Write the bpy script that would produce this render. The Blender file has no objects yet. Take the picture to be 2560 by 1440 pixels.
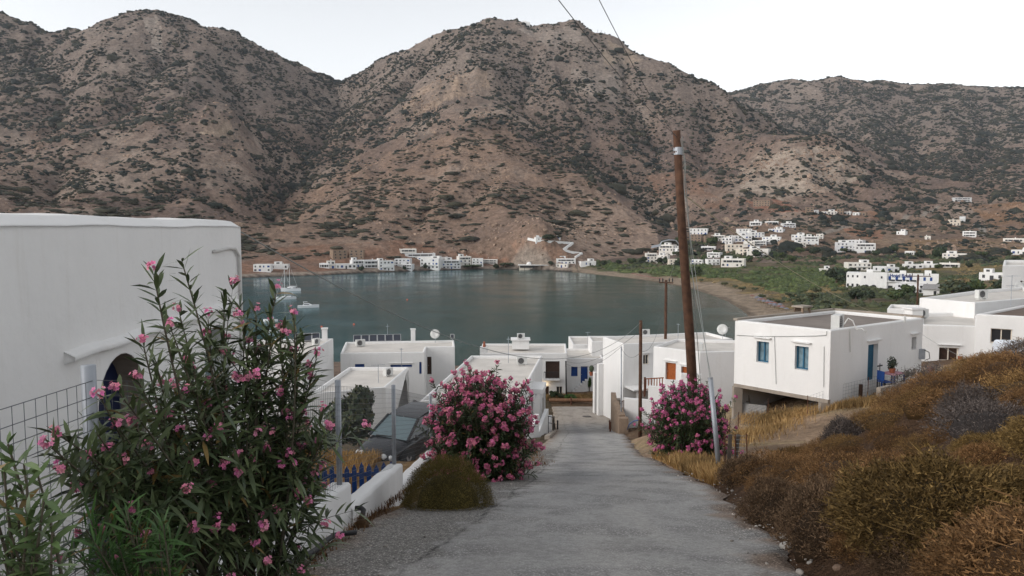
import bpy, bmesh, math, random
import numpy as np
from mathutils import Vector, Matrix
from mathutils.geometry import tessellate_polygon
random.seed(7); RNG = np.random.default_rng(11)
SC = bpy.context.scene
COL = SC.collection
# ------------------------------------------------------------------ camera
FPX = 1920.0                      # focal length in pixels of a 2560 px wide picture
PITCH = math.atan((720-570)/FPX)
CAMZ = 40.0                       # eye height above the sea
cam_d = bpy.data.cameras.new('camera'); cam_d.sensor_width = 36; cam_d.lens = 36*FPX/2560
cam_d.clip_start = 0.1; cam_d.clip_end = 9000
cam = bpy.data.objects.new('camera', cam_d); COL.objects.link(cam)
cam.location = (0, 0, CAMZ); cam.rotation_euler = (math.pi/2-PITCH, 0, 0)
SC.camera = cam
# ------------------------------------------------------------------ light
SUN_EL = math.radians(26); SUN_AZ = math.radians(248)   # compass bearing (0 = +Y, 90 = +X)
w = bpy.data.worlds.new('World'); SC.world = w; w.use_nodes = True
wn = w.node_tree; wn.nodes.clear()
sky = wn.nodes.new('ShaderNodeTexSky'); sky.sky_type = 'NISHITA'; sky.sun_disc = False
sky.sun_elevation = SUN_EL; sky.sun_rotation = SUN_AZ
sky.air_density = 1.0; sky.dust_density = 0.6; sky.ozone_density = 1.0
hs = wn.nodes.new('ShaderNodeHueSaturation'); hs.inputs['Saturation'].default_value = 0.14
bg = wn.nodes.new('ShaderNodeBackground'); bg.inputs['Strength'].default_value = 0.15
wo = wn.nodes.new('ShaderNodeOutputWorld')
wn.links.new(sky.outputs[0], hs.inputs['Color']); wn.links.new(hs.outputs[0], bg.inputs['Color']); wn.links.new(bg.outputs[0], wo.inputs['Surface'])
sl = bpy.data.lights.new('sun', 'SUN'); sl.energy = 0.95; sl.angle = math.radians(36); sl.color = (1.0, 0.925, 0.85)
so = bpy.data.objects.new('sun', sl); COL.objects.link(so)
sdir = Vector((math.sin(SUN_AZ)*math.cos(SUN_EL), math.cos(SUN_AZ)*math.cos(SUN_EL), math.sin(SUN_EL)))
so.rotation_euler = sdir.to_track_quat('Z', 'Y').to_euler(); so.location = (-200, -80, 200)
SC.view_settings.view_transform = 'Standard'; SC.view_settings.look = 'None'
SC.view_settings.exposure = 0.66; SC.view_settings.gamma = 1.0; SC.view_settings.use_curve_mapping = False
SC.cycles.max_bounces = 6; SC.cycles.diffuse_bounces = 3; SC.cycles.transparent_max_bounces = 12
SC.cycles.use_denoising = True
# ------------------------------------------------------------------ pixel <-> place
CA, SA = math.cos(PITCH), math.sin(PITCH)
def ray(px, py):
    u = (px-1280)/FPX; v = (720-py)/FPX
    return Vector((u, CA+v*SA, -SA+v*CA))
def pt(px, py, d):
    r = ray(px, py); return Vector((0, 0, CAMZ)) + r*(d/r.y)
def ptz(px, py, z):
    r = ray(px, py); return Vector((0, 0, CAMZ)) + r*((z-CAMZ)/r.z)
def proj(x, y, z):
    z = z-CAMZ
    fw = y*CA - z*SA; up = y*SA + z*CA
    return 1280+FPX*x/fw, 720-FPX*up/fw
def plane_hit(px, py, p0, n):
    r = ray(px, py); o = Vector((0, 0, CAMZ)); return o + r*((p0-o).dot(n)/r.dot(n))
# ------------------------------------------------------------------ noise
def _hash(ix, iy, seed):
    h = (ix.astype(np.int64)*374761393 + iy.astype(np.int64)*668265263 + seed*1442695041) & 0xffffffff
    h = ((h ^ (h >> 13))*1274126177) & 0xffffffff
    return ((h ^ (h >> 16)) & 0xffffff)/float(0xffffff)
def gnoise(x, y, seed=0):
    x = np.asarray(x, float); y = np.asarray(y, float)
    ix = np.floor(x); iy = np.floor(y); fx = x-ix; fy = y-iy
    ux = fx*fx*fx*(fx*(fx*6-15)+10); uy = fy*fy*fy*(fy*(fy*6-15)+10)
    def g(ax, ay):
        a = _hash(ix+ax, iy+ay, seed)*6.2831853
        return np.cos(a)*(fx-ax)+np.sin(a)*(fy-ay)
    n0 = g(0, 0)*(1-ux)+g(1, 0)*ux; n1 = g(0, 1)*(1-ux)+g(1, 1)*ux
    return (n0*(1-uy)+n1*uy)*1.4
def fbm(x, y, sc, octv=4, seed=0, rough=.5):
    t = 0; a = 1
    for o in range(octv):
        t = t+a*gnoise(x/sc+17.3*o, y/sc-9.1*o, seed+o); a *= rough; sc *= .5
    return t
def sstep(a, b, x):
    t = np.clip((np.asarray(x, float)-a)/(b-a), 0, 1); return t*t*(3-2*t)
# ------------------------------------------------------------------ materials
def nmat(name):
    m = bpy.data.materials.new(name); m.use_nodes = True
    nt = m.node_tree; b = nt.nodes['Principled BSDF']; return m, nt, b
def simple(name, col, rough=.6, metal=0, var=0.0, scale=6, bump=0, bscale=40, spec=.3):
    m, nt, b = nmat(name); b.inputs['Roughness'].default_value = rough; b.inputs['Metallic'].default_value = metal
    b.inputs['Specular IOR Level'].default_value = spec
    b.inputs['Base Color'].default_value = (*col, 1)
    tc = None
    if var or bump:
        tc = nt.nodes.new('ShaderNodeTexCoord')
    if var:
        n = nt.nodes.new('ShaderNodeTexNoise'); n.inputs['Scale'].default_value = scale; n.inputs['Detail'].default_value = 5
        nt.links.new(tc.outputs['Object'], n.inputs['Vector'])
        r = nt.nodes.new('ShaderNodeMapRange'); r.inputs[1].default_value = .3; r.inputs[2].default_value = .7
        r.inputs[3].default_value = 1-var; r.inputs[4].default_value = 1+var*.6
        nt.links.new(n.outputs[0], r.inputs[0])
        v = nt.nodes.new('ShaderNodeVectorMath'); v.operation = 'SCALE'; v.inputs[0].default_value = col
        nt.links.new(r.outputs[0], v.inputs['Scale']); nt.links.new(v.outputs[0], b.inputs['Base Color'])
    if bump:
        n2 = nt.nodes.new('ShaderNodeTexNoise'); n2.inputs['Scale'].default_value = bscale; n2.inputs['Detail'].default_value = 6
        nt.links.new(tc.outputs['Object'], n2.inputs['Vector'])
        bp = nt.nodes.new('ShaderNodeBump'); bp.inputs['Strength'].default_value = bump; bp.inputs['Distance'].default_value = .03
        nt.links.new(n2.outputs[0], bp.inputs['Height']); nt.links.new(bp.outputs[0], b.inputs['Normal'])
    return m
# ------------------------------------------------------------------ mesh helpers
def link(name, me, mat=None, parent=None, smooth=False):
    o = bpy.data.objects.new(name, me); COL.objects.link(o)
    if mat:
        for mm in (mat if isinstance(mat, (list, tuple)) else [mat]): me.materials.append(mm)
    if parent: o.parent = parent
    if smooth: me.polygons.foreach_set('use_smooth', np.ones(len(me.polygons), bool))
    return o
def np_mesh(name, V, F, color=None, midx=None):
    """V (n,3); F (m,k) all faces with k corners"""
    V = np.ascontiguousarray(V, np.float32); F = np.ascontiguousarray(F, np.int32)
    me = bpy.data.meshes.new(name)
    me.vertices.add(len(V)); me.vertices.foreach_set('co', V.ravel())
    k = F.shape[1]; me.loops.add(F.size); me.loops.foreach_set('vertex_index', F.ravel())
    me.polygons.add(len(F)); me.polygons.foreach_set('loop_start', np.arange(0, F.size, k, dtype=np.int32))
    if midx is not None: me.polygons.foreach_set('material_index', np.ascontiguousarray(midx, np.int32))
    if color is not None:
        ca = me.color_attributes.new('cover', 'FLOAT_COLOR', 'POINT')
        ca.data.foreach_set('color', np.ascontiguousarray(np.concatenate([color, np.ones((len(V), 1))], 1) if color.shape[1] == 3 else color, np.float32).ravel())
    me.update(calc_edges=True)
    return me
class MB:
    def __init__(s): s.v = []; s.f = []
    def add(s, vs, fs):
        n = len(s.v); s.v += [tuple(q) for q in vs]; s.f += [tuple(i+n for i in f) for f in fs]; return s
    def box(s, a, b, M=None):
        (x0, y0, z0), (x1, y1, z1) = a, b
        vs = [Vector(q) for q in ((x0,y0,z0),(x1,y0,z0),(x1,y1,z0),(x0,y1,z0),(x0,y0,z1),(x1,y0,z1),(x1,y1,z1),(x0,y1,z1))]
        if M is not None: vs = [M @ q for q in vs]
        return s.add(vs, [(0,3,2,1),(4,5,6,7),(0,1,5,4),(1,2,6,5),(2,3,7,6),(3,0,4,7)])
    def bar(s, p, q, wx, wy=None, up=(0,0,1)):
        p = Vector(p); q = Vector(q); wy = wy or wx
        d = (q-p); L = d.length
        if L < 1e-6: return s
        d /= L; up = Vector(up)
        if abs(d.dot(up)) > .98: up = Vector((0,1,0))
        x = d.cross(up).normalized(); y = x.cross(d)
        M = Matrix(((x.x,y.x,d.x,p.x),(x.y,y.y,d.y,p.y),(x.z,y.z,d.z,p.z),(0,0,0,1)))
        return s.box((-wx/2,-wy/2,0),(wx/2,wy/2,L), M)
    def tube(s, pts, r, n=8, caps=True):
        pts = [Vector(q) for q in pts]; rs = r if isinstance(r, (list, tuple)) else [r]*len(pts)
        rings = []; ref = Vector((0.3,0.9,0.1)).normalized()
        for i, p in enumerate(pts):
            d = (pts[min(i+1,len(pts)-1)]-pts[max(i-1,0)]).normalized()
            x = d.cross(ref)
            if x.length < .05: x = d.cross(Vector((1,0,0)))
            x.normalize(); y = d.cross(x)
            rings.append([p+(x*math.cos(k*2*math.pi/n)+y*math.sin(k*2*math.pi/n))*rs[i] for k in range(n)])
        vs = [q for g in rings for q in g]; fs = []
        for i in range(len(pts)-1):
            for k in range(n):
                fs.append((i*n+k, i*n+(k+1)%n, (i+1)*n+(k+1)%n, (i+1)*n+k))
        if caps: fs.append(tuple(range(n-1,-1,-1))); fs.append(tuple((len(pts)-1)*n+k for k in range(n)))
        return s.add(vs, fs)
    def lathe(s, prof, c=(0,0,0), n=16, sy=1):
        c = Vector(c); vs = []; fs = []
        for r, z in prof:
            vs += [c+Vector((r*math.cos(k*2*math.pi/n), r*math.sin(k*2*math.pi/n)*sy, z)) for k in range(n)]
        for i in range(len(prof)-1):
            for k in range(n): fs.append((i*n+k, i*n+(k+1)%n, (i+1)*n+(k+1)%n, (i+1)*n+k))
        fs.append(tuple(range(n-1,-1,-1))); fs.append(tuple((len(prof)-1)*n+k for k in range(n)))
        return s.add(vs, fs)
    def mesh(s, name):
        me = bpy.data.meshes.new(name); me.from_pydata(s.v, [], s.f); me.update(); return me
    def build(s, name, mat, parent=None, smooth=False):
        return link(name, s.mesh(name), mat, parent, smooth)
def tag(o, label=None, cat=None, group=None, kind=None):
    if label: o['label'] = label
    if cat and not kind: kind = 'thing'
    if cat: o['category'] = cat
    if group: o['group'] = group
    if kind: o['kind'] = kind
    return o
def thing(name, label, cat, loc=(0,0,0), rz=0, group=None):
    o = bpy.data.objects.new(name, None); COL.objects.link(o); o.empty_display_size = .3
    o.location = loc; o.rotation_euler = (0,0,rz); return tag(o, label, cat, group)
def copy_tree(o, parent=None):
    c = o.copy(); COL.objects.link(c)
    if parent: c.parent = parent
    for ch in list(o.children): copy_tree(ch, c)
    return c
# ------------------------------------------------------------------ terrain
# road: centre line edges and level (relative to the eye), y = metres ahead
_RS = np.linspace(-12, 100, 450)
_sl = np.where(_RS < 67, .246, np.where(_RS < 80, .246-(.246-.02)*(_RS-67)/13, .02))
_rz = np.concatenate([[0], np.cumsum((_sl[1:]+_sl[:-1])/2*np.diff(_RS))]); _rz = -1.47-(_rz-np.interp(0, _RS, _rz))
def road_z(y): return CAMZ+np.interp(y, _RS, _rz)
def road_l(y): return np.interp(y, [-12,10,16,24,32,45,64,75,90], [-2.15,-2.15,-1.1,0.0,1.0,2.2,3.8,4.3,4.5])
def road_r(y): return np.interp(y, [-12,2,7.1,15,22,29,45,62,75,90], [1.5,2.1,2.8,4.15,4.5,4.9,7.0,9.1,10.2,10.6])
class RBF:
    def __init__(s, P, Z, c):
        s.P = np.asarray(P, float); s.c = c; n = len(s.P)
        s.mu = s.P.mean(0); s.sc = 1.0
        A = np.zeros((n+3, n+3)); D = np.sqrt(((s.P[:,None]-s.P[None])**2).sum(-1)+c*c)
        A[:n,:n] = -D + np.eye(n)*-1e-6; A[:n,n] = 1; A[:n,n+1:] = (s.P-s.mu)/100; A[n,:n] = 1; A[n+1:,:n] = ((s.P-s.mu)/100).T
        s.w = np.linalg.solve(A, np.concatenate([Z, np.zeros(3)]))
    def __call__(s, x, y):
        sh = np.shape(x); x = np.ravel(x); y = np.ravel(y); out = np.empty(len(x)); n = len(s.P)
        for i in range(0, len(x), 40000):
            xx = x[i:i+40000]; yy = y[i:i+40000]
            D = np.sqrt((xx[:,None]-s.P[None,:,0])**2+(yy[:,None]-s.P[None,:,1])**2+s.c**2)
            out[i:i+40000] = -D @ s.w[:n] + s.w[n] + (xx-s.mu[0])/100*s.w[n+1] + (yy-s.mu[1])/100*s.w[n+2]
        return out.reshape(sh)
def pix(L): return [pt(*q) for q in L]
FAR = pix([
 (-500,130,1900),(-250,-30,1850),(0,42,1800),(100,85,1850),(180,95,1850),(280,78,1800),(312,52,1760),(370,36,1750),(420,42,1750),(480,62,1750),(560,85,1780),(620,112,1800),(680,142,1850),(740,162,1900),(850,188,2000),
 (940,160,1900),(1000,130,1850),(1100,95,1780),(1180,70,1720),(1230,57,1690),(1310,60,1690),(1400,66,1680),(1450,66,1670),(1475,88,1670),(1530,92,1660),(1565,122,1650),(1640,148,1620),(1700,185,1600),(1760,215,1580),(1800,225,1570),(1830,245,1560),(1870,290,1520),(1900,330,1480),
 (1830,240,2750),(1900,222,2650),(1960,210,2600),(2080,200,2550),(2200,210,2550),(2350,222,2600),(2450,228,2600),(2560,235,2600),(2800,260,2600),(3100,300,2500),
 (370,200,1450),(200,250,1380),(0,280,1350),(100,150,1600),(550,200,1560),(700,260,1600),(850,260,1750),(800,330,1500),(740,425,1230),(690,485,1050),(620,540,900),(-300,250,1450),(-300,420,1000),(-300,560,640),
 (0,400,1080),(100,370,1120),(200,350,1150),(400,322,1180),(500,302,1195),(540,290,1200),(572,300,1200),(582,335,1190),(640,370,1180),(720,415,1170),(400,285,1330),(200,320,1280),
 (0,480,850),(300,480,900),(500,430,980),(500,520,790),(200,540,760),(650,440,1060),
 (1180,130,1560),(1210,165,1500),(1222,185,1470),(1225,225,1440),(1180,260,1330),(1230,308,1200),(1245,380,1080),(1260,450,970),(1250,520,880),(1230,600,780),(1220,648,712),
 (1000,260,1480),(900,330,1370),(1050,300,1400),(1100,335,1220),(1000,375,1190),(900,425,1130),(800,460,1060),(700,505,960),(620,545,870),(610,610,740),(850,560,830),(1000,560,830),(1000,480,930),(950,620,740),
 (1310,330,1190),(1400,395,1130),(1480,455,1060),(1540,490,1010),(1600,540,960),(1640,575,900),(1655,615,840),
 (1400,300,1350),(1500,380,1280),(1600,440,1220),(1680,530,1080),(1720,560,990),
 (1450,560,860),(1400,520,900),(1400,640,735),(1550,630,800),(1325,603,745),(1400,607,752),(1295,650,705),
 (1500,200,1520),(1600,250,1480),(1650,300,1430),(1750,300,1440),(1850,330,1430),(1700,420,1280),(1800,400,1330),
 (1900,378,1320),(2000,362,1300),(2100,362,1290),(2140,400,1275),(2180,440,1255),(2240,470,1230),(2000,440,1170),(1850,460,1150),(1900,500,1060),(2100,490,1110),
 (1950,345,1700),(2100,345,1750),(2200,400,1600),(2250,455,1430),
 (2080,280,2250),(2300,300,2150),(2500,300,2150),(2380,245,2400),(2400,370,1850),(2300,430,1620),(2560,420,1650),(2560,350,1900),(2420,462,1380),(2560,480,1380),(2750,400,1700),(2400,505,1150),(2560,530,1050),(2250,540,1030),(2000,545,950),(1800,562,920),(1900,590,850),(2100,592,850),(2300,595,830),(2560,590,850),(2800,560,900)])
def sky_behind():
    out = []
    for p in FAR[:43]:
        f = 1.28; out.append(Vector((p.x*f, p.y*f, p.z-.32*.28*p.y)))
    return out
def vf(px, d, z):
    return Vector(((px-1280)/FPX*d, d, z))
VAL = [vf(*q) for q in [(1700,760,9),(1900,750,14),(2100,740,15),(2350,740,17),(2600,740,22),(2900,740,30),(1650,640,4),(1800,600,4),(2000,550,5),(2300,520,6),(2600,500,11),(2900,480,22),(2000,420,3.5),(2300,400,6),(2600,380,12),(2900,380,26),(2050,320,3.5),(2300,290,7),(2600,250,14),(2900,250,26),(1500,715,2.5),(1600,690,3)]]
# waterline (points on the sea surface seen in the picture, then the near shore)
SHORE = [ptz(a, b, 0) for a, b in [(-900,735),(-300,720),(200,708),(480,702),(600,696),(680,692),(760,690),(830,687),(905,683),(980,680),(1060,677),(1130,675),(1200,674),(1290,674),(1380,677),(1440,681),(1500,688),(1560,694),(1620,702),(1680,712),(1730,722),(1780,738),(1820,754),(1850,772),(1872,790),(1886,808)]]
SHORE = [Vector((p.x, p.y)) for p in SHORE] + [Vector(q) for q in [(96,290),(80,262),(55,240),(20,225),(-20,222),(-60,230),(-110,245),(-170,240),(-260,260),(-420,300)]]
SHA = np.array([(p.x, p.y) for p in SHORE])
BAY = np.vstack([SHA, [(-2500,350),(-2500,650)]])
def shore_dist(x, y):
    """signed distance to the waterline, negative on the water"""
    x = np.ravel(np.asarray(x, float)); y = np.ravel(np.asarray(y, float)); dm = np.full(len(x), 1e9)
    for a, b in zip(SHA[:-1], SHA[1:]):
        d = b-a; t = np.clip(((x-a[0])*d[0]+(y-a[1])*d[1])/(d@d), 0, 1)
        dm = np.minimum(dm, (x-a[0]-t*d[0])**2+(y-a[1]-t*d[1])**2)
    ins = np.zeros(len(x), bool); n = len(BAY)
    for i in range(n):
        x0, y0 = BAY[i]; x1, y1 = BAY[(i+1) % n]
        c = (y0 > y) != (y1 > y)
        if y0 != y1: ins ^= c & (x < (x1-x0)*(y-y0)/(y1-y0)+x0)
    return np.where(ins, -1, 1)*np.sqrt(dm)
NEARP = []
for yy in (-10,-4,0,5,10,15,20,26,32,40,48,56,64,70,76,82,88):
    z = float(road_z(yy)); l = float(road_l(yy)); r = float(road_r(yy))
    NEARP += [(l,yy,z),((l+r)/2,yy,z),(r,yy,z)]
C = CAMZ
NEARP += [(x,y,C+z) for x,y,z in [
 # bank on the right
 (3.2,-3,-.7),(4.5,2,-1.0),(5,5,-1.75),(4.6,8,-2.75),(6.4,8,-1.75),(9,8,-1.3),(12,8,-1.0),(5.6,11.5,-3.5),(7.3,12.5,-2.6),(8,12,-2.15),(10,12,-1.75),(14,12,-1.5),(20,12,-1.5),(6,15,-4.65),(7.6,15,-3.6),(9.5,16,-3.3),(7.26,17,-5.0),(6.84,18.5,-6.0),(5.6,17.5,-5.75),(12,18,-3.5),(16,18,-3.1),(6.2,20,-6.35),(8.4,20.5,-6.45),(11,20.5,-5.75),(14,21.5,-4.9),(18,22,-4.6),(25,22,-4.3),
 (7,24,-7.0),(9.5,26,-7.45),(12.5,27,-7.2),(16,27,-6.4),(20,28,-6.1),(28,29,-5.9),(8.6,31,-8.6),(11.2,32.3,-8.55),(13.6,32.2,-7.75),(16.2,33,-7.35),(20,35,-7.1),(26,38,-6.9),(34,40,-6.6),(10.4,36,-9.1),(11,40,-9.4),(9.3,45,-12.2),(10.8,45,-11.4),(14,48,-11.5),(24,50,-9),(36,55,-9.5),(12,60,-15.3),(18,60,-14.2),(30,70,-12.5),(50,70,-12),(13,80,-19),(20,90,-18.5),(40,95,-17),(70,90,-15),
 # left yard
 (-3,0,-1.9),(-2.6,5,-3.0),(-3.4,5,-3.0),(-6,5,-3.0),(-3,9,-3.85),(-3.6,9,-3.85),(-8,10,-4.2),(-3,14,-5.2),(-5,14,-5.2),(-2.6,18,-6.2),(-4.5,20,-6.75),(-7,20,-6.5),(-12,20,-6.8),(-4.5,24,-7.4),(-3,26,-7.85),(-8,26,-7.9),(-16,26,-8.2),(-2,34,-9.7),(-8,36,-10.8),(-18,36,-11),(-6,48,-13.5),(-16,50,-14.4),(-30,50,-14.5),(0,52,-14.8),(-4,62,-16.4),(-14,66,-16.5),(-30,66,-17),(-8,80,-19.5),(-20,84,-20),(-40,84,-20),(2,90,-20.2),(-6,95,-21),(8,100,-21),(-20,110,-24),(-50,110,-24),(20,115,-23),(50,115,-22),(0,130,-27),(-50,140,-31),(50,140,-28),(0,170,-34),(-80,170,-36),(70,170,-32),(0,205,-38.6),(-60,205,-38),(60,210,-37),(110,200,-31),(150,150,-24),(100,80,-10),(-100,60,-14),(-100,20,-5),(40,10,1),(80,30,-2),(-30,5,-3),(-30,-20,1),(30,-20,4),(0,-20,3.4),(140,60,-5)]]
NEARP = np.array(NEARP)
RN = RBF(NEARP[:,:2], NEARP[:,2], .6)
FP = np.array([(p.x,p.y,p.z) for p in FAR+sky_behind()+VAL] + [(p[0],p[1],p[2]) for p in NEARP if p[1] > 160] + [(q[0],q[1],1.2) for q in SHA[:26:1]] + [(150,210,14),(200,300,12),(-1500,640,5),(1800,900,80),(2600,1800,330)])
RF = RBF(FP[:,:2], FP[:,2], 22.)
GUL = []
def gully(P, dep, wd, ds):
    P = [pt(a, b_, d) for (a, b_), d in zip(P, ds)]; GUL.append((np.array([(p.x, p.y) for p in P]), dep, wd))
gully([(850,215),(820,300),(745,425),(692,485),(622,540)], 42, 62, [1900,1560,1230,1050,900])
gully([(430,110),(330,230),(260,330)], 34, 48, [1640,1420,1310]); gully([(560,150),(640,300),(700,400)], 36, 50, [1640,1470,1290]); gully([(90,130),(150,260),(90,370)], 30, 46, [1660,1400,1200])
gully([(1060,130),(960,240),(860,330),(780,400)], 34, 50, [1660,1520,1420,1300]); gully([(1320,110),(1350,240),(1470,375),(1590,440),(1690,545)], 48, 60, [1580,1430,1290,1220,1060]); gully([(1560,150),(1610,250),(1640,330),(1650,420)], 36, 46, [1590,1480,1420,1300])
gully([(1400,130),(1450,220),(1500,320)], 26, 40, [1560,1460,1370]); gully([(1760,260),(1780,340),(1740,420)], 28, 44, [1500,1430,1300]); gully([(1900,335),(2000,360),(2200,430),(2262,475)], 30, 60, [1520,1480,1420,1300])
gully([(2250,270),(2300,350),(2280,430)], 45, 70, [2250,1900,1620]); gully([(2060,250),(2080,330)], 40, 70, [2350,1900]); gully([(2450,270),(2480,360),(2420,450)], 40, 65, [2250,1900,1500])
gully([(1120,420),(1080,520),(1060,600)], 12, 28, [1080,900,780]); gully([(960,450),(900,540),(860,610)], 12, 28, [1020,880,780]); gully([(480,420),(430,480),(380,540)], 16, 34, [1020,880,770]); gully([(160,400),(140,460),(100,520)], 16, 34, [1060,920,800]); gully([(1340,400),(1400,480),(1430,560)], 12, 26, [1080,980,860])
def gul(x, y):
    out = np.zeros(len(x)); near = np.zeros(len(x))
    for P, dep, wd in GUL:
        m = 1e18*np.ones(len(x))
        for a, b_ in zip(P[:-1], P[1:]):
            d = b_-a; t = np.clip(((x-a[0])*d[0]+(y-a[1])*d[1])/(d@d), 0, 1); m = np.minimum(m, (x-a[0]-t*d[0])**2+(y-a[1]-t*d[1])**2)
        e = np.exp(-np.sqrt(m)/wd); out = np.maximum(out, dep*e); near = np.maximum(near, np.exp(-m/(wd*.7)**2))
    return out, near
KNOB = pt(545,300,1200); CLIFF = [pt(1120,230,1440), pt(1170,210,1450), pt(1215,200,1455)]; HEAD = pt(1350,625,730)
def H(x, y, fine=True):
    x = np.asarray(x, float); y = np.asarray(y, float); sh = x.shape; x = x.ravel(); y = y.ravel()
    r = np.hypot(x, y); out = np.zeros(len(x))
    bl = sstep(120, 215, r)
    nm = bl < 1; fm = bl > 0
    zn = np.zeros(len(x)); zf = np.zeros(len(x))
    if nm.any():
        xn, yn = x[nm], y[nm]; z = RN(xn, yn)
        inr = np.minimum(xn-road_l(yn), road_r(yn)-xn)            # >0 inside the road
        k = sstep(-.5, .1, inr)*(yn < 88)
        rough = fbm(xn, yn, 3.0, 3, 5)*.10+fbm(xn, yn, .7, 2, 9)*.03
        z = z+rough*(1-k); z = z*(1-k)+(road_z(yn)-.10)*k
        zn[nm] = z
    if fm.any():
        xf, yf = x[fm], y[fm]; z = RF(xf, yf)
        hill = sstep(14, 70, z)
        wx = xf+fbm(xf, yf, 260, 2, 61)*60; wy = yf+fbm(xf, yf, 260, 2, 67)*60
        rg = 1-2*np.abs(gnoise(wx/150, wy/210, 21)); rg2 = 1-2*np.abs(gnoise(wx/62, wy/80, 31))
        gd, _ = gul(wx*.5+xf*.5, wy*.5+yf*.5); z = z - gd*sstep(20, 60, z) + hill*(rg*11 + rg2*5 + fbm(xf, yf, 46, 3, 41)*3.6) + sstep(3, 20, z)*fbm(xf, yf, 12, 3, 51)*1.0
        # rocky band on the slopes
        rock = sstep(.15, .55, gnoise(xf/170, yf/170, 71))*hill
        z = z + rock*np.abs(gnoise(xf/16, yf/16, 73))*4.5
        dk = np.hypot(xf-KNOB.x, (yf-KNOB.y)*.6); z = z + 9*(1-sstep(14, 26, dk))
        for c in CLIFF:
            dk = np.hypot(xf-c.x, yf-c.y); z = z + 14*(1-sstep(16, 34, dk))*sstep(-18, 6, yf-c.y)
        dk = np.hypot(xf-HEAD.x, yf-HEAD.y); z = z + (1-sstep(20, 60, dk))*(gnoise(xf/9, yf/9, 83)*3.0+gnoise(xf/4, yf/4, 84)*1.6)
        sd = shore_dist(xf, yf)
        steep = sstep(700, 760, yf)*0+np.where(xf < 60, 1., 0.)*(yf > 500)
        cap = np.where(steep > 0, np.clip(sd, 0, 6)*.45, np.clip(sd, 0, 70)*.035)
        land = np.maximum(z, cap+.05); t = sstep(0, np.where(steep > 0, 10, 34), sd)
        z = np.where(sd > 0, (cap+.05)*(1-t)+np.maximum(land, cap)*t, -np.clip(-sd*.12, 0, 4)-.05)
        zf[fm] = z
    out = zn*(1-bl)+zf*bl
    return out.reshape(sh)
def ground(px, py, d0=4., d1=3200., n=1500):
    """where the line of sight through a picture point meets the ground"""
    r = ray(px, py); ds = np.exp(np.linspace(math.log(d0), math.log(d1), n)); t = ds/r.y
    x = r.x*t; z = CAMZ+r.z*t; h = H(x, ds); bad = np.where(z < h)[0]
    if len(bad) == 0: return pt(px, py, d1)
    i = bad[0]
    if i == 0: return Vector((x[0], ds[0], h[0]))
    a, b = z[i-1]-h[i-1], h[i]-z[i]; f = a/(a+b); d = ds[i-1]+(ds[i]-ds[i-1])*f
    return pt(px, py, d)
def gz(x, y): return float(H(np.array([x]), np.array([y]))[0])
# polar sheet
fa = math.radians(37)
ang = np.concatenate([np.linspace(-math.radians(75), -fa, 70)[:-1], np.linspace(-fa, fa, 1150), np.linspace(fa, math.radians(75), 70)[1:]])
rad = np.concatenate([np.linspace(.4, 3, 8)[:-1], np.exp(np.linspace(math.log(3), math.log(130), 260))[:-1], np.linspace(130, 620, 120)[:-1], np.linspace(620, 1950, 400)[:-1], np.linspace(1950, 3400, 200)[:-1], np.linspace(3400, 4600, 30)])
AA, RR = np.meshgrid(ang, rad, indexing='ij'); GX = RR*np.sin(AA); GY = RR*np.cos(AA); GZ = H(GX, GY)
na, nr = GX.shape
ii = np.arange(na*nr).reshape(na, nr)
GF = np.stack([ii[:-1,:-1], ii[1:,:-1], ii[1:,1:], ii[:-1,1:]], -1).reshape(-1, 4)[:, ::-1]
GV = np.stack([GX.ravel(), GY.ravel(), GZ.ravel()], 1)
gx, gy, gzv = GV.T
# ---- what covers the ground (soil, sand, dry grass, reeds)
def inpoly(x, y, P):
    ins = np.zeros(len(x), bool); n = len(P)
    for i in range(n):
        (x0, y0), (x1, y1) = P[i], P[(i+1) % n]
        if y0 != y1: ins ^= ((y0 > y) != (y1 > y)) & (x < (x1-x0)*(y-y0)/(y1-y0)+x0)
    return ins
PX, PY = proj(gx, gy, gzv)
far = gy > 180
sd = shore_dist(gx, gy); rr = np.hypot(gx, gy)
cov = np.zeros((len(gx), 3))
n1 = fbm(gx, gy, 120, 4, 101); n2 = fbm(gx, gy, 30, 3, 111)
soil = np.array((.215,.152,.118)); pale = np.array((.30,.235,.19)); red = np.array((.29,.15,.095)); dark = np.array((.105,.082,.070)); purple = np.array((.160,.118,.10))
def lay(c, k): 
    global cov
    k = np.clip(k, 0, 1)[:,None]; cov = cov*(1-k)+np.array(c)*k
lay(soil, np.ones(len(gx)))
lay(purple, sstep(.0,.6,n1)*.8); lay(pale, sstep(.05,.6,-n1)*.85); lay(dark, sstep(.2,.7,fbm(gx, gy, 70, 3, 131))*.6)
def patch(P, c, k=1., soft=.35, mask=far, seed=0):
    w = fbm(gx, gy, 26, 3, 300+seed); ox = w*9
    m = inpoly(PX+ox, PY+ox*.5, P) & mask
    lay(c, m*k*np.clip(1-soft+soft*n2*2, .2, 1))
GREEN = np.array((.062,.082,.03)); GREEN2 = np.array((.095,.105,.04)); STRAW = np.array((.33,.225,.105)); SAND = np.array((.32,.25,.185)); EARTH = np.array((.22,.105,.062))
lay((.215,.178,.152), sstep(150,330,gzv)*.65*far)
patch([(0,395),(400,318),(560,290),(640,370),(720,420),(600,470),(300,470),(0,500)], pale, .6)
patch([(600,540),(700,500),(1000,375),(1230,305),(1400,395),(1640,575),(1655,640),(1100,660),(600,690)], (.26,.175,.125), .75)
patch([(1500,470),(1640,570),(1650,620),(1500,650),(1420,600),(1440,520)], (.36,.265,.205), .85)
patch([(1060,215),(1150,185),(1215,172),(1226,215),(1140,245),(1020,300),(985,295)], (.36,.265,.195), .8, .5)
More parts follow.
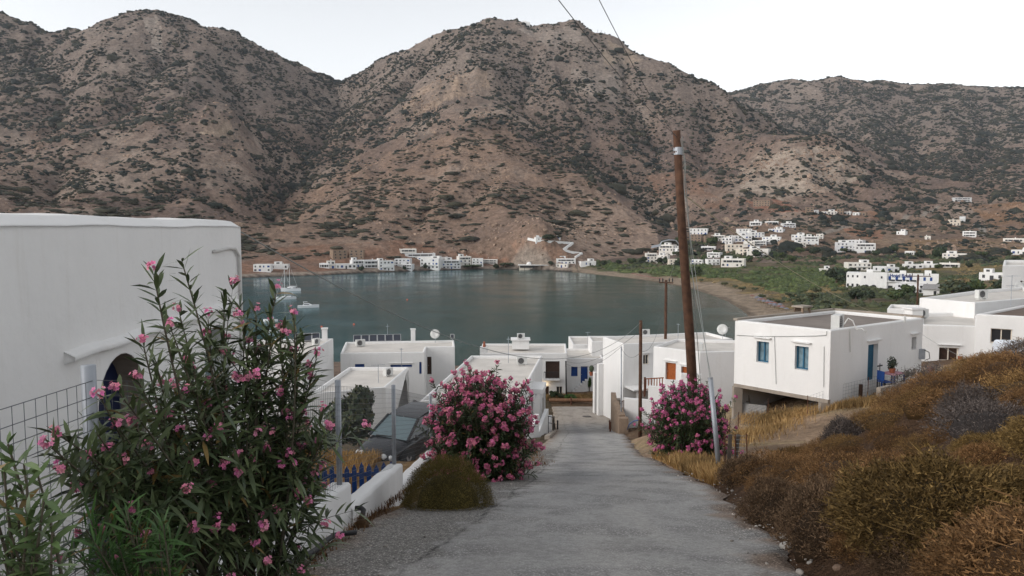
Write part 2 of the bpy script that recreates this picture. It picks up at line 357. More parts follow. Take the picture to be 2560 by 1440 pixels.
patch([(1820,460),(1900,390),(2000,365),(2110,365),(2180,440),(2100,470),(1950,500)], (.40,.325,.26), .95, .3)
patch([(490,300),(545,286),(582,305),(580,345),(500,335)], (.42,.32,.235), .9, .15); patch([(355,45),(395,40),(405,110),(412,170),(385,120)], (.38,.32,.27), .85, .2); patch([(1290,70),(1440,70),(1470,100),(1380,120)], (.34,.29,.25), .6, .3); patch([(1520,100),(1600,140),(1590,160),(1500,160)], (.40,.31,.23), .7, .3); patch([(1430,170),(1560,190),(1540,260),(1440,230)], (.34,.29,.25), .6, .3)
patch([(180,270),(420,240),(620,300),(540,330),(180,330)], purple, .7)
patch([(1620,440),(1700,430),(1780,455),(1760,475),(1850,520),(1700,520),(1640,500)], (.24,.145,.10), .9)
patch([(1860,500),(1960,500),(2000,530),(1900,530)], (.30,.14,.09), .9); patch([(1990,522),(2200,530),(2200,548),(2040,545)], (.30,.17,.11), .9)
patch([(1830,620),(1720,600),(1700,590),(1860,560),(2560,540),(2560,660),(2000,660)], (.19,.125,.08), .6)
patch([(2100,565),(2200,570),(2210,600),(2130,592)], red, .8); patch([(2420,515),(2560,505),(2560,590),(2480,570)], (.25,.14,.075), .8)
patch([(2060,600),(2560,596),(2560,650),(2200,640)], (.26,.17,.09), .7)
patch([(690,620),(1000,600),(1280,650),(1290,676),(640,690),(600,690),(600,660)], (.26,.13,.08), .6)
patch([(1280,610),(1330,598),(1420,620),(1430,655),(1300,660)], (.32,.20,.14), .9)
valley = far & (gzv < 30) & (sd > 12)
patch([(1440,668),(1560,655),(1900,655),(2150,670),(2560,640),(2560,800),(1960,800),(1840,745),(1700,700),(1500,682)], GREEN2, 1, .3, valley)
patch([(1480,668),(1760,675),(1760,690),(1560,692)], GREEN, .8, .3, valley)
patch([(1780,672),(2100,672),(2130,700),(1900,705),(1800,700)], GREEN, .9, .3, valley); patch([(1850,705),(2110,690),(2110,720),(1960,735)], GREEN, .9, .3, valley)
patch([(1640,690),(1800,688),(1900,715),(1990,745),(1990,790),(1880,760),(1760,712)], STRAW, .75, .5, valley)
patch([(2000,705),(2120,715),(2100,735),(2010,730)], STRAW, .6, .5, valley); patch([(2200,650),(2560,655),(2560,672),(2300,680)], STRAW, .6, .5, valley)
patch([(2380,690),(2560,690),(2560,720),(2380,715)], (.22,.14,.08), .7, .5, valley)
beach = (gx > 55) & (sd > -30)
lay(SAND, beach*far*(1-sstep(16, 24, sd+n2*8))); lay(SAND*.62, beach*far*(1-sstep(2, 5, sd+n2*2)))
rocky = (gx <= 55) & (gy > 400)
lay((.30,.245,.20), rocky*(1-sstep(7, 13, sd+n2*3))*sstep(1.5,3,sd)); lay((.06,.05,.042), rocky*(1-sstep(1.0, 3.0, sd+n2)))
# distant tracks
def track(P, wd, c):
    P = [ground(a, b) for a, b in P]
    dm = np.full(len(gx), 1e9); sel = np.where(far)[0]; xs = gx[sel]; ys = gy[sel]; q = np.full(len(sel), 1e9)
    for a, b in zip(P[:-1], P[1:]):
        d = np.array((b.x-a.x, b.y-a.y)); t = np.clip(((xs-a.x)*d[0]+(ys-a.y)*d[1])/(d@d), 0, 1)
        q = np.minimum(q, np.hypot(xs-a.x-t*d[0], ys-a.y-t*d[1]))
    dm[sel] = q; lay(c, 1-sstep(wd*.6, wd*1.1, dm))
track([(2050,585),(2120,567),(2200,560),(2260,548),(2320,530),(2345,517)], 4, (.27,.235,.20))
track([(2440,560),(2458,575),(2452,590)], 4, (.30,.27,.24)); track([(1810,545),(1850,565),(1900,590),(1960,600),(2000,605)], 3, (.34,.25,.18))
track([(2260,580),(2330,575)], 2.5, (.30,.22,.15)); track([(2380,735),(2440,722),(2520,730)], 5, (.20,.185,.17))
track([(2060,718),(2120,722),(2230,726)], 3, (.26,.22,.17))
# near ground
nearm = (~far)*1.
lay((.21,.135,.088), nearm); lay((.24,.165,.10), nearm*sstep(0,.5,fbm(gx,gy,4,3,151))*.7)
lot = nearm*(gx > road_r(gy)-.3)*(gy > 20)*(gy < 44); lay((.47,.33,.225), lot*.97)
lay((.46,.35,.20), lot*sstep(0.1,.5,fbm(gx,gy,5,3,161)+(gy-28)*.03)*.7)
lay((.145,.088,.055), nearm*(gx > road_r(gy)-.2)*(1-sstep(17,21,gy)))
yard = nearm*(gx < road_l(gy))*(gy > 12); lay((.27,.175,.09), yard*(1-sstep(24,30,gy))); lay((.15,.115,.075), yard*sstep(26,32,gy))
GV_cov = cov
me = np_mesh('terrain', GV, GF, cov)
tm, nt, b = nmat('terrain'); b.inputs['Roughness'].default_value = .95; b.inputs['Specular IOR Level'].default_value = .1
at = nt.nodes.new('ShaderNodeAttribute'); at.attribute_name = 'cover'
tc = nt.nodes.new('ShaderNodeTexCoord')
def noise(scale, det=5, rough=.6):
    n = nt.nodes.new('ShaderNodeTexNoise'); n.inputs['Scale'].default_value = scale; n.inputs['Detail'].default_value = det; n.inputs['Roughness'].default_value = rough
    nt.links.new(tc.outputs['Object'], n.inputs['Vector']); return n
def mrange(src, a, b_, c, d):
    r = nt.nodes.new('ShaderNodeMapRange'); r.inputs[1].default_value = a; r.inputs[2].default_value = b_; r.inputs[3].default_value = c; r.inputs[4].default_value = d
    nt.links.new(src, r.inputs[0]); return r.outputs[0]
nA = noise(.16, 9, .78); nB = noise(2.2, 8, .75)
mA = mrange(nA.outputs[0], .32, .68, .45, 1.5); mB = mrange(nB.outputs[0], .3, .7, .72, 1.25)
mm = nt.nodes.new('ShaderNodeMath'); mm.operation = 'MULTIPLY'; nt.links.new(mA, mm.inputs[0]); nt.links.new(mB, mm.inputs[1])
nR = noise(.34, 9, .8); rk = mrange(nR.outputs[0], .54, .66, 0, .62)
mr_ = nt.nodes.new('ShaderNodeMix'); mr_.data_type = 'RGBA'; nt.links.new(rk, mr_.inputs[0]); nt.links.new(at.outputs['Color'], mr_.inputs[6])
vk = nt.nodes.new('ShaderNodeVectorMath'); vk.operation = 'MULTIPLY_ADD'; nt.links.new(at.outputs['Color'], vk.inputs[0]); vk.inputs[1].default_value = (1.25,1.3,1.35); vk.inputs[2].default_value = (.06,.055,.05); nt.links.new(vk.outputs[0], mr_.inputs[7])
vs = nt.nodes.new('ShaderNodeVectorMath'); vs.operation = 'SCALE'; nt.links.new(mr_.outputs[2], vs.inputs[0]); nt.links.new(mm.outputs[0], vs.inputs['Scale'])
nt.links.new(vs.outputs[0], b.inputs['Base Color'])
bp = nt.nodes.new('ShaderNodeBump'); bp.inputs['Strength'].default_value = .9; bp.inputs['Distance'].default_value = 4.0
nC = noise(.12, 9, .75); nt.links.new(nC.outputs[0], bp.inputs['Height'])
bp2 = nt.nodes.new('ShaderNodeBump'); bp2.inputs['Strength'].default_value = .5; bp2.inputs['Distance'].default_value = .04
nD = noise(9, 6, .7); nt.links.new(nD.outputs[0], bp2.inputs['Height']); nt.links.new(bp.outputs[0], bp2.inputs['Normal']); nt.links.new(bp2.outputs[0], b.inputs['Normal'])
terrain = link('terrain', me, tm, None, True); tag(terrain, kind='structure', label='bare brown hillsides, valley floor and sloping near ground')
# ---- sea
sr = np.concatenate([np.linspace(150, 1200, 210), np.linspace(1200, 4600, 20)[1:]]); sa = np.linspace(-math.radians(80), math.radians(40), 240)
A2, R2 = np.meshgrid(sa, sr, indexing='ij'); sx = (R2*np.sin(A2)).ravel(); sy = (R2*np.cos(A2)).ravel()
si = np.arange(len(sx)).reshape(A2.shape); SF = np.stack([si[:-1,:-1], si[1:,:-1], si[1:,1:], si[:-1,1:]], -1).reshape(-1,4)[:, ::-1]
dsea = -shore_dist(sx, sy); k1 = sstep(-220, 130, sx+fbm(sx, sy, 120, 2, 7)*30)[:,None]
sc_ = np.array((.010,.078,.098))*(1-k1)+np.array((.030,.072,.060))*k1
k2 = (sstep(60, 140, sx)*(1-sstep(0, 45, dsea)))[:,None]*.6; sc_ = sc_*(1-k2)+np.array((.10,.085,.06))*k2
sme = np_mesh('sea', np.stack([sx, sy, np.zeros(len(sx))], 1), SF, sc_)
sm, nt, b = nmat('sea'); at = nt.nodes.new('ShaderNodeAttribute'); at.attribute_name = 'cover'; nt.links.new(at.outputs['Color'], b.inputs['Base Color'])
b.inputs['Roughness'].default_value = .12; b.inputs['IOR'].default_value = 1.33; b.inputs['Specular IOR Level'].default_value = .28
tc = nt.nodes.new('ShaderNodeTexCoord'); nS = noise(.55, 6, .6); nS2 = noise(.035, 3, .5)
bp = nt.nodes.new('ShaderNodeBump'); bp.inputs['Strength'].default_value = .2; bp.inputs['Distance'].default_value = .10; nt.links.new(nS.outputs[0], bp.inputs['Height'])
nt.links.new(bp.outputs[0], b.inputs['Normal']); nt.links.new(mrange(nS2.outputs[0],   .35, .65, .12, .22), b.inputs['Roughness'])
tag(link('sea', sme, sm, None, True), kind='structure', label='calm teal bay')
# ------------------------------------------------------------------ foliage shapes
def ico(sub):
    bm = bmesh.new(); bmesh.ops.create_icosphere(bm, subdivisions=sub, radius=1)
    V = np.array([v.co[:] for v in bm.verts]); F = np.array([[v.index for v in f.verts] for f in bm.faces]); bm.free(); return V, F
ICO1, ICO2 = ico(1), ico(2)
def attr_mat(name, var=.35, scale=3., rough=.8, trans=0.0, spec=.15):
    m, nt, b = nmat(name); at = nt.nodes.new('ShaderNodeAttribute'); at.attribute_name = 'cover'
    b.inputs['Roughness'].default_value = rough; b.inputs['Specular IOR Level'].default_value = spec
    tc = nt.nodes.new('ShaderNodeTexCoord'); n = nt.nodes.new('ShaderNodeTexNoise'); n.inputs['Scale'].default_value = scale; n.inputs['Detail'].default_value = 4
    nt.links.new(tc.outputs['Object'], n.inputs['Vector'])
    r = nt.nodes.new('ShaderNodeMapRange'); r.inputs[1].default_value = .3; r.inputs[2].default_value = .7; r.inputs[3].default_value = 1-var; r.inputs[4].default_value = 1+var
    nt.links.new(n.outputs[0], r.inputs[0]); v = nt.nodes.new('ShaderNodeVectorMath'); v.operation = 'SCALE'
    nt.links.new(at.outputs['Color'], v.inputs[0]); nt.links.new(r.outputs[0], v.inputs['Scale']); nt.links.new(v.outputs[0], b.inputs['Base Color'])
    return m
M_SCRUB = attr_mat('scrub', .5, .6); M_LEAF = attr_mat('leaves', .3, 2.0, .6, spec=.25)
def blobs(P, R, Hh, colr, base, seed):
    """many small uneven domes as arrays"""
    r = np.random.default_rng(seed); V0, F0 = base; n = len(P)
    jit = 1+r.uniform(-.32, .32, (n, len(V0), 1)); rot = r.uniform(0, 6.28, n); st = r.uniform(.7, 1.35, n)
    X = V0[None]*jit; c, s = np.cos(rot)[:,None], np.sin(rot)[:,None]
    x = X[...,0]*R[:,None]*st[:,None]; y = X[...,1]*R[:,None]/st[:,None]
    V = np.stack([x*c-y*s+P[:,0,None], x*s+y*c+P[:,1,None], X[...,2]*Hh[:,None]+P[:,2,None]], -1)
    F = F0[None]+(np.arange(n)*len(V0))[:,None,None]
    Cc = np.repeat(colr[:,None], len(V0), 1)*(1+r.uniform(-.2,.2,(n, len(V0), 1)))
    return V.reshape(-1,3), F.reshape(-1,3), Cc.reshape(-1,3)
# ---- scrub on the hillsides (nobody could count it)
area = np.zeros((na, nr)); area[1:-1,1:-1] = RR[1:-1,1:-1]*(ang[2:,None]-ang[:-2,None])[:,:]/2*(rad[None,2:]-rad[None,:-2])/2
_el = (GZ-CAMZ)/RR; _cm = np.maximum.accumulate(np.where(RR > 300, _el, -9), axis=1); vis = (_el >= _cm-.004) & (PX.reshape(na,nr) > -260) & (PX.reshape(na,nr) < 2820)
hillm = vis & (GZ > 12) & (RR > 560) & (GY > 500) & (RR < 3390) & (np.abs(AA) < fa)
_, gnear = gul(GX.ravel(), GY.ravel()); gnear = gnear.reshape(na, nr)
n3 = fbm(GX, GY, 210, 4, 401); n4 = fbm(GX, GY, 40, 2, 411)
dens = .40+.8*n3+1.3*n4
PXg = PX.reshape(na, nr); PYg = PY.reshape(na, nr)
def dpoly(P, f, add=0):
    global dens
    m = inpoly(PXg.ravel()+40*n4.ravel(), PYg.ravel()+20*n4.ravel(), P).reshape(na, nr); dens = np.where(m, dens*f+add, dens)
dpoly([(0,60),(300,120),(420,130),(850,180),(1100,100),(1100,180),(850,420),(740,420),(560,290),(300,330),(0,395)], 1., .3)
dpoly([(1000,140),(1300,60),(1700,185),(1830,250),(1880,420),(1700,440),(1400,300),(1230,220),(1100,170)], 1., .28)
dpoly([(1240,310),(1420,320),(1600,440),(1700,570),(1660,600),(1560,490),(1400,400)], 1., .5)
dpoly([(0,400),(540,290),(720,420),(500,440),(0,470)], .55); dpoly([(620,540),(1000,380),(1230,305),(1640,575),(1650,650),(620,680)], .62, .03)
dpoly([(1820,460),(2000,365),(2110,365),(2180,440),(1950,490)], .4, .02)
dpoly([(1830,240),(2080,200),(2560,235),(2560,480),(2300,440),(2150,380),(1900,330)], 1., .38)
dpoly([(300,60),(420,40),(440,130),(320,140)], .4); dpoly([(1040,225),(1215,172),(1225,215),(1020,300)], .3)
dpoly([(1620,430),(1780,440),(1850,520),(1640,500)], .1); dpoly([(1440,520),(1640,560),(1655,640),(1440,640)], .35)
dpoly([(2100,560),(2560,500),(2560,660),(1700,660),(1700,600)], .5); dpoly([(1280,600),(1430,605),(1430,660),(1280,660)], .1)
dens = dens+gnear*.55
p = np.where(hillm, area*np.clip(dens, .03, 1.15), 0).ravel(); tot = p.sum(); NSC = 88000
idx = RNG.choice(len(p), NSC, p=p/tot)
dd = RR.ravel()[idx]; P = GV[idx]+np.stack([RNG.uniform(-2,2,NSC), RNG.uniform(-2,2,NSC), np.zeros(NSC)], 1)
R = np.exp(RNG.normal(math.log(1.9), .52, NSC)); R = np.where(dd > 1900, R*1.15, R); Hh = R*RNG.uniform(.4, .8, NSC)
low = inpoly(PX[idx], PY[idx], [(0,440),(620,540),(1000,380),(1230,305),(1640,575),(1650,690),(0,690)]); Hh = np.where(low, Hh*.55, Hh); R = np.where(low, R*1.15, R)
cA = np.array((.018,.024,.021)); cB = np.array((.066,.060,.038)); t = np.clip(RNG.normal(.3, .3, NSC), 0, 1)[:,None]; t = np.where(low[:,None], t*.6+.4, t); cc = cA*(1-t)+cB*t
nearb = dd < 860
V1, F1, C1 = blobs(P[nearb], R[nearb], Hh[nearb], cc[nearb], ICO2, 1); V2, F2, C2 = blobs(P[~nearb], R[~nearb], Hh[~nearb], cc[~nearb], ICO1, 2)
me = np_mesh('hillside_scrub', np.vstack([V1, V2]), np.vstack([F1, F2+len(V1)]), np.vstack([C1, C2]))
tag(link('hillside_scrub', me, M_SCRUB, None, True), 'dark green and olive scrub dotting the brown hillsides', 'scrub', kind='stuff')
# ---- boulders on the rocky slopes
n5 = fbm(GX, GY, 90, 3, 421)
pb = np.where(hillm & (RR < 1520), area*np.clip(.15+n5, .03, 1), 0)
mk = inpoly(PX, PY, [(1180,420),(1400,420),(1650,580),(1655,650),(1150,660)]); pb = pb.ravel()*np.where(mk, 3.0, 1)*np.where(inpoly(PX, PY, [(1820,460),(1900,390),(2000,365),(2110,365),(2180,440),(1950,500)]) | inpoly(PX, PY, [(940,260),(1080,190),(1215,170),(1225,230),(980,320)]), 6, 1)
idx = RNG.choice(len(pb), 9000, p=pb/pb.sum()); P = GV[idx]; R = np.exp(RNG.normal(math.log(.9), .5, len(idx)))
cc = np.array((.30,.215,.16))*RNG.uniform(.75, 1.2, (len(idx),1))
V1, F1, C1 = blobs(P, R, R*.9, cc, ICO1, 5)
tag(link('hillside_boulders', np_mesh('hillside_boulders', V1, F1, C1), M_SCRUB), 'pale brown boulders strewn over the lower slopes', 'rocks', kind='stuff')
# ---- trees
def leafcloud(n, seed, lobes=7, leaf=.16, squash=.8):
    r = np.random.default_rng(seed)
    L = r.normal(size=(lobes,3)); L /= np.linalg.norm(L,axis=1)[:,None]; L *= r.uniform(.25,.62,(lobes,1)); L[:,2] *= .7
    LR = r.uniform(.32,.55,lobes); li = r.integers(0,lobes,n)
    d = r.normal(size=(n,3)); d /= np.linalg.norm(d,axis=1)[:,None]
    P = L[li]+d*(LR[li]*r.uniform(.55,1.05,n)**.5)[:,None]; P[:,2] *= squash
    a = r.normal(size=(n,3)); a /= np.linalg.norm(a,axis=1)[:,None]; b_ = np.cross(a, d+.01); b_ /= np.linalg.norm(b_,axis=1)[:,None]
    s = leaf*r.uniform(.6,1.4,(n,1)); V = np.stack([P-a*s-b_*s*.5, P+a*s-b_*s*.5, P+a*s+b_*s*.5, P-a*s+b_*s*.5],1)
    sh = r.uniform(.65,1.35,(n,1,1))*np.ones((n,4,1)); hue = r.normal(0,.12,(n,1,1))
    return V.reshape(-1,3), np.arange(n*4).reshape(n,4), (sh*np.concatenate([1+hue,np.ones_like(hue),1-hue],-1)).reshape(-1,3)
M_BARK = simple('bark', (.11,.075,.05), .9, var=.4, scale=8, bump=.5)
TREE_ME = {}
def tree_meshes(kind):
    if kind in TREE_ME: return TREE_ME[kind]
    col, n, squash = {'dark':((.034,.046,.024),900,.85),'green':((.055,.078,.028),900,.8),'olive':((.07,.082,.045),800,.75),'tamarisk':((.085,.095,.05),600,.6),'round':((.04,.058,.03),900,.9)}[kind]
    out = []
    for v in range(3):
        V, F, K = leafcloud(n, 50+v+len(kind)*7, 6+v, .13, squash); V[:,2] += .95
        cm = np_mesh('crown', V, F, K*np.array(col)); cm.materials.append(M_LEAF)
        t = MB(); t.tube([(0,0,-.3),(.02,.01,.3),(-.03,.02,.7),(0,0,1.0)], [.09,.075,.05,.02], 6)
        for k in range(3):
            a = k*2.1+v; t.tube([(0,0,.45),(.25*math.cos(a),.25*math.sin(a),.75),(.4*math.cos(a),.4*math.sin(a),1.0)], [.045,.03,.012], 5)
        tmh = t.mesh('trunk'); tmh.materials.append(M_BARK); out.append((cm, tmh))
    TREE_ME[kind] = out; return out
def tree(px, py, wpx, hpx, kind, label, group, name='tree', at=None, d1=3200):
    g = at or ground(px, py, 12., d1); s = wpx*g.y/FPX/2; sz = hpx*g.y/FPX/1.75
    o = thing(name, label, 'tree', g, random.uniform(0,6.3), group)
    cm, t = tree_meshes(kind)[random.randrange(3)]
    for nme, m_ in (('crown', cm), ('trunk', t)):
        c = bpy.data.objects.new(nme, m_); COL.objects.link(c); c.parent = o; c.scale = (s/.85, s/.85, sz)
    return o
# ---- reed beds and low green growth of the valley floor
vm = (sd.reshape(na,nr) > 26) & (GZ < 34) & (RR > 250) & (RR < 1000) & (np.abs(AA) < fa) & (GX > 60)
def growth(name, label, polys, n, rr, hh, col, seed, c2=None):
    m = np.zeros(na*nr, bool)
    for q in polys: m |= inpoly(PX+30*n2, PY+8*n2, q)
    pw = np.where(vm.ravel() & m, area.ravel()*np.clip(.35+1.2*fbm(gx, gy, 34, 2, seed), 0.0, 1), 0)
    r = np.random.default_rng(seed); ix = r.choice(len(pw), n, p=pw/pw.sum()); P = GV[ix]+np.stack([r.uniform(-1.5,1.5,n), r.uniform(-1.5,1.5,n), np.zeros(n)],1)
    R = r.uniform(rr*.5, rr*1.5, n); Hh = r.uniform(hh*.5, hh*1.4, n); t = r.uniform(0,1,(n,1)); k = np.array(col)*(1-t)+np.array(c2 or col)*t
    V, F, K = blobs(P, R, Hh, k*r.uniform(.7,1.3,(n,1)), ICO1, seed)
    # leafy cards over the domes so that the tops are ragged
    q = r.choice(n, n*9); d = r.normal(size=(n*9,3)); d[:,2] = np.abs(d[:,2]); d /= np.linalg.norm(d,axis=1)[:,None]
    B = P[q]+d*np.stack([R[q],R[q],Hh[q]*1.05],1); s = r.uniform(.2,.5,(len(q),1)); a = r.normal(size=(len(q),3)); up = np.array((0,0,1.))*s*1.6
    V2 = np.stack([B-a*s*.5, B+a*s*.5, B+up],1).reshape(-1,3); K2 = np.repeat(k[q]*r.uniform(.6,1.5,(len(q),1)),3,0)
    me = np_mesh(name, np.vstack([V,V2]), np.vstack([F, np.arange(len(V2)).reshape(-1,3)+len(V)]), np.vstack([K,K2]))
    tag(link(name, me, M_LEAF), label, 'plants', kind='stuff')
growth('reed_bed', 'bright green reed beds behind the beach', [[(1490,660),(1800,665),(2110,668),(2130,700),(1900,706),(1780,692),(1560,690)],[(1850,703),(2110,690),(2110,722),(1960,738)]], 1500, 2.2, 1.6, (.050,.076,.024), 21, (.088,.108,.035))
growth('valley_thicket', 'dark green thickets of the valley floor', [[(1700,600),(1830,615),(2000,640),(2120,640),(2120,668),(1900,655),(1700,660)],[(1960,735),(2110,720),(2310,725),(2310,800),(1970,800)],[(2150,640),(2560,645),(2560,668),(2180,680)],[(2350,690),(2560,690),(2560,760),(2330,740)],[(1440,655),(1640,650),(1640,668),(1480,672)]], 1500, 2.0, 1.7, (.034,.050,.022), 22, (.07,.078,.034))
growth('straw_grass', 'straw coloured dry grass between the beach and the reeds', [[(1640,690),(1900,712),(2000,740),(1990,790),(1880,755)],[(2000,700),(2120,712),(2120,740),(2010,735)],[(2380,660),(2560,660),(2560,720),(2380,720)]], 500, 1.3, .35, (.27,.19,.09), 23, (.17,.14,.07))
TL = [(2348,645,36,34,'round','broad dark tree standing alone left of the flat white shed'),(2092,712,62,46,'dark','big dark tree crowding the left end of the hotel'),(2130,700,40,34,'dark','dark tree behind the left end of the hotel'),(2380,742,78,46,'olive','spreading olive green tree right of the shed roof'),(2318,716,40,26,'green','leafy tree behind the white annex'),(2022,606,30,26,'round','rounded tree at the right end of the hillside village'),(1732,690,44,30,'green','bushy tree in the reed bed right of the leaning pole'),(1663,662,18,20,'round','small tree beside the white house left of the leaning pole'),(1648,660,16,18,'dark','small dark tree left of the leaning pole'),(1610,662,22,22,'dark','tree left of the lowest white village house'),(1850,664,20,22,'dark','tree against the two storey white house with long windows'),(2430,735,50,40,'green','green tree group nearest the roadside poles'),(2500,742,52,44,'dark','dark trees left of the tall white house wall'),(2270,738,36,34,'green','tree covered with ivy beside the crossarm pole'),(2240,752,44,36,'green','bushy tree below the white annex'),(2175,752,34,30,'dark','dark bush below the hotel'),(2140,748,40,28,'dark','dark bush left of the hotel terrace'),(1965,614,14,14,'dark','small dark tree in the middle of the hillside village'),(1240,672,16,14,'dark','tree by the quay at the right end of the shore houses'),(903,677,16,14,'round','rounded tree below the long white shore house'),(943,668,12,14,'round','left of two round trees before the white terrace house'),(958,668,10,12,'round','right of two round trees before the white terrace house'),(1011,674,10,10,'round','small clipped tree on the quay'),(1064,672,12,12,'round','round tree before the two storey shore house'),(1180,670,44,10,'green','hedge of low trees along the quay'),(1265,668,36,14,'olive','pale trees left of the reddish cliff'),(1378,664,18,12,'dark','dark tree beside the beach tavern'),(1374,600,36,16,'dark','dark trees right of the cliff chapel')]
for q in TL: tree(*q, None)
tam = [(1752,706,16),(1812,716,18),(1838,722,16),(1856,728,20),(1905,748,22),(1926,755,18),(1948,762,24),(1975,745,26),(2000,760,26),(2030,750,30),(1888,728,16),(1600,684,12),(1560,676,14),(1680,694,12),(2060,764,30),(2100,772,32),(2040,735,24)]
for a, b_, c in tam: tree(a, b_, c, c*.75, 'tamarisk', 'one of the low feathery tamarisks scattered behind the beach', 'tamarisks behind the beach', 'tamarisk')
vt = [(1700,668),(1760,660),(1790,640),(1730,640),(1710,625),(1930,640),(1950,650),(2000,636),(2040,640),(2060,655),(2110,632),(2190,640),(2230,632),(2300,645),(2450,646),(2480,652),(2520,640),(2250,690),(1510,664),(1545,662),(1580,662),(1690,640),(1820,655),(1890,645),(2080,660),(2330,690),(1980,655),(1870,655),(2540,655),(2420,672),(2160,630),(2345,672),(1780,612),(1660,625),(1700,612)]
for a, b_ in vt:
    s = random.uniform(16,30); tree(a, b_, s, s*.8, random.choice(['dark','green','round']), 'one of the leafy green trees scattered among the valley houses', 'valley trees', 'valley_tree')
# ------------------------------------------------------------------ white plaster and far houses
def plaster(name, col, stain=.12, scale=.7, bump=.25, streak=0):
    m, nt, b = nmat(name); b.inputs['Roughness'].default_value = .85; b.inputs['Specular IOR Level'].default_value = .2
    tc = nt.nodes.new('ShaderNodeTexCoord'); mp = nt.nodes.new('ShaderNodeMapping'); mp.inputs['Scale'].default_value = (1,1,.45); nt.links.new(tc.outputs['Object'], mp.inputs[0])
    n = nt.nodes.new('ShaderNodeTexNoise'); n.inputs['Scale'].default_value = scale; n.inputs['Detail'].default_value = 7; n.inputs['Roughness'].default_value = .65; nt.links.new(mp.outputs[0], n.inputs[0])
    r = nt.nodes.new('ShaderNodeMapRange'); r.inputs[1].default_value = .35; r.inputs[2].default_value = .75; r.inputs[3].default_value = 1.0; r.inputs[4].default_value = 1-stain; nt.links.new(n.outputs[0], r.inputs[0])
    v = nt.nodes.new('ShaderNodeVectorMath'); v.operation = 'SCALE'; v.inputs[0].default_value = col; nt.links.new(r.outputs[0], v.inputs['Scale']); nt.links.new(v.outputs[0], b.inputs['Base Color'])
    n2 = nt.nodes.new('ShaderNodeTexNoise'); n2.inputs['Scale'].default_value = 5; n2.inputs['Detail'].default_value = 8; nt.links.new(tc.outputs['Object'], n2.inputs[0])
    bp = nt.nodes.new('ShaderNodeBump'); bp.inputs['Strength'].default_value = bump; bp.inputs['Distance'].default_value = .04; nt.links.new(n2.outputs[0], bp.inputs['Height']); nt.links.new(bp.outputs[0], b.inputs['Normal'])
    if streak:
        bv = nt.nodes.new('ShaderNodeBevel'); bv.samples = 4; bv.inputs['Radius'].default_value = .07; nt.links.new(bv.outputs[0], bp.inputs['Normal'])
        mp2 = nt.nodes.new('ShaderNodeMapping'); mp2.inputs['Scale'].default_value = (2.2,2.2,.16); nt.links.new(tc.outputs['Object'], mp2.inputs[0])
        n3_ = nt.nodes.new('ShaderNodeTexNoise'); n3_.inputs['Scale'].default_value = 1.6; n3_.inputs['Detail'].default_value = 8; n3_.inputs['Roughness'].default_value = .7; nt.links.new(mp2.outputs[0], n3_.inputs[0])
        r3 = nt.nodes.new('ShaderNodeMapRange'); r3.inputs[1].default_value = .55; r3.inputs[2].default_value = .8; r3.inputs[3].default_value = 0; r3.inputs[4].default_value = streak; nt.links.new(n3_.outputs[0], r3.inputs[0])
        n4_ = nt.nodes.new('ShaderNodeTexNoise'); n4_.inputs['Scale'].default_value = 2.6; n4_.inputs['Detail'].default_value = 9; n4_.inputs['Roughness'].default_value = .75; nt.links.new(tc.outputs['Object'], n4_.inputs[0])
        r4 = nt.nodes.new('ShaderNodeMapRange'); r4.inputs[1].default_value = .62; r4.inputs[2].default_value = .74; r4.inputs[3].default_value = 0; r4.inputs[4].default_value = .5; nt.links.new(n4_.outputs[0], r4.inputs[0])
        mx0 = nt.nodes.new('ShaderNodeMath'); mx0.operation = 'MAXIMUM'; nt.links.new(r3.outputs[0], mx0.inputs[0]); nt.links.new(r4.outputs[0], mx0.inputs[1])
        mx = nt.nodes.new('ShaderNodeMix'); mx.data_type = 'RGBA'; nt.links.new(mx0.outputs[0], mx.inputs[0]); nt.links.new(v.outputs[0], mx.inputs[6]); mx.inputs[7].default_value = (col[0]*.72, col[1]*.69, col[2]*.64, 1); nt.links.new(mx.outputs[2], b.inputs['Base Color'])
    return m
M_WHITE = plaster('whitewash', (.80,.79,.77)); M_CREAM = plaster('cream_wall', (.74,.66,.56)); M_WHITE2 = plaster('greyed_whitewash', (.70,.70,.70), .2); M_WHITE3 = plaster('warm_whitewash', (.78,.74,.68), .2); M_STONE = plaster('bare_stone', (.30,.22,.16), .4, 2., .6); M_GREYW = plaster('grey_stone', (.33,.32,.31), .4, 2., .6)
M_DARK = simple('dark_opening', (.02,.021,.025), .3, spec=.5); M_BLUE = simple('blue_paint', (.012,.055,.22), .5, var=.15); M_ROOFW = plaster('pale_roof', (.66,.62,.57), .25, .5, .3)
def unit_box(name, mat):
    me = MB().box((-.5,-.5,-.5),(.5,.5,.5)).mesh(name); me.materials.append(mat); return me
UB_WIN = unit_box('window', M_DARK); UB_BLUE = unit_box('shutter', M_BLUE); UB_PORCH = unit_box('porch', M_DARK); UB_SLAB = unit_box('slab', M_WHITE)
def put(name, me, parent, loc, sc):
    o = bpy.data.objects.new(name, me); COL.objects.link(o); o.parent = parent; o.location = loc; o.scale = sc; return o
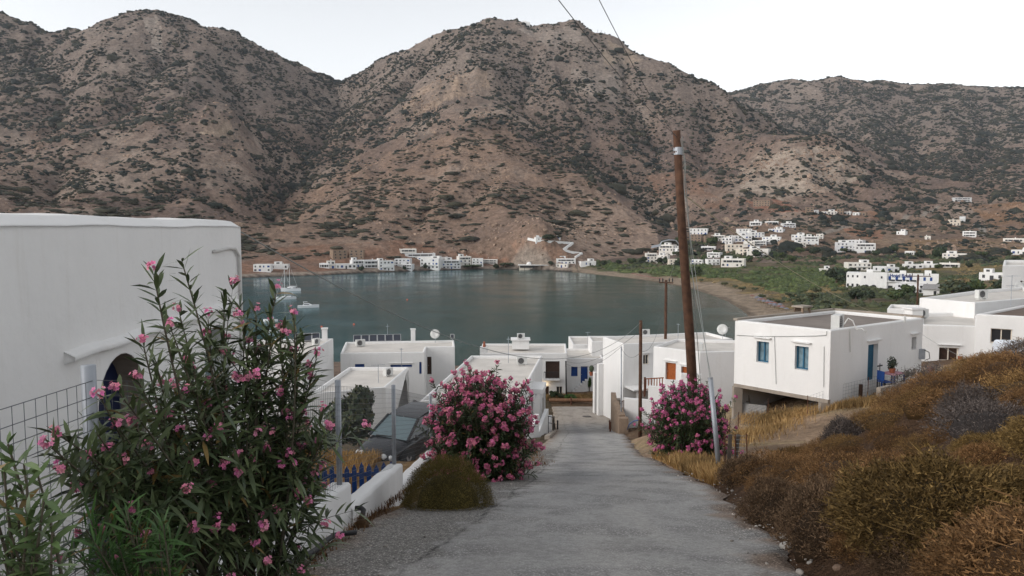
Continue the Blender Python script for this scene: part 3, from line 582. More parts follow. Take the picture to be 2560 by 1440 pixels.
def vhouse(x0, x1, y0, y1, label, kind='w', st=0, group=None, yaw=None, name='village_house', dep=.7, base=None, cat='house'):
    """a flat roofed island house seen between picture columns x0..x1, roof line y0, foot y1"""
    g = base or ground((x0+x1)/2, y1); s = g.y/FPX; W = (x1-x0)*s; Hh = (y1-y0)*s; D = max(4, W*dep)
    az = math.atan2(g.x, g.y)
    if yaw is None: yaw = random.uniform(-.35,.35)
    W = W/(math.cos(yaw)+.35*abs(math.sin(yaw)))
    o = thing(name, label, cat, g, -az+yaw, group)
    wv = random.choice((M_WHITE,M_WHITE,M_WHITE2,M_WHITE3)); wm = {'w':wv,'p':wv,'b':wv,'c':M_CREAM,'s':M_STONE,'g':M_GREYW}[kind]
    m = MB(); pr = min(.45, Hh*.12); t = .25
    m.box((-W/2,0,-4),(W/2,D,Hh-pr))
    m.box((-W/2,0,Hh-pr),(W/2,t,Hh)); m.box((-W/2,D-t,Hh-pr),(W/2,D,Hh)); m.box((-W/2,t,Hh-pr),(-W/2+t,D-t,Hh)); m.box((W/2-t,t,Hh-pr),(W/2,D-t,Hh))
    m.build('wall', wm, o)
    MB().box((-W/2+t,t,Hh-pr),(W/2-t,D-t,Hh-pr+.02)).build('roof', M_ROOFW if kind != 's' else M_STONE, o)
    st = st or max(1, round(Hh/3.1)); fh = (Hh-pr)/st
    for k in range(st):
        z0 = k*fh
        if kind == 'p' or (kind == 'b' and k == st-1):
            put('porch', UB_PORCH, o, (0,-.02,z0+fh*.48), (W*.78,.1,fh*.5)); put('porch_roof', UB_SLAB, o, (0,-.6,z0+fh*.80), (W*.86,1.4,.18))
            for i in range(3): put('pillar', UB_SLAB, o, ((i-1)*W*.26,-.22,z0+fh*.45), (.35,.3,fh*.62))
            continue
        nw = max(1, int(W/3.4))
        for i in range(nw):
            u = -W/2+W*(i+.5)/nw+random.uniform(-.3,.3)
            if kind == 's' or random.random() < .85:
                door = k == 0 and i == nw//2
                ww = random.choice((1.1,1.4,1.9)); hh = fh*.7 if door else fh*.5; zz = z0+(hh/2 if door else fh*.55)
                bl = kind in 'wb' and random.random() < .2
                put('door' if door else 'window', UB_BLUE if bl else UB_WIN, o, (u,0,zz), (ww,.12,hh))
        if k and kind in 'wb' and W > 6 and random.random() < .6: put('balcony', UB_SLAB, o, (random.uniform(-.15,.15)*W,-.6,z0+.45), (W*.5,1.2,.9))
    if kind in 'wb' and W > 9 and random.random() < .6:
        w2 = W*random.uniform(.3,.5); x2 = random.uniform(-.5,.5)*(W-w2); put('upper_room', UB_SLAB, o, (x2,D*.62,Hh+1.0), (w2,D*.5,2.2)); put('upper_window', UB_WIN, o, (x2,D*.37,Hh+1.0), (w2*.4,.12,1.2))
    if W > 5 and random.random() < .6 and kind != 's': put('chimney', UB_SLAB, o, (random.uniform(-.3,.3)*W,D*.6,Hh+.5), (.6,.6,1.3))
    return o
VH = [
 (633,677,661,680,'long low white house at the left end of the far shore','w'),(677,719,661,673,'white house with a grey stone base beside the leftmost shore house','w'),
 (797,824,658,670,'small white shore house with a porch left of the long windowed house','p'),(818,838,652,671,'white cube joined to the left end of the long windowed house','w'),(838,892,660,672,'long white shore house with a row of small dark windows above the rocks','w'),
 (880,912,650,668,'white shore house with tall openings right of the long windowed house','b'),(908,948,650,670,'white terrace house with a deep shaded balcony over the shore','p'),(946,988,652,676,'white stepped house at the middle of the shore row','w'),(985,1026,647,668,'tall plain white house behind the middle of the shore row','w'),(1003,1031,660,674,'white waterside house with a strip balcony','p'),
 (1000,1042,622,638,'topmost white hotel block above the shore row','p'),(1012,1090,633,648,'long white hotel wing with one dark veranda above the shore row','p'),(1022,1106,643,656,'lowest wing of the white hotel above the shore row','w'),
 (1048,1099,646,672,'two storey white house below the hotel by the quay','w'),(1104,1153,650,672,'white quay house with a dark upper gallery','b'),(1146,1180,641,664,'tall white house with a dark gallery behind the quay hedge','b'),(1180,1208,646,666,'plain white house behind the quay hedge','w'),(1202,1244,648,660,'flat white house at the right end of the quay','p'),
 (831,870,625,648,'left of two unfinished stone houses above the shore','s'),(873,909,624,647,'right of two unfinished stone houses above the shore','s'),
 (1390,1440,646,660,'white house with a dark porch at the foot of the stair path','b'),(1388,1420,659,669,'small white bathing house on the sand at the foot of the stair path','w'),(1450,1492,653,665,'low white house with a raised middle behind the beach','w'),
 (1645,1684,612,637,'tall white house left of the leaning pole with dark balconies','b'),(1678,1702,620,637,'narrow white house touching the leaning pole','w'),(1615,1644,633,656,'white house at the left edge of the village','b'),(1640,1670,638,659,'white house with a terrace below the tall balcony house','w'),
 (1672,1704,648,663,'cream low house left of the leaning pole at the reed edge','c'),(1726,1756,649,663,'white low house right of the leaning pole at the reed edge','w'),
 (1723,1768,571,588,'white house at the upper left of the village beside the pole','w'),(1726,1753,586,605,'left brick red unfinished block in the village','s'),(1762,1783,589,609,'right brick red unfinished block in the village','s'),
 (1778,1812,588,602,'white house right of the unfinished blocks','b'),(1804,1830,594,610,'white house with a sloped stair wall in the village','w'),(1846,1881,572,584,'highest white block of the village cluster','w'),(1853,1912,581,594,'long white row with many small windows in the village','w'),(1836,1880,589,604,'white stepped house below the long row','w'),(1818,1846,590,602,'small white house left of the stepped house','w'),
 (1905,1950,592,611,'white house with an orange gate at the right of the cluster','w'),(1884,1916,601,614,'white house with a flat canopy in the cluster middle','p'),(1858,1886,603,617,'white house with blue shutters in the cluster middle','w'),(1816,1858,611,629,'cream coloured house at the lower left of the cluster','c'),(1838,1868,622,638,'cream and white house at the lower middle of the cluster','c'),(1866,1920,622,643,'broad white house at the lower right of the cluster','w'),
 (1752,1788,616,626,'low white house with a dark porch below the unfinished blocks','p'),(1766,1800,631,644,'white house with a sloping white wall below the cluster','b'),(1768,1801,648,663,'white house left of the long windowed one at the reed edge','w'),(1802,1860,647,668,'two storey white house with long windows at the reed edge','b'),
 (1874,1903,554,564,'leftmost of three small white houses above the village','b'),(1915,1946,553,561,'middle of three small white houses above the village','p'),(1957,1990,558,569,'rightmost of three small white houses above the village','b'),(1920,1957,572,580,'lone long white house just above the village','w'),
 (1979,2020,587,602,'broad white house right of the village cluster','w'),(2008,2046,591,611,'white house with stacked balconies right of the cluster','b'),(1980,2016,606,619,'white house with a flat terrace below the broad house','w'),(1945,1996,617,625,'long white pergola house under the broad house','p'),(2040,2057,585,597,'small white chapel house at the right end of the village','w'),
 (2092,2140,606,630,'left stepped half of the white hotel on the brown slope','w'),(2138,2188,608,632,'right half of the white hotel on the brown slope with dark balconies','b'),(2120,2156,600,610,'top block of the white hotel on the brown slope','w'),
 (2015,2034,518,534,'leftmost bare stone house on the terrace above the fields','s'),(2033,2046,525,533,'tiny white house between bare stone houses','w'),(2059,2093,528,536,'long white house on the stone terrace','w'),(2092,2107,522,535,'tall bare stone house on the terrace','s'),(2108,2126,529,536,'white cube right of the tall bare stone house','w'),(2131,2147,531,538,'second white cube from the right on the stone terrace','w'),(2148,2164,531,538,'rightmost bare stone cube on the terrace','s'),(1882,1925,501,516,'unfinished stone row on the red earth cut','s'),
 (2384,2428,494,503,'highest white house on the right slope by the road end','p'),(2375,2400,549,564,'beige unfinished house beside the winding track','c'),(2399,2412,541,553,'white cube house above the beige one','w'),(2408,2438,578,592,'white house with a dark porch right of the track','p'),(2241,2263,578,587,'small white house among dry fields','w'),(2313,2326,590,599,'tiny white hut alone on the brown field','w'),(2510,2558,596,605,'low white house with a sloping wall at the right edge','p'),
 (2216,2237,623,632,'small white store at the field edge','w'),(2262,2284,628,638,'small pale house with a dark porch in the fields','p'),(2358,2411,634,648,'plain flat white shed beside the broad dark tree','w'),(2530,2575,625,637,'white house at the right edge above the green strip','w'),
 (2120,2178,657,676,'white house behind the hotel with two roof domes','w'),(2182,2216,666,679,'white cube right behind the hotel','w'),(2214,2248,668,680,'low white roof house right behind the hotel','w'),(2264,2308,661,671,'left of three low white bungalows behind the hedge','w'),(2306,2346,660,669,'middle of three low white bungalows behind the hedge','w'),(2353,2397,658,669,'right of three low white bungalows behind the hedge','p'),(2050,2081,672,680,'white low roof in the reeds left of the hotel','w'),
 (2449,2506,682,700,'white house with arched windows left of the tall white wall','w'),(2239,2309,709,733,'white annex with small brown doors in front of the hotel','w')]
for q in VH: vhouse(*q)
# grey stone foot of the second shore house
# beach tavern, chapel, stair path, monastery
g = ground(1333, 671); o = thing('beach_tavern', 'low beach tavern with a brown awning and white roof at the water edge', 'tavern', g, -math.atan2(g.x, g.y)); s = g.y/FPX
MB().box((-36*s,0,-2),(36*s,9,3)).build('wall', M_CREAM, o); MB().box((-38*s,-5,3.1),(38*s,9,3.5)).build('awning', M_WHITE, o)
MB().lathe([(2.6,3.5),(2.4,4.6),(1.6,5.6),(.3,6.1)], (-4,4,0), 12).build('dome', M_WHITE, o, True); put('opening', UB_PORCH, o, (0,-.02,1.5), (66*s,.1,1.9))
for i in range(6): MB().box((-36*s+i*14*s,-5,-2),(-36*s+i*14*s+.4,-4.6,3.1)).build('post', M_BARK, o)
def chapel(px, py, sc, label, name='chapel'):
    g = ground(px, py); o = thing(name, label, 'chapel', g, -math.atan2(g.x, g.y)+.3); m = MB(); m.box((-3*sc,0,-3),(3*sc,5*sc,3.2*sc)); m.box((-3.1*sc,-.1,3.2*sc),(3.1*sc,5.1*sc,3.5*sc)); m.build('wall', M_WHITE, o)
    MB().lathe([(1.7*sc,3.4*sc),(1.6*sc,4.1*sc),(1.1*sc,4.9*sc),(.1,5.2*sc)], (0,2.5*sc,0), 12).build('dome', M_WHITE, o, True)
    put('door', UB_WIN, o, (0,0,1.0*sc), (1*sc,.15,2*sc)); put('belfry', UB_SLAB, o, (-2*sc,.6*sc,4.3*sc), (1.1*sc,.5,2*sc)); return o, g
chapel(1347, 602, 1.0, 'white chapel on top of the reddish cliff'); 
vhouse(1391,1400,589,596,'tiny white hut above the cliff chapel','w',1)
pth = [(1320,598),(1345,603),(1372,605),(1402,607),(1432,609),(1420,617),(1409,625),(1425,631),(1455,635),(1446,640),(1438,645)]
m = MB(); P = [ground(a, b_) for a, b_ in pth]
for a, b_ in zip(P[:-1], P[1:]): m.bar(a+Vector((0,0,.3)), b_+Vector((0,0,.3)), 1.6, 2.4)
tag(m.build('stair_path', M_WHITE), 'white zigzag stair path climbing from the beach to the cliff chapel', 'path')
g = pt(1311, 59, 1688); g.z = max(g.z, gz(g.x, g.y)); o = thing('hilltop_monastery', 'white monastery on the summit of the central mountain', 'monastery', g, -.05)
m = MB(); m.box((-14,0,-12),(12,14,2.8)); m.box((-6,2,2.8),(5,12,5.6)); m.box((5,3,2.8),(9,9,4.2)); m.build('wall', M_WHITE, o); MB().lathe([(2.4,5.6),(2.3,6.4),(1.5,7.7),(.1,8.2)], (0,7,0), 12).build('dome', M_WHITE, o, True)
for i in (-9,-3,4): put('window', UB_WIN, o, (i,0,1.2), (.9,.2,1.2))
M_MAST = simple('grey_steel', (.25,.26,.27), .5, .6)
for i, (a, b0, b1, lb) in enumerate([(1494,94,82,'tall thin'),(1503,92,82,'middle lattice'),(1512,93,87,'shortest')]):
    g = pt(a, b0, 1668); g.z = gz(g.x, g.y); m = MB(); hh = (b0-b1)*1668/FPX; m.tube([(0,0,-4),(0,0,hh)], [.35,.2], 5)
    for k in (.5,.7,.9): m.bar((-1,0,hh*k),(1,0,hh*k), .3)
    o = m.build('antenna_mast', M_MAST); o.location = g; tag(o, lb+' antenna mast on the right shoulder of the summit', 'antenna', 'summit antenna masts')
# ------------------------------------------------------------------ hotel
hg = ground(2150, 722); S = hg.y/FPX; hz = -math.atan2(hg.x, hg.y)
o = thing('hotel', 'long white hotel with blue balconies and its name painted on the front', 'hotel', hg, hz-.03); HW = 172*S; HH = 40*S
m = MB(); m.box((0,0,-3),(30*S*2,12,HH)); m.box((60*S,1.2,-3),(HW,12,HH-.4)); m.box((-34*S,9,-3),(0,24,HH-.6)); m.box((0,0,HH),(60*S,.3,HH+.5)); m.box((60*S,1.2,HH-.4),(HW,1.5,HH+.4)); m.build('wall', M_WHITE, o)
fh = HH/2
for i in range(2): 
    MB().lathe([(1.5,-.06),(1.5,.06)], (0,0,0), 16).build('arch', M_DARK, o).matrix_local = Matrix.Translation((14*S+i*17*S,-.02,1.1)) @ Matrix.Rotation(math.pi/2, 4, 'X')
    put('window', UB_WIN, o, (10*S+i*38*S,0,fh*1.5), (.9,.15,1.3))
for i in range(4):
    u = 66*S+i*15.5*S; put('balcony_door', UB_BLUE, o, (u,1.2,fh*1.42), (1.3,.15,2.1)); put('balcony_rail', unit_box('balcony_rail', M_DARK) if i == 0 else bpy.data.meshes['balcony_rail'], o, (u+1.2,.25,fh*1.18), (3.0,.05,.9)); put('glass_door', UB_PORCH, o, (u+.4,1.19,1.2), (2.4,.1,2.2))
put('balcony_slab', UB_SLAB, o, (60*S+30*S,.6,fh), (60*S,1.4,.25))
for i in range(3): put('window', UB_BLUE, o, (128*S+i*14*S,1.2,fh*1.42), (1.2,.15,2.0))
for i in range(3): put('window', UB_WIN, o, (-30*S+i*11*S,9,fh*1.45), (.9,.15,1.3)); put('arch_window', UB_WIN, o, (-30*S+i*11*S,9,1.4), (1.1,.15,1.8))
M_SIGN = simple('sign_blue', (.03,.06,.20), .6)
cu = bpy.data.curves.new('sign_text', 'FONT'); cu.body = 'Hotel Boulis'; cu.size = 10.5*S; cu.extrude = .05; cu.align_x = 'LEFT'; cu.offset = .06
to = bpy.data.objects.new('tmp_text', cu); COL.objects.link(to); dg = bpy.context.evaluated_depsgraph_get(); tme = bpy.data.meshes.new_from_object(to.evaluated_get(dg)); bpy.data.objects.remove(to)
tme.name = 'sign_lettering'; wdt = max(v.co.x for v in tme.vertices); to = link('sign_lettering', tme, M_SIGN, o); to.scale = (50*S/wdt, 50*S/wdt*1.2, 1); to.location = (66*S,1.05,HH-9*S); to.rotation_euler = (math.pi/2,0,0)
for k, (u, hh) in enumerate(((20,2.2),(95,1.6),(150,2.4))): put('roof_room', UB_SLAB, o, (u*S,8,HH+.6), (14*S,5,hh))
g = ground(2328, 738); s = g.y/FPX; o = thing('shed', 'low shed with a pale sloping roof right of the annex', 'shed', g, -math.atan2(g.x,g.y)); MB().box((-18*s,0,-2),(18*s,7,3.2)).build('wall', M_WHITE, o)
MB().add([(-22*s,-1,2.9),(22*s,-1,2.9),(18*s,7.5,4.9),(-18*s,7.5,4.9),(-22*s,-1,3.1),(22*s,-1,3.1),(18*s,7.5,5.1),(-18*s,7.5,5.1)],[(0,1,2,3),(7,6,5,4),(0,4,5,1),(1,5,6,2),(2,6,7,3),(3,7,4,0)]).build('roof', M_GREYW, o); put('door', UB_WIN, o, (8*s,0,1.1), (1.2,.12,2.1))
# ------------------------------------------------------------------ boats
M_HULL = simple('boat_white', (.78,.79,.80), .25, spec=.5); M_GLASSD = simple('dark_glass', (.03,.04,.05), .1, spec=.6)
def hull(L, Bm, fb, dr=.5, n=13):
    m = MB(); vs = []; 
    for i in range(n):
        t = i/(n-1); wdt = Bm/2*(1-max(0,(t-.45)/.55)**2.2)*(0.86+.14*min(1,t*4)); x = -L/2+L*t; z = fb*(1+.35*t*t)
        vs += [(x,-wdt,z),(x,-wdt*.82,0),(x*.96,0,-dr),(x,wdt*.82,0),(x,wdt,z)]
    fs = []
    for i in range(n-1):
        for k in range(4): a = i*5+k; fs.append((a,a+5,a+6,a+1))
        a = i*5; fs.append((a,a+4,a+9,a+5))
    fs.append((0,1,2,3,4)); a = (n-1)*5; fs.append((a+4,a+3,a+2,a+1,a)); m.add(vs, fs); return m
def mast(m, x, hh, boom=4.5):
    m.tube([(x,0,1),(x,0,hh)], [.14,.09], 6); m.tube([(x,0,3.0),(x-boom,0,2.9)], .14, 6)
    for q in ((5,0,1.2),(-5,0,1.2)): m.tube([(x,0,hh*.97),(x+q[0],0,q[2])], .035, 4)
    m.bar((x,-1,hh*.6),(x,1,hh*.6), .06)
def boat(kind, px, py, yaw, label, L, group='boats moored in the bay'):
    g = ptz(px, py, 0); o = thing(kind, label, 'boat', g, yaw, group); return o
o = boat('catamaran', 727, 727, math.pi+.35, 'white catamaran with a tall mast moored furthest out', 12)
for s in (-1,1):
    h = hull(12, 1.6, 1.5).build('hull', M_HULL, o, False); h.location = (0, s*2.6, 0)
m = MB().box((-4,-2.6,.9),(2.6,2.6,1.6)); m.build('bridge_deck', M_HULL, o); c = MB().lathe([(3.0,1.5),(2.8,2.4),(2.3,2.6)], (-.6,0,0), 16, .8).build('cabin', M_HULL, o, True); put('cabin_window', unit_box('cabin_window', M_GLASSD), o, (-.6,0,2.0), (5.95,4.5,.35))
m = MB(); mast(m, .6, 17.5); m.build('mast', M_HULL, o)
o = boat('sailboat', 715, 748, math.pi+.5, 'white sailing boat behind the oleander tips', 11)
hull(11, 3.2, 1.2).build('hull', M_HULL, o); MB().box((-2.6,-.9,1.1),(2,.9,1.75)).build('cabin', M_HULL, o); m = MB(); mast(m, .6, 17); m.build('mast', M_HULL, o)
o = boat('motor_yacht', 771, 769, .25, 'white motor yacht with a low cabin heading right', 10)
hull(10.5, 3.3, 1.15).build('hull', M_HULL, o); MB().add([(-2.8,-1.2,1.1),(2.2,-1.1,1.2),(2.2,1.1,1.2),(-2.8,1.2,1.1),(-2.2,-1,2.2),(.2,-.9,2.25),(.2,.9,2.25),(-2.2,1,2.2)],[(0,1,5,4),(1,2,6,5),(2,3,7,6),(3,0,4,7),(4,5,6,7)]).build('cabin', M_HULL, o)
put('cabin_window', bpy.data.meshes['cabin_window'], o, (-.9,0,1.75), (2.7,2.2,.4)); MB().box((-2.6,-.9,2.9),(-.4,.9,3.0)).tube([(-2.2,-.8,2.2),(-2.4,-.8,2.95)],.05).tube([(-2.2,.8,2.2),(-2.4,.8,2.95)],.05).build('flybridge', M_HULL, o)
o = boat('motorboat', 676, 803, math.pi+.1, 'pale open motorboat alone near the house corner', 6)
hull(6, 2.1, .75).build('hull', M_HULL, o); MB().box((-1.4,-.6,.7),(.2,.6,1.9)).build('cabin', simple('pale_blue', (.45,.6,.68), .4), o)
o = boat('motorboat', 694, 831, .2, 'white motorboat with a canopy nearest to the roofs', 6.5)
hull(6.5, 2.3, .8).build('hull', M_HULL, o); MB().box((-1.6,-.9,2.1),(.6,.9,2.2)).tube([(-1.2,-.7,.7),(-1.4,-.8,2.1)],.05).tube([(-1.2,.7,.7),(-1.4,.8,2.1)],.05).tube([(.3,-.7,.7),(.4,-.8,2.1)],.05).tube([(.3,.7,.7),(.4,.8,2.1)],.05).build('canopy', M_HULL, o); MB().box((-.6,-.5,.7),(.3,.5,1.5)).build('console', M_HULL, o)
M_BUOY = simple('buoy_orange', (.6,.12,.06), .5)
for a, b_, lb in ((885,812,'orange buoy floating in the open water'),(1018,750,'small buoy left of the cable in mid bay'),(804,818,'buoy nearest to the white chimney')):
    g = ptz(a, b_, 0); o = MB().lathe([(.2,-.3),(.45,0),(.4,.35),(.1,.6)], (0,0,0), 10).build('buoy', M_BUOY, None, True); o.location = g; tag(o, lb, 'buoy')
# ---- beach umbrellas
M_UMB = simple('faded_red_cloth', (.22,.10,.085), .8); M_UMB2 = simple('grey_blue_cloth', (.17,.17,.20), .8)
um = MB().lathe([(1.3,1.9),(.7,2.3),(.05,2.5)], (0,0,0), 8).mesh('canopy'); um.materials.append(M_UMB); um2 = um.copy(); um2.name = 'canopy'; um2.materials[0] = M_UMB2
pm = MB().tube([(0,0,-.3),(0,0,2.4)], .04, 5).mesh('pole'); pm.materials.append(M_BARK)
def umb(px, py, mesh, label, group):
    g = ground(px, py); o = thing('beach_umbrella', label, 'umbrella', g, 0, group)
    for nme, q in (('canopy', mesh), ('pole', pm)):
        c = bpy.data.objects.new(nme, q); COL.objects.link(c); c.parent = o
for i in range(14): umb(1582+i*5.6, 691+i*1.05+random.uniform(-.8,.8), um, 'one of the small reddish umbrellas in the row by the far waterline', 'reddish umbrellas by the waterline')
for i in range(24): umb(1882+(i%8)*9.5+random.uniform(-2,2)+(i//8)*8, 748+(i%8)*3.2+(i//8)*6, um if i % 3 == 0 else um2, 'one of the faded umbrellas packed at the near end of the beach', 'faded umbrellas on the near beach')
# ------------------------------------------------------------------ near houses
E = CAMZ
def rel(x, y, z): return Vector((x, y, E+z))
M_WALLG = plaster('whitewash_near', (.80,.79,.775), .10, .5, .3, .38)
M_GREYROOF = plaster('grey_roof', (.25,.215,.19), .35, .6, .4); M_BROWNROOF = plaster('brown_roof', (.17,.125,.10), .3, .6, .4); M_CONC = plaster('concrete', (.36,.31,.26), .35, 1.2, .5)
M_TEAL = simple('teal_paint', (.02,.11,.19), .5, var=.25, scale=12); M_ORANGE = simple('varnished_wood', (.33,.09,.022), .4, var=.3, scale=9); M_DKWOOD = simple('dark_wood', (.05,.028,.02), .5, var=.3); M_GLASS = simple('window_glass', (.05,.06,.065), .06, spec=.7); M_CURT = simple('curtain', (.16,.25,.30), .5, var=.4, scale=5)
M_POLE = simple('creosoted_wood', (.085,.042,.025), .85, var=.45, scale=5, bump=.5, bscale=30); M_GALV = simple('galvanised_steel', (.36,.38,.41), .5, .35, var=.12); M_WIRE = simple('fence_wire', (.16,.17,.18), .55, .5); M_CABLE = simple('black_cable', (.03,.03,.032), .6); M_CABLEG = simple('grey_cable', (.22,.23,.22), .6); M_RUST = simple('rusty_iron', (.12,.05,.03), .8, var=.4, scale=14)
M_ACW = simple('appliance_white', (.62,.62,.60), .45, var=.06); M_TERRA = simple('terracotta', (.30,.10,.055), .8); M_PANEL = simple('solar_cells', (.035,.04,.055), .12, spec=.6); M_ALU = simple('aluminium', (.5,.5,.5), .4, .6)
def wall_hit(a, b, px, py):
    a = Vector((a[0],a[1],0)); b = Vector((b[0],b[1],0)); U = (b-a).normalized(); n = Vector((U.y,-U.x,0)); h = plane_hit(px, py, a, n); return (h-a).dot(U), h.z-E
def rect(a, b, x0, y0, x1, y1):
    u0, v0 = wall_hit(a, b, x0, y0); u1, v1 = wall_hit(a, b, x1, y1); u2, v2 = wall_hit(a, b, x0, y1); u3, v3 = wall_hit(a, b, x1, y0)
    return min(u0,u1), max(u0,u1), (v1+v2)/2, (v0+v3)/2
def arch_pts(u0, u1, v0, v1, n=14):
    r = (u1-u0)/2; c = (u0+u1)/2; vs = v1-r
    return [(u0,v0),(u1,v0)]+[(c+r*math.cos(math.pi*k/n), vs+r*math.sin(math.pi*k/n)) for k in range(n+1)]
def wall_panel(mb, a, b, outline, holes, depth=.22):
    """one wall with real openings: mb gets the face and the reveals"""
    a = Vector((a[0],a[1],E)); b = Vector((b[0],b[1],E)); U = (b-a).normalized(); n = Vector((U.y,-U.x,0))
    P = lambda u, v, d=0: a+U*u+Vector((0,0,v))-n*d
    loops = [[Vector((u,v,0)) for u,v in outline]]+[[Vector((u,v,0)) for u,v in h] for h in holes]
    tri = tessellate_polygon(loops); flat = [q for l in loops for q in l]
    fs = []
    for t in tri:
        p, q, r = [flat[i] for i in t]; cr = (q-p).cross(r-p).z
        fs.append(t if cr > 0 else t[::-1])
    mb.add([P(q.x, q.y) for q in flat], fs)
    for h in holes:
        k = len(h); mb.add([P(u,v) for u,v in h]+[P(u,v,depth) for u,v in h], [(i,(i+1)%k,k+(i+1)%k,k+i)[::-1] for i in range(k)])
    return P
def nhouse(name, label, corners, zt, zb, holes={}, roof=None, par=.22, wm=None, group=None, bottoms={}, cat='house', t=.22):
    """flat roofed house; corners (x,y) run anticlockwise from above; holes {wall: [(pixel rect, kind)]}; levels relative to the eye"""
    wm = wm or M_WALLG; n = len(corners); cx = sum(c[0] for c in corners)/n; cy = sum(c[1] for c in corners)/n
    o = thing(name, label, cat, (cx, cy, E+(zb if not isinstance(zb, dict) else min(zb.values()))), 0, group); inv = Matrix.Translation(-o.location)
    def fin(mb, nm, mat, par_=None, smooth=False):
        q = mb.build(nm, mat, par_ or o, smooth); q.matrix_parent_inverse = inv if par_ is None else Matrix(); return q
    wb = MB()
    for i in range(n):
        a, b = corners[i], corners[(i+1)%n]; L = math.hypot(b[0]-a[0], b[1]-a[1])
        z0, z1 = bottoms.get(i, (zb, zb)); hl = []; specs = []
        for hq in holes.get(i, []):
            r, kind = hq[0], hq[1]
            u0, u1, v0, v1 = rect(a, b, *r) if len(r) == 4 and hq[2:] != ('uv',) else r
            v0 = max(v0, z0+.02); pts = arch_pts(u0,u1,v0,v1) if 'arch' in kind else [(u0,v0),(u1,v0),(u1,v1),(u0,v1)]
            hl.append(pts); specs.append((u0,u1,v0,v1,kind,pts))
        P = wall_panel(wb, a, b, [(0,z0),(L,z1),(L,zt),(0,zt)], hl)
        for u0,u1,v0,v1,kind,pts in specs:
            d = .21; k = len(pts)
            pane = {'blue':M_BLUE,'teal':M_TEAL,'orange':M_ORANGE,'dark':M_DARK,'brown':M_DKWOOD,'glass':M_GLASS,'void':M_DARK,'curtain':M_CURT}[kind.split()[0]]
            isdoor = 'door' in kind
            q = fin(MB().add([P(u,v,d) for u,v in pts], [tuple(range(k))]), 'door' if isdoor else 'window', pane)
            if 'frame' in kind:
                fm = MB(); w = .06
                fmat = M_TEAL if 'curtain' in kind or 'teal' in kind else M_CREAM
                for (ua,ub,va,vb) in ((u0,u0+w,v0,v1),(u1-w,u1,v0,v1),(u0+w,u1-w,v0,v0+w),(u0+w,u1-w,v1-w,v1),((u0+u1)/2-w/2,(u0+u1)/2+w/2,v0+w,v1-w)):
                    fm.add([P(ua,va,d-.05),P(ub,va,d-.05),P(ub,vb,d-.05),P(ua,vb,d-.05),P(ua,va,d),P(ub,va,d),P(ub,vb,d),P(ua,vb,d)],[(0,1,2,3),(0,4,5,1),(1,5,6,2),(2,6,7,3),(3,7,4,0)])
                f = fm.build('frame', fmat, q)
            if 'lintel' in kind:
                e = .12; lm = MB(); top = v1+.16
                lm.add([P(u0-e,top,0),P(u1+e,top,0),P(u1+e,top+.05,0),P(u0-e,top+.05,0),P(u0-e,top,-.14),P(u1+e,top,-.14),P(u1+e,top+.05,-.14),P(u0-e,top+.05,-.14)],[(4,5,6,7),(0,4,7,3),(5,1,2,6),(7,6,2,3),(0,1,5,4)]); fin(lm, 'ledge', wm)
            if isdoor:
                fin(MB().lathe([(.03,-.03),(.03,.03)], P(u0+.12,(v0+v1)/2,d-.03), 8), 'handle', M_ALU)
    # parapet ring and roof
    cs = [Vector((c[0],c[1],0)) for c in corners]; inn = []
    for i in range(n):
        p, c, q = cs[i-1], cs[i], cs[(i+1)%n]; d1 = (c-p).normalized(); d2 = (q-c).normalized(); n1 = Vector((-d1.y,d1.x,0)); n2 = Vector((-d2.y,d2.x,0)); bs = (n1+n2).normalized(); inn.append(c+bs*(t/max(.3,bs.dot(n1))))
    out = [c+(i_-c)*.25 for c, i_ in zip(cs, inn)]
    Z = lambda p, z: Vector((p.x,p.y,E+z))
    wb.add([Z(c,zt) for c in cs]+[Z(c,zt+.05) for c in out]+[Z(c,zt+.05) for c in [c+(i_-c)*.75 for c,i_ in zip(cs,inn)]]+[Z(c,zt) for c in inn]+[Z(c,zt-par) for c in inn], [(r*n+i,r*n+(i+1)%n,(r+1)*n+(i+1)%n,(r+1)*n+i) for r in range(4) for i in range(n)])
    fin(wb, 'wall', wm)
    fin(MB().add([Z(c,zt-par+.01) for c in inn], [tuple(range(n))]), 'roof', roof or M_ROOFW)
    return o
def XY(px, py, z): 
    p = ptz(px, py, E+z); return (p.x, p.y)
def on_roof(px, py, z): return ptz(px, py, E+z)
def addpart(o, mb, name, mat, smooth=False):
    q = mb.build(name, mat, o, smooth); q.matrix_parent_inverse = Matrix.Translation(-o.location); return q
# ---- the big white house on the left
X0, SL = -3.8, -.06
lw = lambda d: (X0+SL*d, d)
a, b = lw(-4), lw(13.0)          # its wall beside the fence, seen from the road: walks away from the eye
Lw = math.hypot(b[0]-a[0], b[1]-a[1])
o = thing('white_house', 'large white house wall on the left with an arched door and a thin ledge', 'house', rel(-6,6,-5))
wb = MB(); hu = lambda px: wall_hit(a, b, px, 900)[0]
# outline with a slightly uneven top
top = [(u, .02+.008*math.sin(u*1.7)+.005*math.sin(u*4.3)) for u in np.linspace(Lw, 0, 40)]
door = arch_pts(hu(240), hu(360), -4.2, -1.38); win = arch_pts(hu(512), hu(572), -3.0, -1.47)
P = wall_panel(wb, a, b, [(0,-6.5),(Lw,-9)]+top, [door, win], .3)
far_ = (b[0]-9, b[1]+.6); wall_panel(wb, b, far_, [(0,-9.5),(9,-9.5),(9,.02),(0,.02)], [])
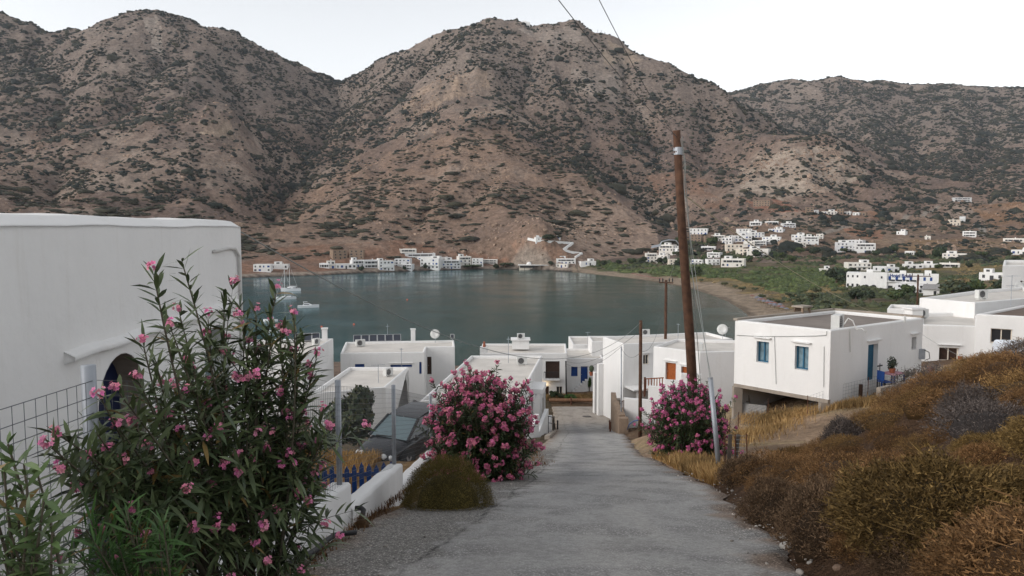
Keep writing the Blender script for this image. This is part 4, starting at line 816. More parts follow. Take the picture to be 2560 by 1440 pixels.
# sloping lime washed coping
n_ = len(top); wb.add([P(u,v) for u,v in top]+[P(u,v+.10,.16) for u,v in top]+[P(u,v+.12,.5) for u,v in top], [(r*n_+i+1,r*n_+i,(r+1)*n_+i,(r+1)*n_+i+1)[::-1] for r in range(2) for i in range(n_-1)])
fb = lambda u, d, v: Vector((b[0]-u, b[1]+.6*u/9-d, E+v)); wb.add([fb(0,0,.02),fb(9,0,.02),fb(9,.3,.14),fb(.3,.3,.14)], [(0,3,2,1)])
bk = [Vector((b[0]-.3,b[1]-.3,E+.1)), Vector((far_[0],far_[1],E+.1)), Vector((far_[0],-4,E+.1)), Vector((a[0]-.4,-4,E+.1))]; wb.add(bk, [(0,1,2,3)])
addpart(o, wb, 'wall', M_WALLG)
k = len(door); addpart(o, MB().add([P(u,v,.28) for u,v in door], [tuple(range(k))]), 'door', simple('navy_door', (.008,.014,.05), .4, var=.2))
rv = MB(); rv.add([P(u,v,d_) for d_ in (.004,.279) for u,v in [(u+(.006 if u < (door[0][0]+door[1][0])/2 else -.006), v-.006) for u,v in door]], [(i,(i+1)%k,k+(i+1)%k,k+i)[::-1] for i in range(1,k-1)]); addpart(o, rv, 'door_reveal', M_CONC)
k = len(win); addpart(o, MB().add([P(u,v,.26) for u,v in win], [tuple(range(k))]), 'window', simple('arched_glass', (.12,.17,.18), .12, spec=.6))
lm = MB(); us = np.linspace(hu(160), hu(596), 30)
pr = [(0,-1.285),(.10,-1.26),(.10,-1.22),(0,-1.165)]
for i, u in enumerate(us): lm.v += [tuple(P(u, v+.01*math.sin(u*5)+.006*math.sin(u*13), -d)) for d, v in pr]
for i in range(29):
    for j in range(3): lm.f.append((i*4+j,(i+1)*4+j,(i+1)*4+j+1,i*4+j+1))
lm.f.append((3,2,1,0)); addpart(o, lm, 'ledge', M_WALLG)
pm_ = MB(); pc = [wall_hit(a, b, x, y) for x, y in ((530,628),(545,626),(565,621),(582,622),(592,640),(595,700),(598,760),(600,900))]
pm_.tube([P(u,v,-.035) for u,v in pc], .025, 8); addpart(o, pm_, 'conduit', simple('painted_conduit', (.55,.54,.52), .7))
# ---- house with blue teal windows (right), basement open to the road
zt = -4.38
Cq, Lq, Rq = XY(2078,828,zt), XY(1838,803,zt), XY(2308,797,zt); Bq = (Lq[0]+Rq[0]-Cq[0]+.2, Lq[1]+Rq[1]-Cq[1])
zs = -7.35
G = nhouse('white_house', 'white house on the right with a grey roof, teal windows and a dark open basement', [Lq, Cq, Rq, Bq], zt, -9.9, {
  0: [((1892,854,1921,906),'curtain frame lintel'),((1988,866,2020,924),'curtain frame lintel')],
  1: [((2171,861,2192,952),'teal door lintel'),((2280,843,2290,873),'dark lintel')]}, M_GREYROOF, .12, bottoms={0:(zs,zs), 1:(-9.2,-8.2)})
gf = MB(); gf.bar(rel(Lq[0]+.05,Lq[1]-.02,zs-.06), rel(Cq[0],Cq[1]-.02,zs-.06), .22, .14); addpart(G, gf, 'slab_edge', M_CONC)
gp = MB(); v = Vector((Cq[0]-Lq[0],Cq[1]-Lq[1],0)).normalized(); gp.bar(rel(Lq[0]+v.x*.2,Lq[1]+v.y*.2,-10.2), rel(Lq[0]+v.x*.2,Lq[1]+v.y*.2,zs-.12), .4, .3); gp.bar(rel(Cq[0]-v.x*.2,Cq[1]-v.y*.2,-10.2), rel(Cq[0]-v.x*.2,Cq[1]-v.y*.2,zs-.12), .4, .3); addpart(G, gp, 'pillar', M_CONC)
addpart(G, MB().add([rel(*q,zs) for q in (Lq,Cq,Rq,Bq)], [(3,2,1,0)]), 'basement_ceiling', M_CONC)
for (e0, e1) in ((Lq,Bq),(Bq,Rq)):
    r = MB(); r.bar(rel(*e0,zt+.09), rel(*e1,zt+.09), .24, .10); addpart(G, r, 'kerb', M_CONC)
wr = MB(); 
def onwall(a_, b_, px, py, off=.03):
    a3 = Vector((a_[0],a_[1],0)); U = Vector((b_[0]-a_[0],b_[1]-a_[1],0)).normalized(); nn = Vector((U.y,-U.x,0)); return plane_hit(px, py, a3+nn*off, nn)
wr.tube([onwall(Lq,Cq,x,y) for x,y in ((1842,838),(1900,841),(1960,841),(2040,840),(2066,838),(2067,828))], .012, 5); wr.tube([onwall(Lq,Cq,1936,842), onwall(Lq,Cq,1940,960)], .01, 5); wr.tube([onwall(Lq,Cq,2060,866), onwall(Lq,Cq,2059,968)], .01, 5); addpart(G, wr, 'wall_cable', M_CABLEG)
wr = MB().tube([onwall(Cq,Rq,2125,823), onwall(Cq,Rq,2126,880)], .02, 6); addpart(G, wr, 'drain_pipe', M_ACW); addpart(G, MB().tube([onwall(Cq,Rq,2262,790,.02), onwall(Cq,Rq,2262,806,.02)], .05, 6), 'vent_pipe', M_ACW)
# ---- the houses to the left of the road
A = [XY(851,884,-13), XY(1060,884,-13), XY(1136,866,-13), XY(1136,851,-13), XY(862,856,-13)]
z = -13.0
A = [XY(851,884,z), XY(1061,881,z), XY(1066,868,z), XY(1137,867,z), XY(1135,851,z), XY(864,856,z)]
HA = nhouse('white_house', 'white house with solar panels on its roof by the water', A, z, -19, {0: [((887,910,911,921),'blue'),((976,912,1030,918),'blue lintel'),((1060-12,905,1060-6,935),'blue')], 2: [((1068,892,1079,936),'brown door')]})
z = -11.5
Cc_ = [XY(773,986,z), XY(964,969,z), XY(1022,919,z), XY(872,919,z)]
HC = nhouse('white_house', 'low white house with a plain pale roof behind the olive bush', Cc_, z, -16.5, {1: [((1016,928,1023,948),'blue')]})
z = -11.5
Bc = [XY(560,892,z), XY(755,893,z), XY(833,847,z), XY(640,850,z)]
HB = nhouse('white_house', 'white house with a chimney right behind the big oleander', Bc, z, -19)
z = -12.0
Dc = [(-6.4,52.5), (.62,54), XY(1356,890,z), XY(1177,890,z)]
HD = nhouse('white_house', 'long white house running down the left side of the road', Dc, z, -20, {1: [((1338,960,1343,990),'dark'),((1312,1010,1318,1060),'dark door'),((1328,1000,1333,1040),'dark')]})
cp = MB(); u = Vector((Dc[2][0]-Dc[1][0],Dc[2][1]-Dc[1][1],0)).normalized(); nn = Vector((u.y,-u.x,0)); s0 = Vector((Dc[1][0],Dc[1][1],E-13.1))+u*6
cp.box((0,0,0),(3,1.1,.4), Matrix(((u.x,nn.x,0,s0.x),(u.y,nn.y,0,s0.y),(0,0,1,s0.z),(0,0,0,1)))); 
for q in (0.1,2.8): p_ = s0+u*q+nn*.95; cp.bar(p_-Vector((0,0,3.4)), p_, .18)
addpart(HD, cp, 'porch', M_WALLG)
z = -14.8
D2 = [(-3.8,90), (6.5,90), (6.9,97.5), (-3.8,97.5)]
HD2 = nhouse('white_house', 'white two storey house with a dark balcony facing the turn of the road', D2, z, -22, {0: [((1364,903,1399,951),'brown'),((1391,966,1406,986),'dark frame'),((1362,966,1372,1000),'brown door')]})
bp_ = MB(); bx0 = (1361-1280)/FPX*89.4; bx1 = (1399-1280)/FPX*89.4; zb_ = -17.75
for i in range(12): q = bx0+(bx1-bx0)*i/11; bp_.bar(rel(q,89.3,zb_), rel(q,89.3,zb_+.85), .05)
bp_.bar(rel(bx0,89.3,zb_+.85), rel(bx1,89.3,zb_+.85), .07); addpart(HD2, bp_, 'balcony_rail', M_CABLE); addpart(HD2, MB().box((bx0-.1,89.2,E+zb_-.15),(bx1+.1,90,E+zb_)), 'balcony', M_WALLG)
lb = MB().lathe([(.01,-.16),(.14,-.08),(.16,.02),(.1,.12),(.02,.15)], rel((1364-1280)/FPX*89.8,89.75,-18.5), 10).build('wall_lamp', None, None, True); mm_, nt, b_ = nmat('lamp_glow'); b_.inputs['Emission Color'].default_value = (1,.72,.4,1); b_.inputs['Emission Strength'].default_value = 6; lb.data.materials.append(mm_); tag(lb, 'small lit wall lamp beside the lower door of the balcony house', 'lamp')
addpart(HD2, MB().box((.0,93,E-14.8),(2.1,95,E-13.7)).box((-.15,92.8,E-13.7),(2.25,95.2,E-13.6)), 'roof_room', M_WALLG); addpart(HD2, MB().box((-3.8,90.1,E-14.75),(-2.9,91,E-14.1)), 'corner_block', M_WALLG)
q = MB().lathe([(.14,0),(.2,.12),(.16,.3),(.1,.45),(.16,.5),(.05,.7)], rel(-3.3,90.5,-14.1), 10).build('chimney_pot', M_TERRA); tag(q, 'red clay chimney pot on the corner of the balcony house', 'chimney pot')
z = -16.3
HD3 = nhouse('white_house', 'white house with a blue door, blue shutter and outside stairs', [(6.8,95), (11.5,95), (11.5,103), (6.8,103)], z, -23, {0: [((1428,917,1444,941),'blue'),((1452,916,1469,958),'blue door'),((1444,975,1460,1000),'blue door')]})
st = MB()
for i in range(9): st.box((7.2+i*.32,94.0,E-23),(7.2+(i+1)*.32,94.98,E-20.4+i*.26))
st.box((10.1,93.8,E-18.5),(11.9,94.98,E-18.2)); addpart(HD3, st, 'stairs', M_WALLG)
nhouse('white_house', 'pale blue white house with a rounded roof behind the blue door house', [(8.3,104), (16,104), (16,112), (8.3,112)], -15.9, -24); nhouse('white_house', 'small white roof block squeezed beside the tall white side wall', [(10.3,98), (14,98), (14,103), (10.3,103)], -14.6, -23)
# right of the road, going down
z = -11.4
Fq = [XY(1507.5,842.6,z), XY(1559,861,z), XY(1642,857,z)]; dv = (Fq[2][0]-Fq[1][0], Fq[2][1]-Fq[1][1]); F3 = (Fq[1][0]+dv[0]*3.4, Fq[1][1]+dv[1]*3.4); F4 = (F3[0]+Fq[0][0]-Fq[1][0], F3[1]+Fq[0][1]-Fq[1][1])
HF = nhouse('white_house', 'tall white house with a blank lit side wall at the turn of the road', [Fq[0],Fq[1],F3,F4], z, -22, {1: [((1608,887,1622,911),'dark frame lintel')]})
sw = MB(); d0 = Vector((Fq[0][0],Fq[0][1],0)); d1 = Vector((Fq[1][0],Fq[1][1],0)); ud = (d0-d1).normalized(); nd = Vector((ud.y,-ud.x,0))*-1
for k in range(2): 
    p_ = d0+ud*(k*1.1); sw.bar(rel(p_.x,p_.y,-22)+Vector((0,0,0)), rel(p_.x+ud.x*.01,p_.y,-14.2-k*1.1), 1.1, .5, up=(ud.x,ud.y,0))
addpart(HF, sw, 'stair_wall', M_WALLG)
pg_ = MB(); f1 = Vector((Fq[1][0],Fq[1][1],0)); ur = Vector((dv[0],dv[1],0)).normalized(); nr_ = Vector((ur.y,-ur.x,0))
for k in range(3): p_ = f1+ur*(.8+k*2)+nr_*1.6; pg_.bar(rel(p_.x,p_.y,-19), rel(p_.x,p_.y,-15.7), .2)
p0_ = f1+ur*.2; pg_.add([rel(*(p0_+ur*s_+nr_*t_).xy, zz) for zz in (-15.7,-15.55) for s_,t_ in ((0,0),(6,0),(6,2),(0,2))], [(0,1,2,3),(7,6,5,4),(0,4,5,1),(1,5,6,2),(2,6,7,3),(3,7,4,0)]); addpart(HF, pg_, 'porch', M_WALLG)
z = -10.5
Eq = [XY(1634,867,z), XY(1750,881,z), XY(1850,879,z), XY(1860,852,z), XY(1690,848,z)]
HE = nhouse('white_house', 'white house with two orange wooden doors beside the leaning pole', Eq, z, -16, {0: [((1664,907,1689,953),'orange door lintel'),((1703,917,1725,950),'orange door lintel')]})
z = -6.3
H0 = nhouse('white_house', 'white house joined behind the teal window house with a brown shutter', [XY(2300,813,z), XY(2447,817,z), XY(2447,782,z), XY(2300,784,z)], z, -10.5, {0: [((2348,869,2396,903),'brown frame lintel')]})
z = -5.5
H1 = nhouse('white_house', 'white house at the right edge with a brown roof and a sliding window', [XY(2440,787,z), XY(2640,797,z), XY(2680,762,z), XY(2560,764,z)], z, -10.5, {0: [((2477,822,2529,859),'dark frame')]}, M_BROWNROOF, .1)
z = -5.4
nhouse('white_house', 'white house with a broad pale terrace roof left of the tall antenna', [XY(2299,746,z), XY(2438,758,z), XY(2600,744,z), XY(2560,718,z), XY(2444,727,z)], z, -11)
nhouse('white_house', 'tall white house wall at the right edge above the terrace roofs', [(45.4,71), (58,72), (66,83), (53.2,83)], -3.5, -14, {0: [((2551,702,2558,722),'brown')]})
nhouse('white_house', 'small low white house behind the grey roof', [XY(2218,772,-7.4), XY(2300,775,-7.4), XY(2300,764,-7.4), XY(2226,762,-7.4)], -7.4, -14)
nhouse('white_house', 'low white house with a flat roof beyond the terrace roofs', [(60,90), (70,90), (76,98), (66,98)], -8.2, -16)
# ------------------------------------------------------------------ roof things
def ac(px, py, z, label, yaw=0., sc=1., at=None):
    g = at or on_roof(px, py, z); o = thing('air_conditioner', label, 'air conditioner', g, yaw, 'air conditioners on the flat roofs')
    bm = MB().box((-.42*sc,-.17*sc,.06),(.42*sc,.17*sc,.64*sc)); [bm.box((x*sc-.04,-.15*sc,-.05),(x*sc+.04,.15*sc,.06)) for x in (-.3,.3)]; bm.build('casing', M_ACW, o)
    q = MB().lathe([(.24*sc,-.01),(.24*sc,.012)], (0,0,0), 18).build('fan_grille', M_DARK, o); q.matrix_local = Matrix.Translation((-.1*sc,-.172*sc,.35*sc)) @ Matrix.Rotation(math.pi/2,4,'X')
    r_ = MB(); [r_.box((-.34*sc,-.19*sc,.15*sc+i*.09*sc),(.14*sc,-.183*sc,.165*sc+i*.09*sc)) for i in range(6)]; r_.build('guard', M_ALU, o); return o
ac(901,866,-13.2,'air conditioner on the solar panel roof',.5,1.2); ac(970,940,-11.7,'air conditioner on the plain pale roof behind the olive bush',1.0); ac(790,862,-11.6,'air conditioner on the chimney house roof',1.1)
ac(1305,912,-12.2,'air conditioner on the long white roof by the road',.1,1.1); ac(1614,838,-11.5,'air conditioner behind the short pole on the tall white house',.1); ac(1752,876,-10.6,'air conditioner partly hidden by the leaning pole',1.3)
ac(2093,824,-4.5,'air conditioner with a looped white pipe on the grey roof',.95,1.05); q = MB(); g = on_roof(2093,824,-4.45); q.tube([g+Vector((.25,-.1,.25)),g+Vector((.4,-.15,.52)),g+Vector((.58,-.2,.42)),g+Vector((.7,-.3,.05)),g+Vector((.9,-.4,.1)),g+Vector((1.05,-.5,-.05))], .03, 7)
tag(q.build('drain_hose', M_ACW, None, True), 'white looped pipe hanging from the air conditioner on the grey roof', 'pipe')
ac(2304,795,-6.3,'air conditioner beside the white roof block',.2,1.0); ac(2452,780,-6.2,'air conditioner at the end of the lower terrace roof',.3,1.05); ac(2453,747,-5.5,'air conditioner on the upper terrace roof',.3,1.1); ac(1300,858,0,'air conditioner on the roof room of the balcony house',.1,1.1,rel(1.1,93.6,-13.6))
def chim(px, py, z, w, h, label, mat=None, cap=None, name='chimney'):
    g = on_roof(px, py, z); o = thing(name, label, 'chimney', g, .2); MB().box((-w/2,-w/2,-.2),(w/2,w/2,h)).build('stack', mat or M_WALLG, o); (cap or MB().box((-w*.62,-w*.62,h),(w*.62,w*.62,h+.12))).build('cap', mat or M_WALLG, o); return o
chim(812,850,-11.6,.55,1.15,'square white chimney on the roof behind the oleander'); chim(1033,853,-13.1,.48,1.35,'slim white chimney beside the solar panels'); chim(2283,796,-6.3,.85,.65,'square white block on the roof behind the grey roof')
g = on_roof(2005,788,-4.45); o = thing('vent_box', 'small brown chimney box at the back of the grey roof', 'chimney', g, .6); m = MB(); [m.box((x-.05,y-.05,0),(x+.05,y+.05,.42)) for x in (-.28,.28) for y in (-.22,.22)]; m.box((-.33,.17,0),(.33,.27,.42)); m.build('side', M_STONE, o); MB().box((-.42,-.34,.42),(.42,.34,.5)).build('cap', M_CONC, o)
# solar panels
def panels(p0, p1, n, label):
    p0, p1 = Vector(p0), Vector(p1); o = thing('solar_panel_row', label, 'solar panels', (p0+p1)/2); d = (p1-p0)/n; U = d.normalized(); N = Vector((-U.y,U.x,0)); inv = Matrix.Translation(-o.location)
    for k in range(n):
        b0 = p0+d*(k+.04); b1 = p0+d*(k+.96); tp = N*1.0+Vector((0,0,.62)); m = MB().add([b0,b1,b1+tp,b0+tp]+[q-Vector((0,0,.05)) for q in (b0,b1,b1+tp,b0+tp)], [(0,1,2,3),(7,6,5,4),(0,4,5,1),(1,5,6,2),(2,6,7,3),(3,7,4,0)]); q = m.build('panel', M_PANEL, o); q.matrix_parent_inverse = inv
        f = MB(); up = Vector((0,-.02,.03)); [f.bar(s_+up, e_+up, .06, .04) for s_, e_ in ((b0,b1),(b1,b1+tp),(b1+tp,b0+tp),(b0+tp,b0))]; f.bar(b0+tp, b0+N*1.0, .05); q2 = f.build('frame', M_ALU, o); q2.matrix_parent_inverse = inv
panels(on_roof(883,855,-13.1), on_roof(1003,852,-13.1), 6, 'row of six solar panels on the roof by the water'); panels(on_roof(738,853,-11.6), on_roof(800,851,-11.6), 3, 'row of three solar panels behind the big oleander')
# dishes and aerials
def dish(g, r, label, yaw=0.):
    o = thing('satellite_dish', label, 'satellite dish', g, yaw); q = MB().lathe([(.02,.0),(r*.5,.03),(r*.85,.1),(r,.16),(r,.18),(r*.5,.06),(.02,.03)], (0,0,0), 18).build('reflector', M_ACW, o, True); q.matrix_local = Matrix.Translation((0,0,r+.35)) @ Matrix.Rotation(math.radians(70),4,'X')
    MB().tube([(0,.1,-.1),(0,.1,r+.3)], .03, 6).tube([(0,0,.5),(0,-r*.9,r*.9+.3)], .015, 5).build('stand', M_GALV, o); return o
dish(on_roof(1088,855,-13.1), .55, 'round white satellite dish on the solar panel house'); dish(on_roof(1806,846,-11.3), .55, 'satellite dish right of the leaning pole', -.4); dish(rel(46.6,70.4,-6.3), .5, 'grey satellite dish at the right edge')
def aerial(g, h, label, arms=((.9,.35),(.6,.25)), yaw=.3):
    o = thing('tv_antenna', label, 'antenna', g, yaw); MB().tube([(0,0,-.2),(0,0,h)], .025, 6).build('mast', M_GALV, o); m = MB()
    for f, w_ in arms:
        m.bar((-w_,0,h*f),(w_,0,h*f), .025); [m.bar((-w_+2*w_*k/6,-.22,h*f),(-w_+2*w_*k/6,.22,h*f), .014) for k in range(7)]
    m.build('boom', M_GALV, o); return o
aerial(on_roof(969,850,-13.1), 1.9, 'dark mast behind the solar panels', ((.85,.18),)); aerial(on_roof(1004,935,-12.2), 2.2, 'thin aerial pole rising behind the plain pale roof', ((.95,.12),)); aerial(on_roof(946,957,-11.7), 1.4, 'aerial with a slanting boom on the plain pale roof', ((.97,.5),)); aerial(on_roof(1271,907,-12.2), 2.4, 'tall aerial on the long white roof', ((.9,.14),)); aerial(on_roof(2527,757,-5.4), 2.0, 'tall aerial with crossed booms on the terrace roof', ((.97,.5),(.62,.3))); aerial(on_roof(1813,841,-11.3), 1.0, 'small aerial beside the satellite dish', ((.9,.4),)); aerial(rel(10.4,104.5,-15.8), 1.6, 'aerial on the rounded white roof', ((.95,.3),)); aerial(on_roof(1695,848,-10.6), 1.5, 'short bare mast left of the leaning pole', ((.95,.06),))
g = on_roof(1131,852,-13.0); o = thing('solar_lamp', 'small solar floodlight on the corner of the solar panel house', 'lamp', g, 0); MB().tube([(0,0,-.2),(0,0,.35)], .03, 6).build('bracket', M_GALV, o); MB().box((-.2,-.03,.3),(.2,.03,.75)).build('panel', M_PANEL, o); f = MB(); [f.bar(s_, e_, .05, .07) for s_, e_ in (((-.2,0,.3),(.2,0,.3)),((.2,0,.3),(.2,0,.75)),((.2,0,.75),(-.2,0,.75)),((-.2,0,.75),(-.2,0,.3)))]; f.build('frame', M_ACW, o)
# ------------------------------------------------------------------ walls, stairs and small things right of the road
def stepwall(name, label, pts, mat, thick=.3):
    """pts: (x, y, top, bottom) along the wall, each piece level"""
    m = MB()
    for (x0,y0,t0,b0),(x1,y1,t1,b1) in zip(pts[:-1], pts[1:]): 
        d = Vector((x1-x0,y1-y0,0)); u_ = d.normalized(); n_ = Vector((-u_.y,u_.x,0))*thick; q = [Vector((x0,y0,0)),Vector((x1,y1,0))]
        m.add([rel(q[0].x,q[0].y,b0),rel(q[1].x,q[1].y,b1),rel(q[1].x+n_.x,q[1].y+n_.y,b1),rel(q[0].x+n_.x,q[0].y+n_.y,b0),rel(q[0].x,q[0].y,t0),rel(q[1].x,q[1].y,t0),rel(q[1].x+n_.x,q[1].y+n_.y,t0),rel(q[0].x+n_.x,q[0].y+n_.y,t0)], [(0,1,5,4),(1,2,6,5),(2,3,7,6),(3,0,4,7),(4,5,6,7)])
    return tag(m.build(name, mat), label, 'wall')
vp = lambda px, py, d: ((px-1280)/FPX*d, d, (570-py)/FPX*d)
stepwall('stepped_wall', 'white stepped retaining wall behind the right oleander', [(*vp(1563,1000,60),-17.5),(*vp(1625,969,59.3),-17.5),(*vp(1667,953,58.8),-17),(*vp(1708,937,58.3),-17),(*vp(1760,936,58),-17)], M_WALLG)
stepwall('stone_wall', 'low rough stone wall along the right road edge', [(*vp(1568,1043,57.5),-17.5),(*vp(1560,1043,60),-18),(*vp(1551,1030,65),-19),(*vp(1543,1018,72),-21)], M_STONE, .45)
q = MB().box((-.35,-.3,-3),(.35,.3,1.5)).build('stone_pillar', M_STONE); q.location = rel(*vp(1563,1048,57.2)[:2],-15.8); tag(q, 'rough stone pillar at the near end of the stone wall', 'pillar')
q = MB().box((-.3,-.3,-3),(.3,.3,2.2)).box((-.38,-.38,2.2),(.38,.38,2.4)).build('gate_pillar', M_CONC); q.location = rel(*vp(1546,1000,72)[:2],-18.6); tag(q, 'grey gate pillar with a cap at the far end of the stone wall', 'pillar')
rl = MB(); [rl.bar(rel(*vp(1564-k*2.6,1040,60+k*1.6)[:2],-14.6-k*.45), rel(*vp(1564-k*2.6,1040,60+k*1.6)[:2],-13.6-k*.45), .04) for k in range(7)]; rl.bar(rel(*vp(1564,1040,60)[:2],-13.6), rel(*vp(1548,1040,69.6)[:2],-16.3), .05); tag(rl.build('iron_railing', M_RUST), 'rusty iron railing on top of the stone wall', 'railing')
wp = MB(); px_, py_ = vp(1640,970,62)[:2]
o = thing('wooden_railing', 'brown wooden balcony railing between the two doors and the tall house', 'railing', rel(px_,py_,-13.2), .3)
m = MB(); [m.bar((x,0,0),(x,0,.95), .06) for x in np.linspace(-.75,.75,7)]; m.build('baluster', M_ORANGE, o); MB().bar((-.85,0,.95),(.85,0,.95), .08).bar((-.8,0,.1),(.8,0,.1), .06).build('rail', M_ORANGE, o); MB().bar((-.85,0,-.5),(-.85,0,1.1), .12).build('newel_post', M_RUST, o)
for i, (px, y0, y1, d, lb) in enumerate([(1528,1041,1060,70,'upper rusty bollard before the stone wall'),(1530,1056,1075,64,'lower rusty bollard before the stone wall'),(1396,1052,1072,70,'thin dark bollard on the left kerb')]):
    x, y, zz = vp(px, y1, d); zz = gz(x,y)-E; q = MB().tube([(0,0,-.4),(0,0,.85)], [.08,.07], 8).lathe([(.09,.85),(.05,.95)], (0,0,0), 8).build('bollard', M_RUST if i < 2 else M_CABLE); q.location = rel(x,y,zz); tag(q, lb, 'bollard')
lg = MB().tube([rel(4.2,86.2,-19.55), rel(8,86,-19.5), rel(11.8,85.4,-19.4)], .2, 8); tag(lg.build('log_barrier', simple('weathered_log', (.24,.13,.075), .9, var=.3)), 'brown log barrier along the far edge of the turn', 'barrier')
for px, lb in ((1430,'left short post holding the log barrier'),(1508,'right short post holding the log barrier')):
    x, y, _ = vp(px, 1010, 85.4); q = MB().tube([(0,0,-.5),(0,0,.9)], .09, 8).build('barrier_post', M_RUST); q.location = rel(x,y,-19.9); tag(q, lb, 'post')
x, y, _ = vp(1470,1048,79); q = MB().lathe([(.45,0),(.45,.02)], (0,0,0), 20).build('manhole_cover', simple('cast_iron', (.10,.09,.085), .6)); q.location = rel(x, y, float(road_z(y))-E+.02); q.rotation_euler = (-.1,0,0); tag(q, 'round manhole cover in the road at the turn', 'manhole')
# kerb, low white wall and handrail left of the road by the long house
stepwall('low_wall', 'low white wall at the corner of the long white house', [(1.0,47,-13.0,-14.5),(1.9,53,-14.3,-16.5),(2.9,60,-15.8,-18),(3.4,64,-16.8,-19)], M_WALLG)
hr = MB(); Q = [rel(2.7,56,-13.9), rel(3.3,60,-15.0), rel(3.7,66,-16.4)]; [hr.bar(q-Vector((0,0,1.3)), q, .05) for q in Q]; hr.tube(Q, .035, 6); hr.tube([q-Vector((0,0,.5)) for q in Q], .025, 6); tag(hr.build('handrail', M_CABLE), 'black iron handrail beside the long white house', 'railing')
kb = MB()
for k in range(16): y = 46+k*1.15; x = float(road_l(y))-.15; kb.bar(rel(x,y,float(road_z(y))-E-.1), rel(float(road_l(y+1.1))-.15,y+1.1,float(road_z(y+1.1))-E-.1), .3, .5)
tag(kb.build('kerb', M_CONC), kind='structure', label='pale kerb stones on the left of the lower road')
# ------------------------------------------------------------------ poles and wires
def pole_base(px, py, d): x, y, _ = vp(px, py, d); return Vector((x, y, gz(x,y)))
B1 = vp(1749,1010,25.5); T1 = vp(1686,330,25.0)
o = thing('utility_pole', 'tall leaning brown wooden utility pole right of the road', 'pole', rel(B1[0],B1[1],B1[2]-1.2)); b1 = Vector((B1[0],B1[1]+.02,E+B1[2]-1.5)); t1 = rel(*T1)
def P1(py): f = (py-330)/(1010-330); return rel(*T1).lerp(rel(*B1), f)
addpart(o, MB().tube([b1, b1.lerp(t1,.35)+Vector((.02,0,0)), b1.lerp(t1,.7)+Vector((-.02,0,0)), t1], [.172,.158,.14,.122], 14), 'shaft', M_POLE, True)
m = MB(); [m.tube([P1(y)+Vector((0,0,-.06)), P1(y)+Vector((0,0,.06))], .143, 12) for y in (375,384)]; addpart(o, m, 'clamp', M_GALV)
ar = MB(); base = P1(640); pts = [(1700,632),(1699,612),(1690,601),(1672,600),(1655,604),(1648,614)]; ar.tube([pt(x,y,25.2) for x,y in pts], .022, 8); lampa = addpart(o, ar, 'lamp_arm', M_GALV)
lh = MB(); c_ = pt(1645,618,25.2); lh.add([c_+Vector(q) for q in ((-.22,-.07,-.03),(.08,-.07,.03),(.08,.07,.03),(-.22,.07,-.03),(-.2,-.05,.05),(.08,-.05,.1),(.08,.05,.1),(-.2,.05,.05))], [(3,2,1,0),(4,5,6,7),(0,1,5,4),(1,2,6,5),(2,3,7,6),(3,0,4,7)]); q = lh.build('lamp_head', M_GALV, lampa)
q.matrix_parent_inverse = (Matrix.Translation(o.location) @ lampa.matrix_parent_inverse @ lampa.matrix_basis).inverted() if True else Matrix()
cb = MB(); cb.tube([P1(y)+Vector((.16,-.05,0)) for y in (345,470,560,700,850,1000)], .012, 5); cb.tube([P1(y)+Vector((.13+.05*math.sin(y*.05),-.12,0)) for y in range(350,540,12)], .01, 5); addpart(o, cb, 'down_cable', M_CABLEG)
# steel stay post in front
x, y, zz = vp(1813,1192,19.2); o2 = thing('steel_post', 'pale galvanised steel post leaning in front of the right oleander', 'post', rel(x,y,gz(x,y)-E)); tp = rel(*vp(1782,950,19.6)); addpart(o2, MB().tube([Vector((x+.01,y,gz(x,y)-.4)), tp], .063, 12), 'tube', M_GALV, True); addpart(o2, MB().tube([tp, tp+(tp-o2.location).normalized()*.03], .07, 12), 'cap', M_GALV)
def wood_pole(px, ptop, pbase, d, r, label, arm=None, name='utility_pole', mat=None, zb=None):
    x, y, zz = vp(px, pbase, d); zb = zb if zb is not None else gz(x,y)-E; top = rel(*vp(px-2, ptop, d)); o = thing(name, label, 'pole', rel(x,y,zb)); addpart(o, MB().tube([rel(x,y,zb-.6), top], [r,r*.82], 10), 'shaft', mat or M_POLE, True)
    if arm:
        m = MB(); m.bar(top+Vector((-arm,0,-.25)), top+Vector((arm,0,-.3)), .1, .12); addpart(o, m, 'crossarm', mat or M_POLE); m = MB(); [m.lathe([(.03,-.2),(.07,-.1),(.06,.05),(.08,.1),(.02,.2)], top+Vector((k*arm,0,0)), 8) for k in (-.9,-.45,.45,.9)]; addpart(o, m, 'insulator', M_CABLE)
    return top
T2 = wood_pole(1606,802,1085,45,.115,'short brown wooden pole between the road and the right oleander')
T3 = wood_pole(1668,700,860,80,.17,'wooden pole with a crossarm standing behind the white roofs',.75)
m = MB().tube([T3+Vector((0,-.2,-1.2)), T3+Vector((0,-.2,-2.4))], .14, 8); 
T4 = wood_pole(2299,686,772,120,.16,'crossarm pole at the edge of the valley, wrapped in ivy',2.0,zb=-15); T5 = wood_pole(1418,905,1000,89,.10,'thin black pole between the balcony house and the blue door house',mat=M_CABLE); T6 = wood_pole(1558,868,1040,58.5,.06,'thin grey street pole standing at the stone wall',mat=M_GALV,name='street_pole')
for px, y0, y1, d, lb in ((2393,712,732,390,'left roadside pole in the valley'),(2376,700,728,420,'roadside pole behind the left valley pole'),(2412,640,672,620,'distant pole above the low white bungalows')): wood_pole(px, y0, y1, d, .16, lb, 1.0)
def wire(label, pts, r=.009, mat=None, sag=0, group='overhead wires'):
    if len(pts) == 2 and sag: a_, b_ = Vector(pts[0]), Vector(pts[1]); pts = [a_.lerp(b_, t)-Vector((0,0,sag*4*t*(1-t))) for t in np.linspace(0,1,24)]
    q = MB().tube(pts, r, 5).build('overhead_wire', mat or M_CABLEG); tag(q, label, 'wire', group)
t_ = rel(*T1)
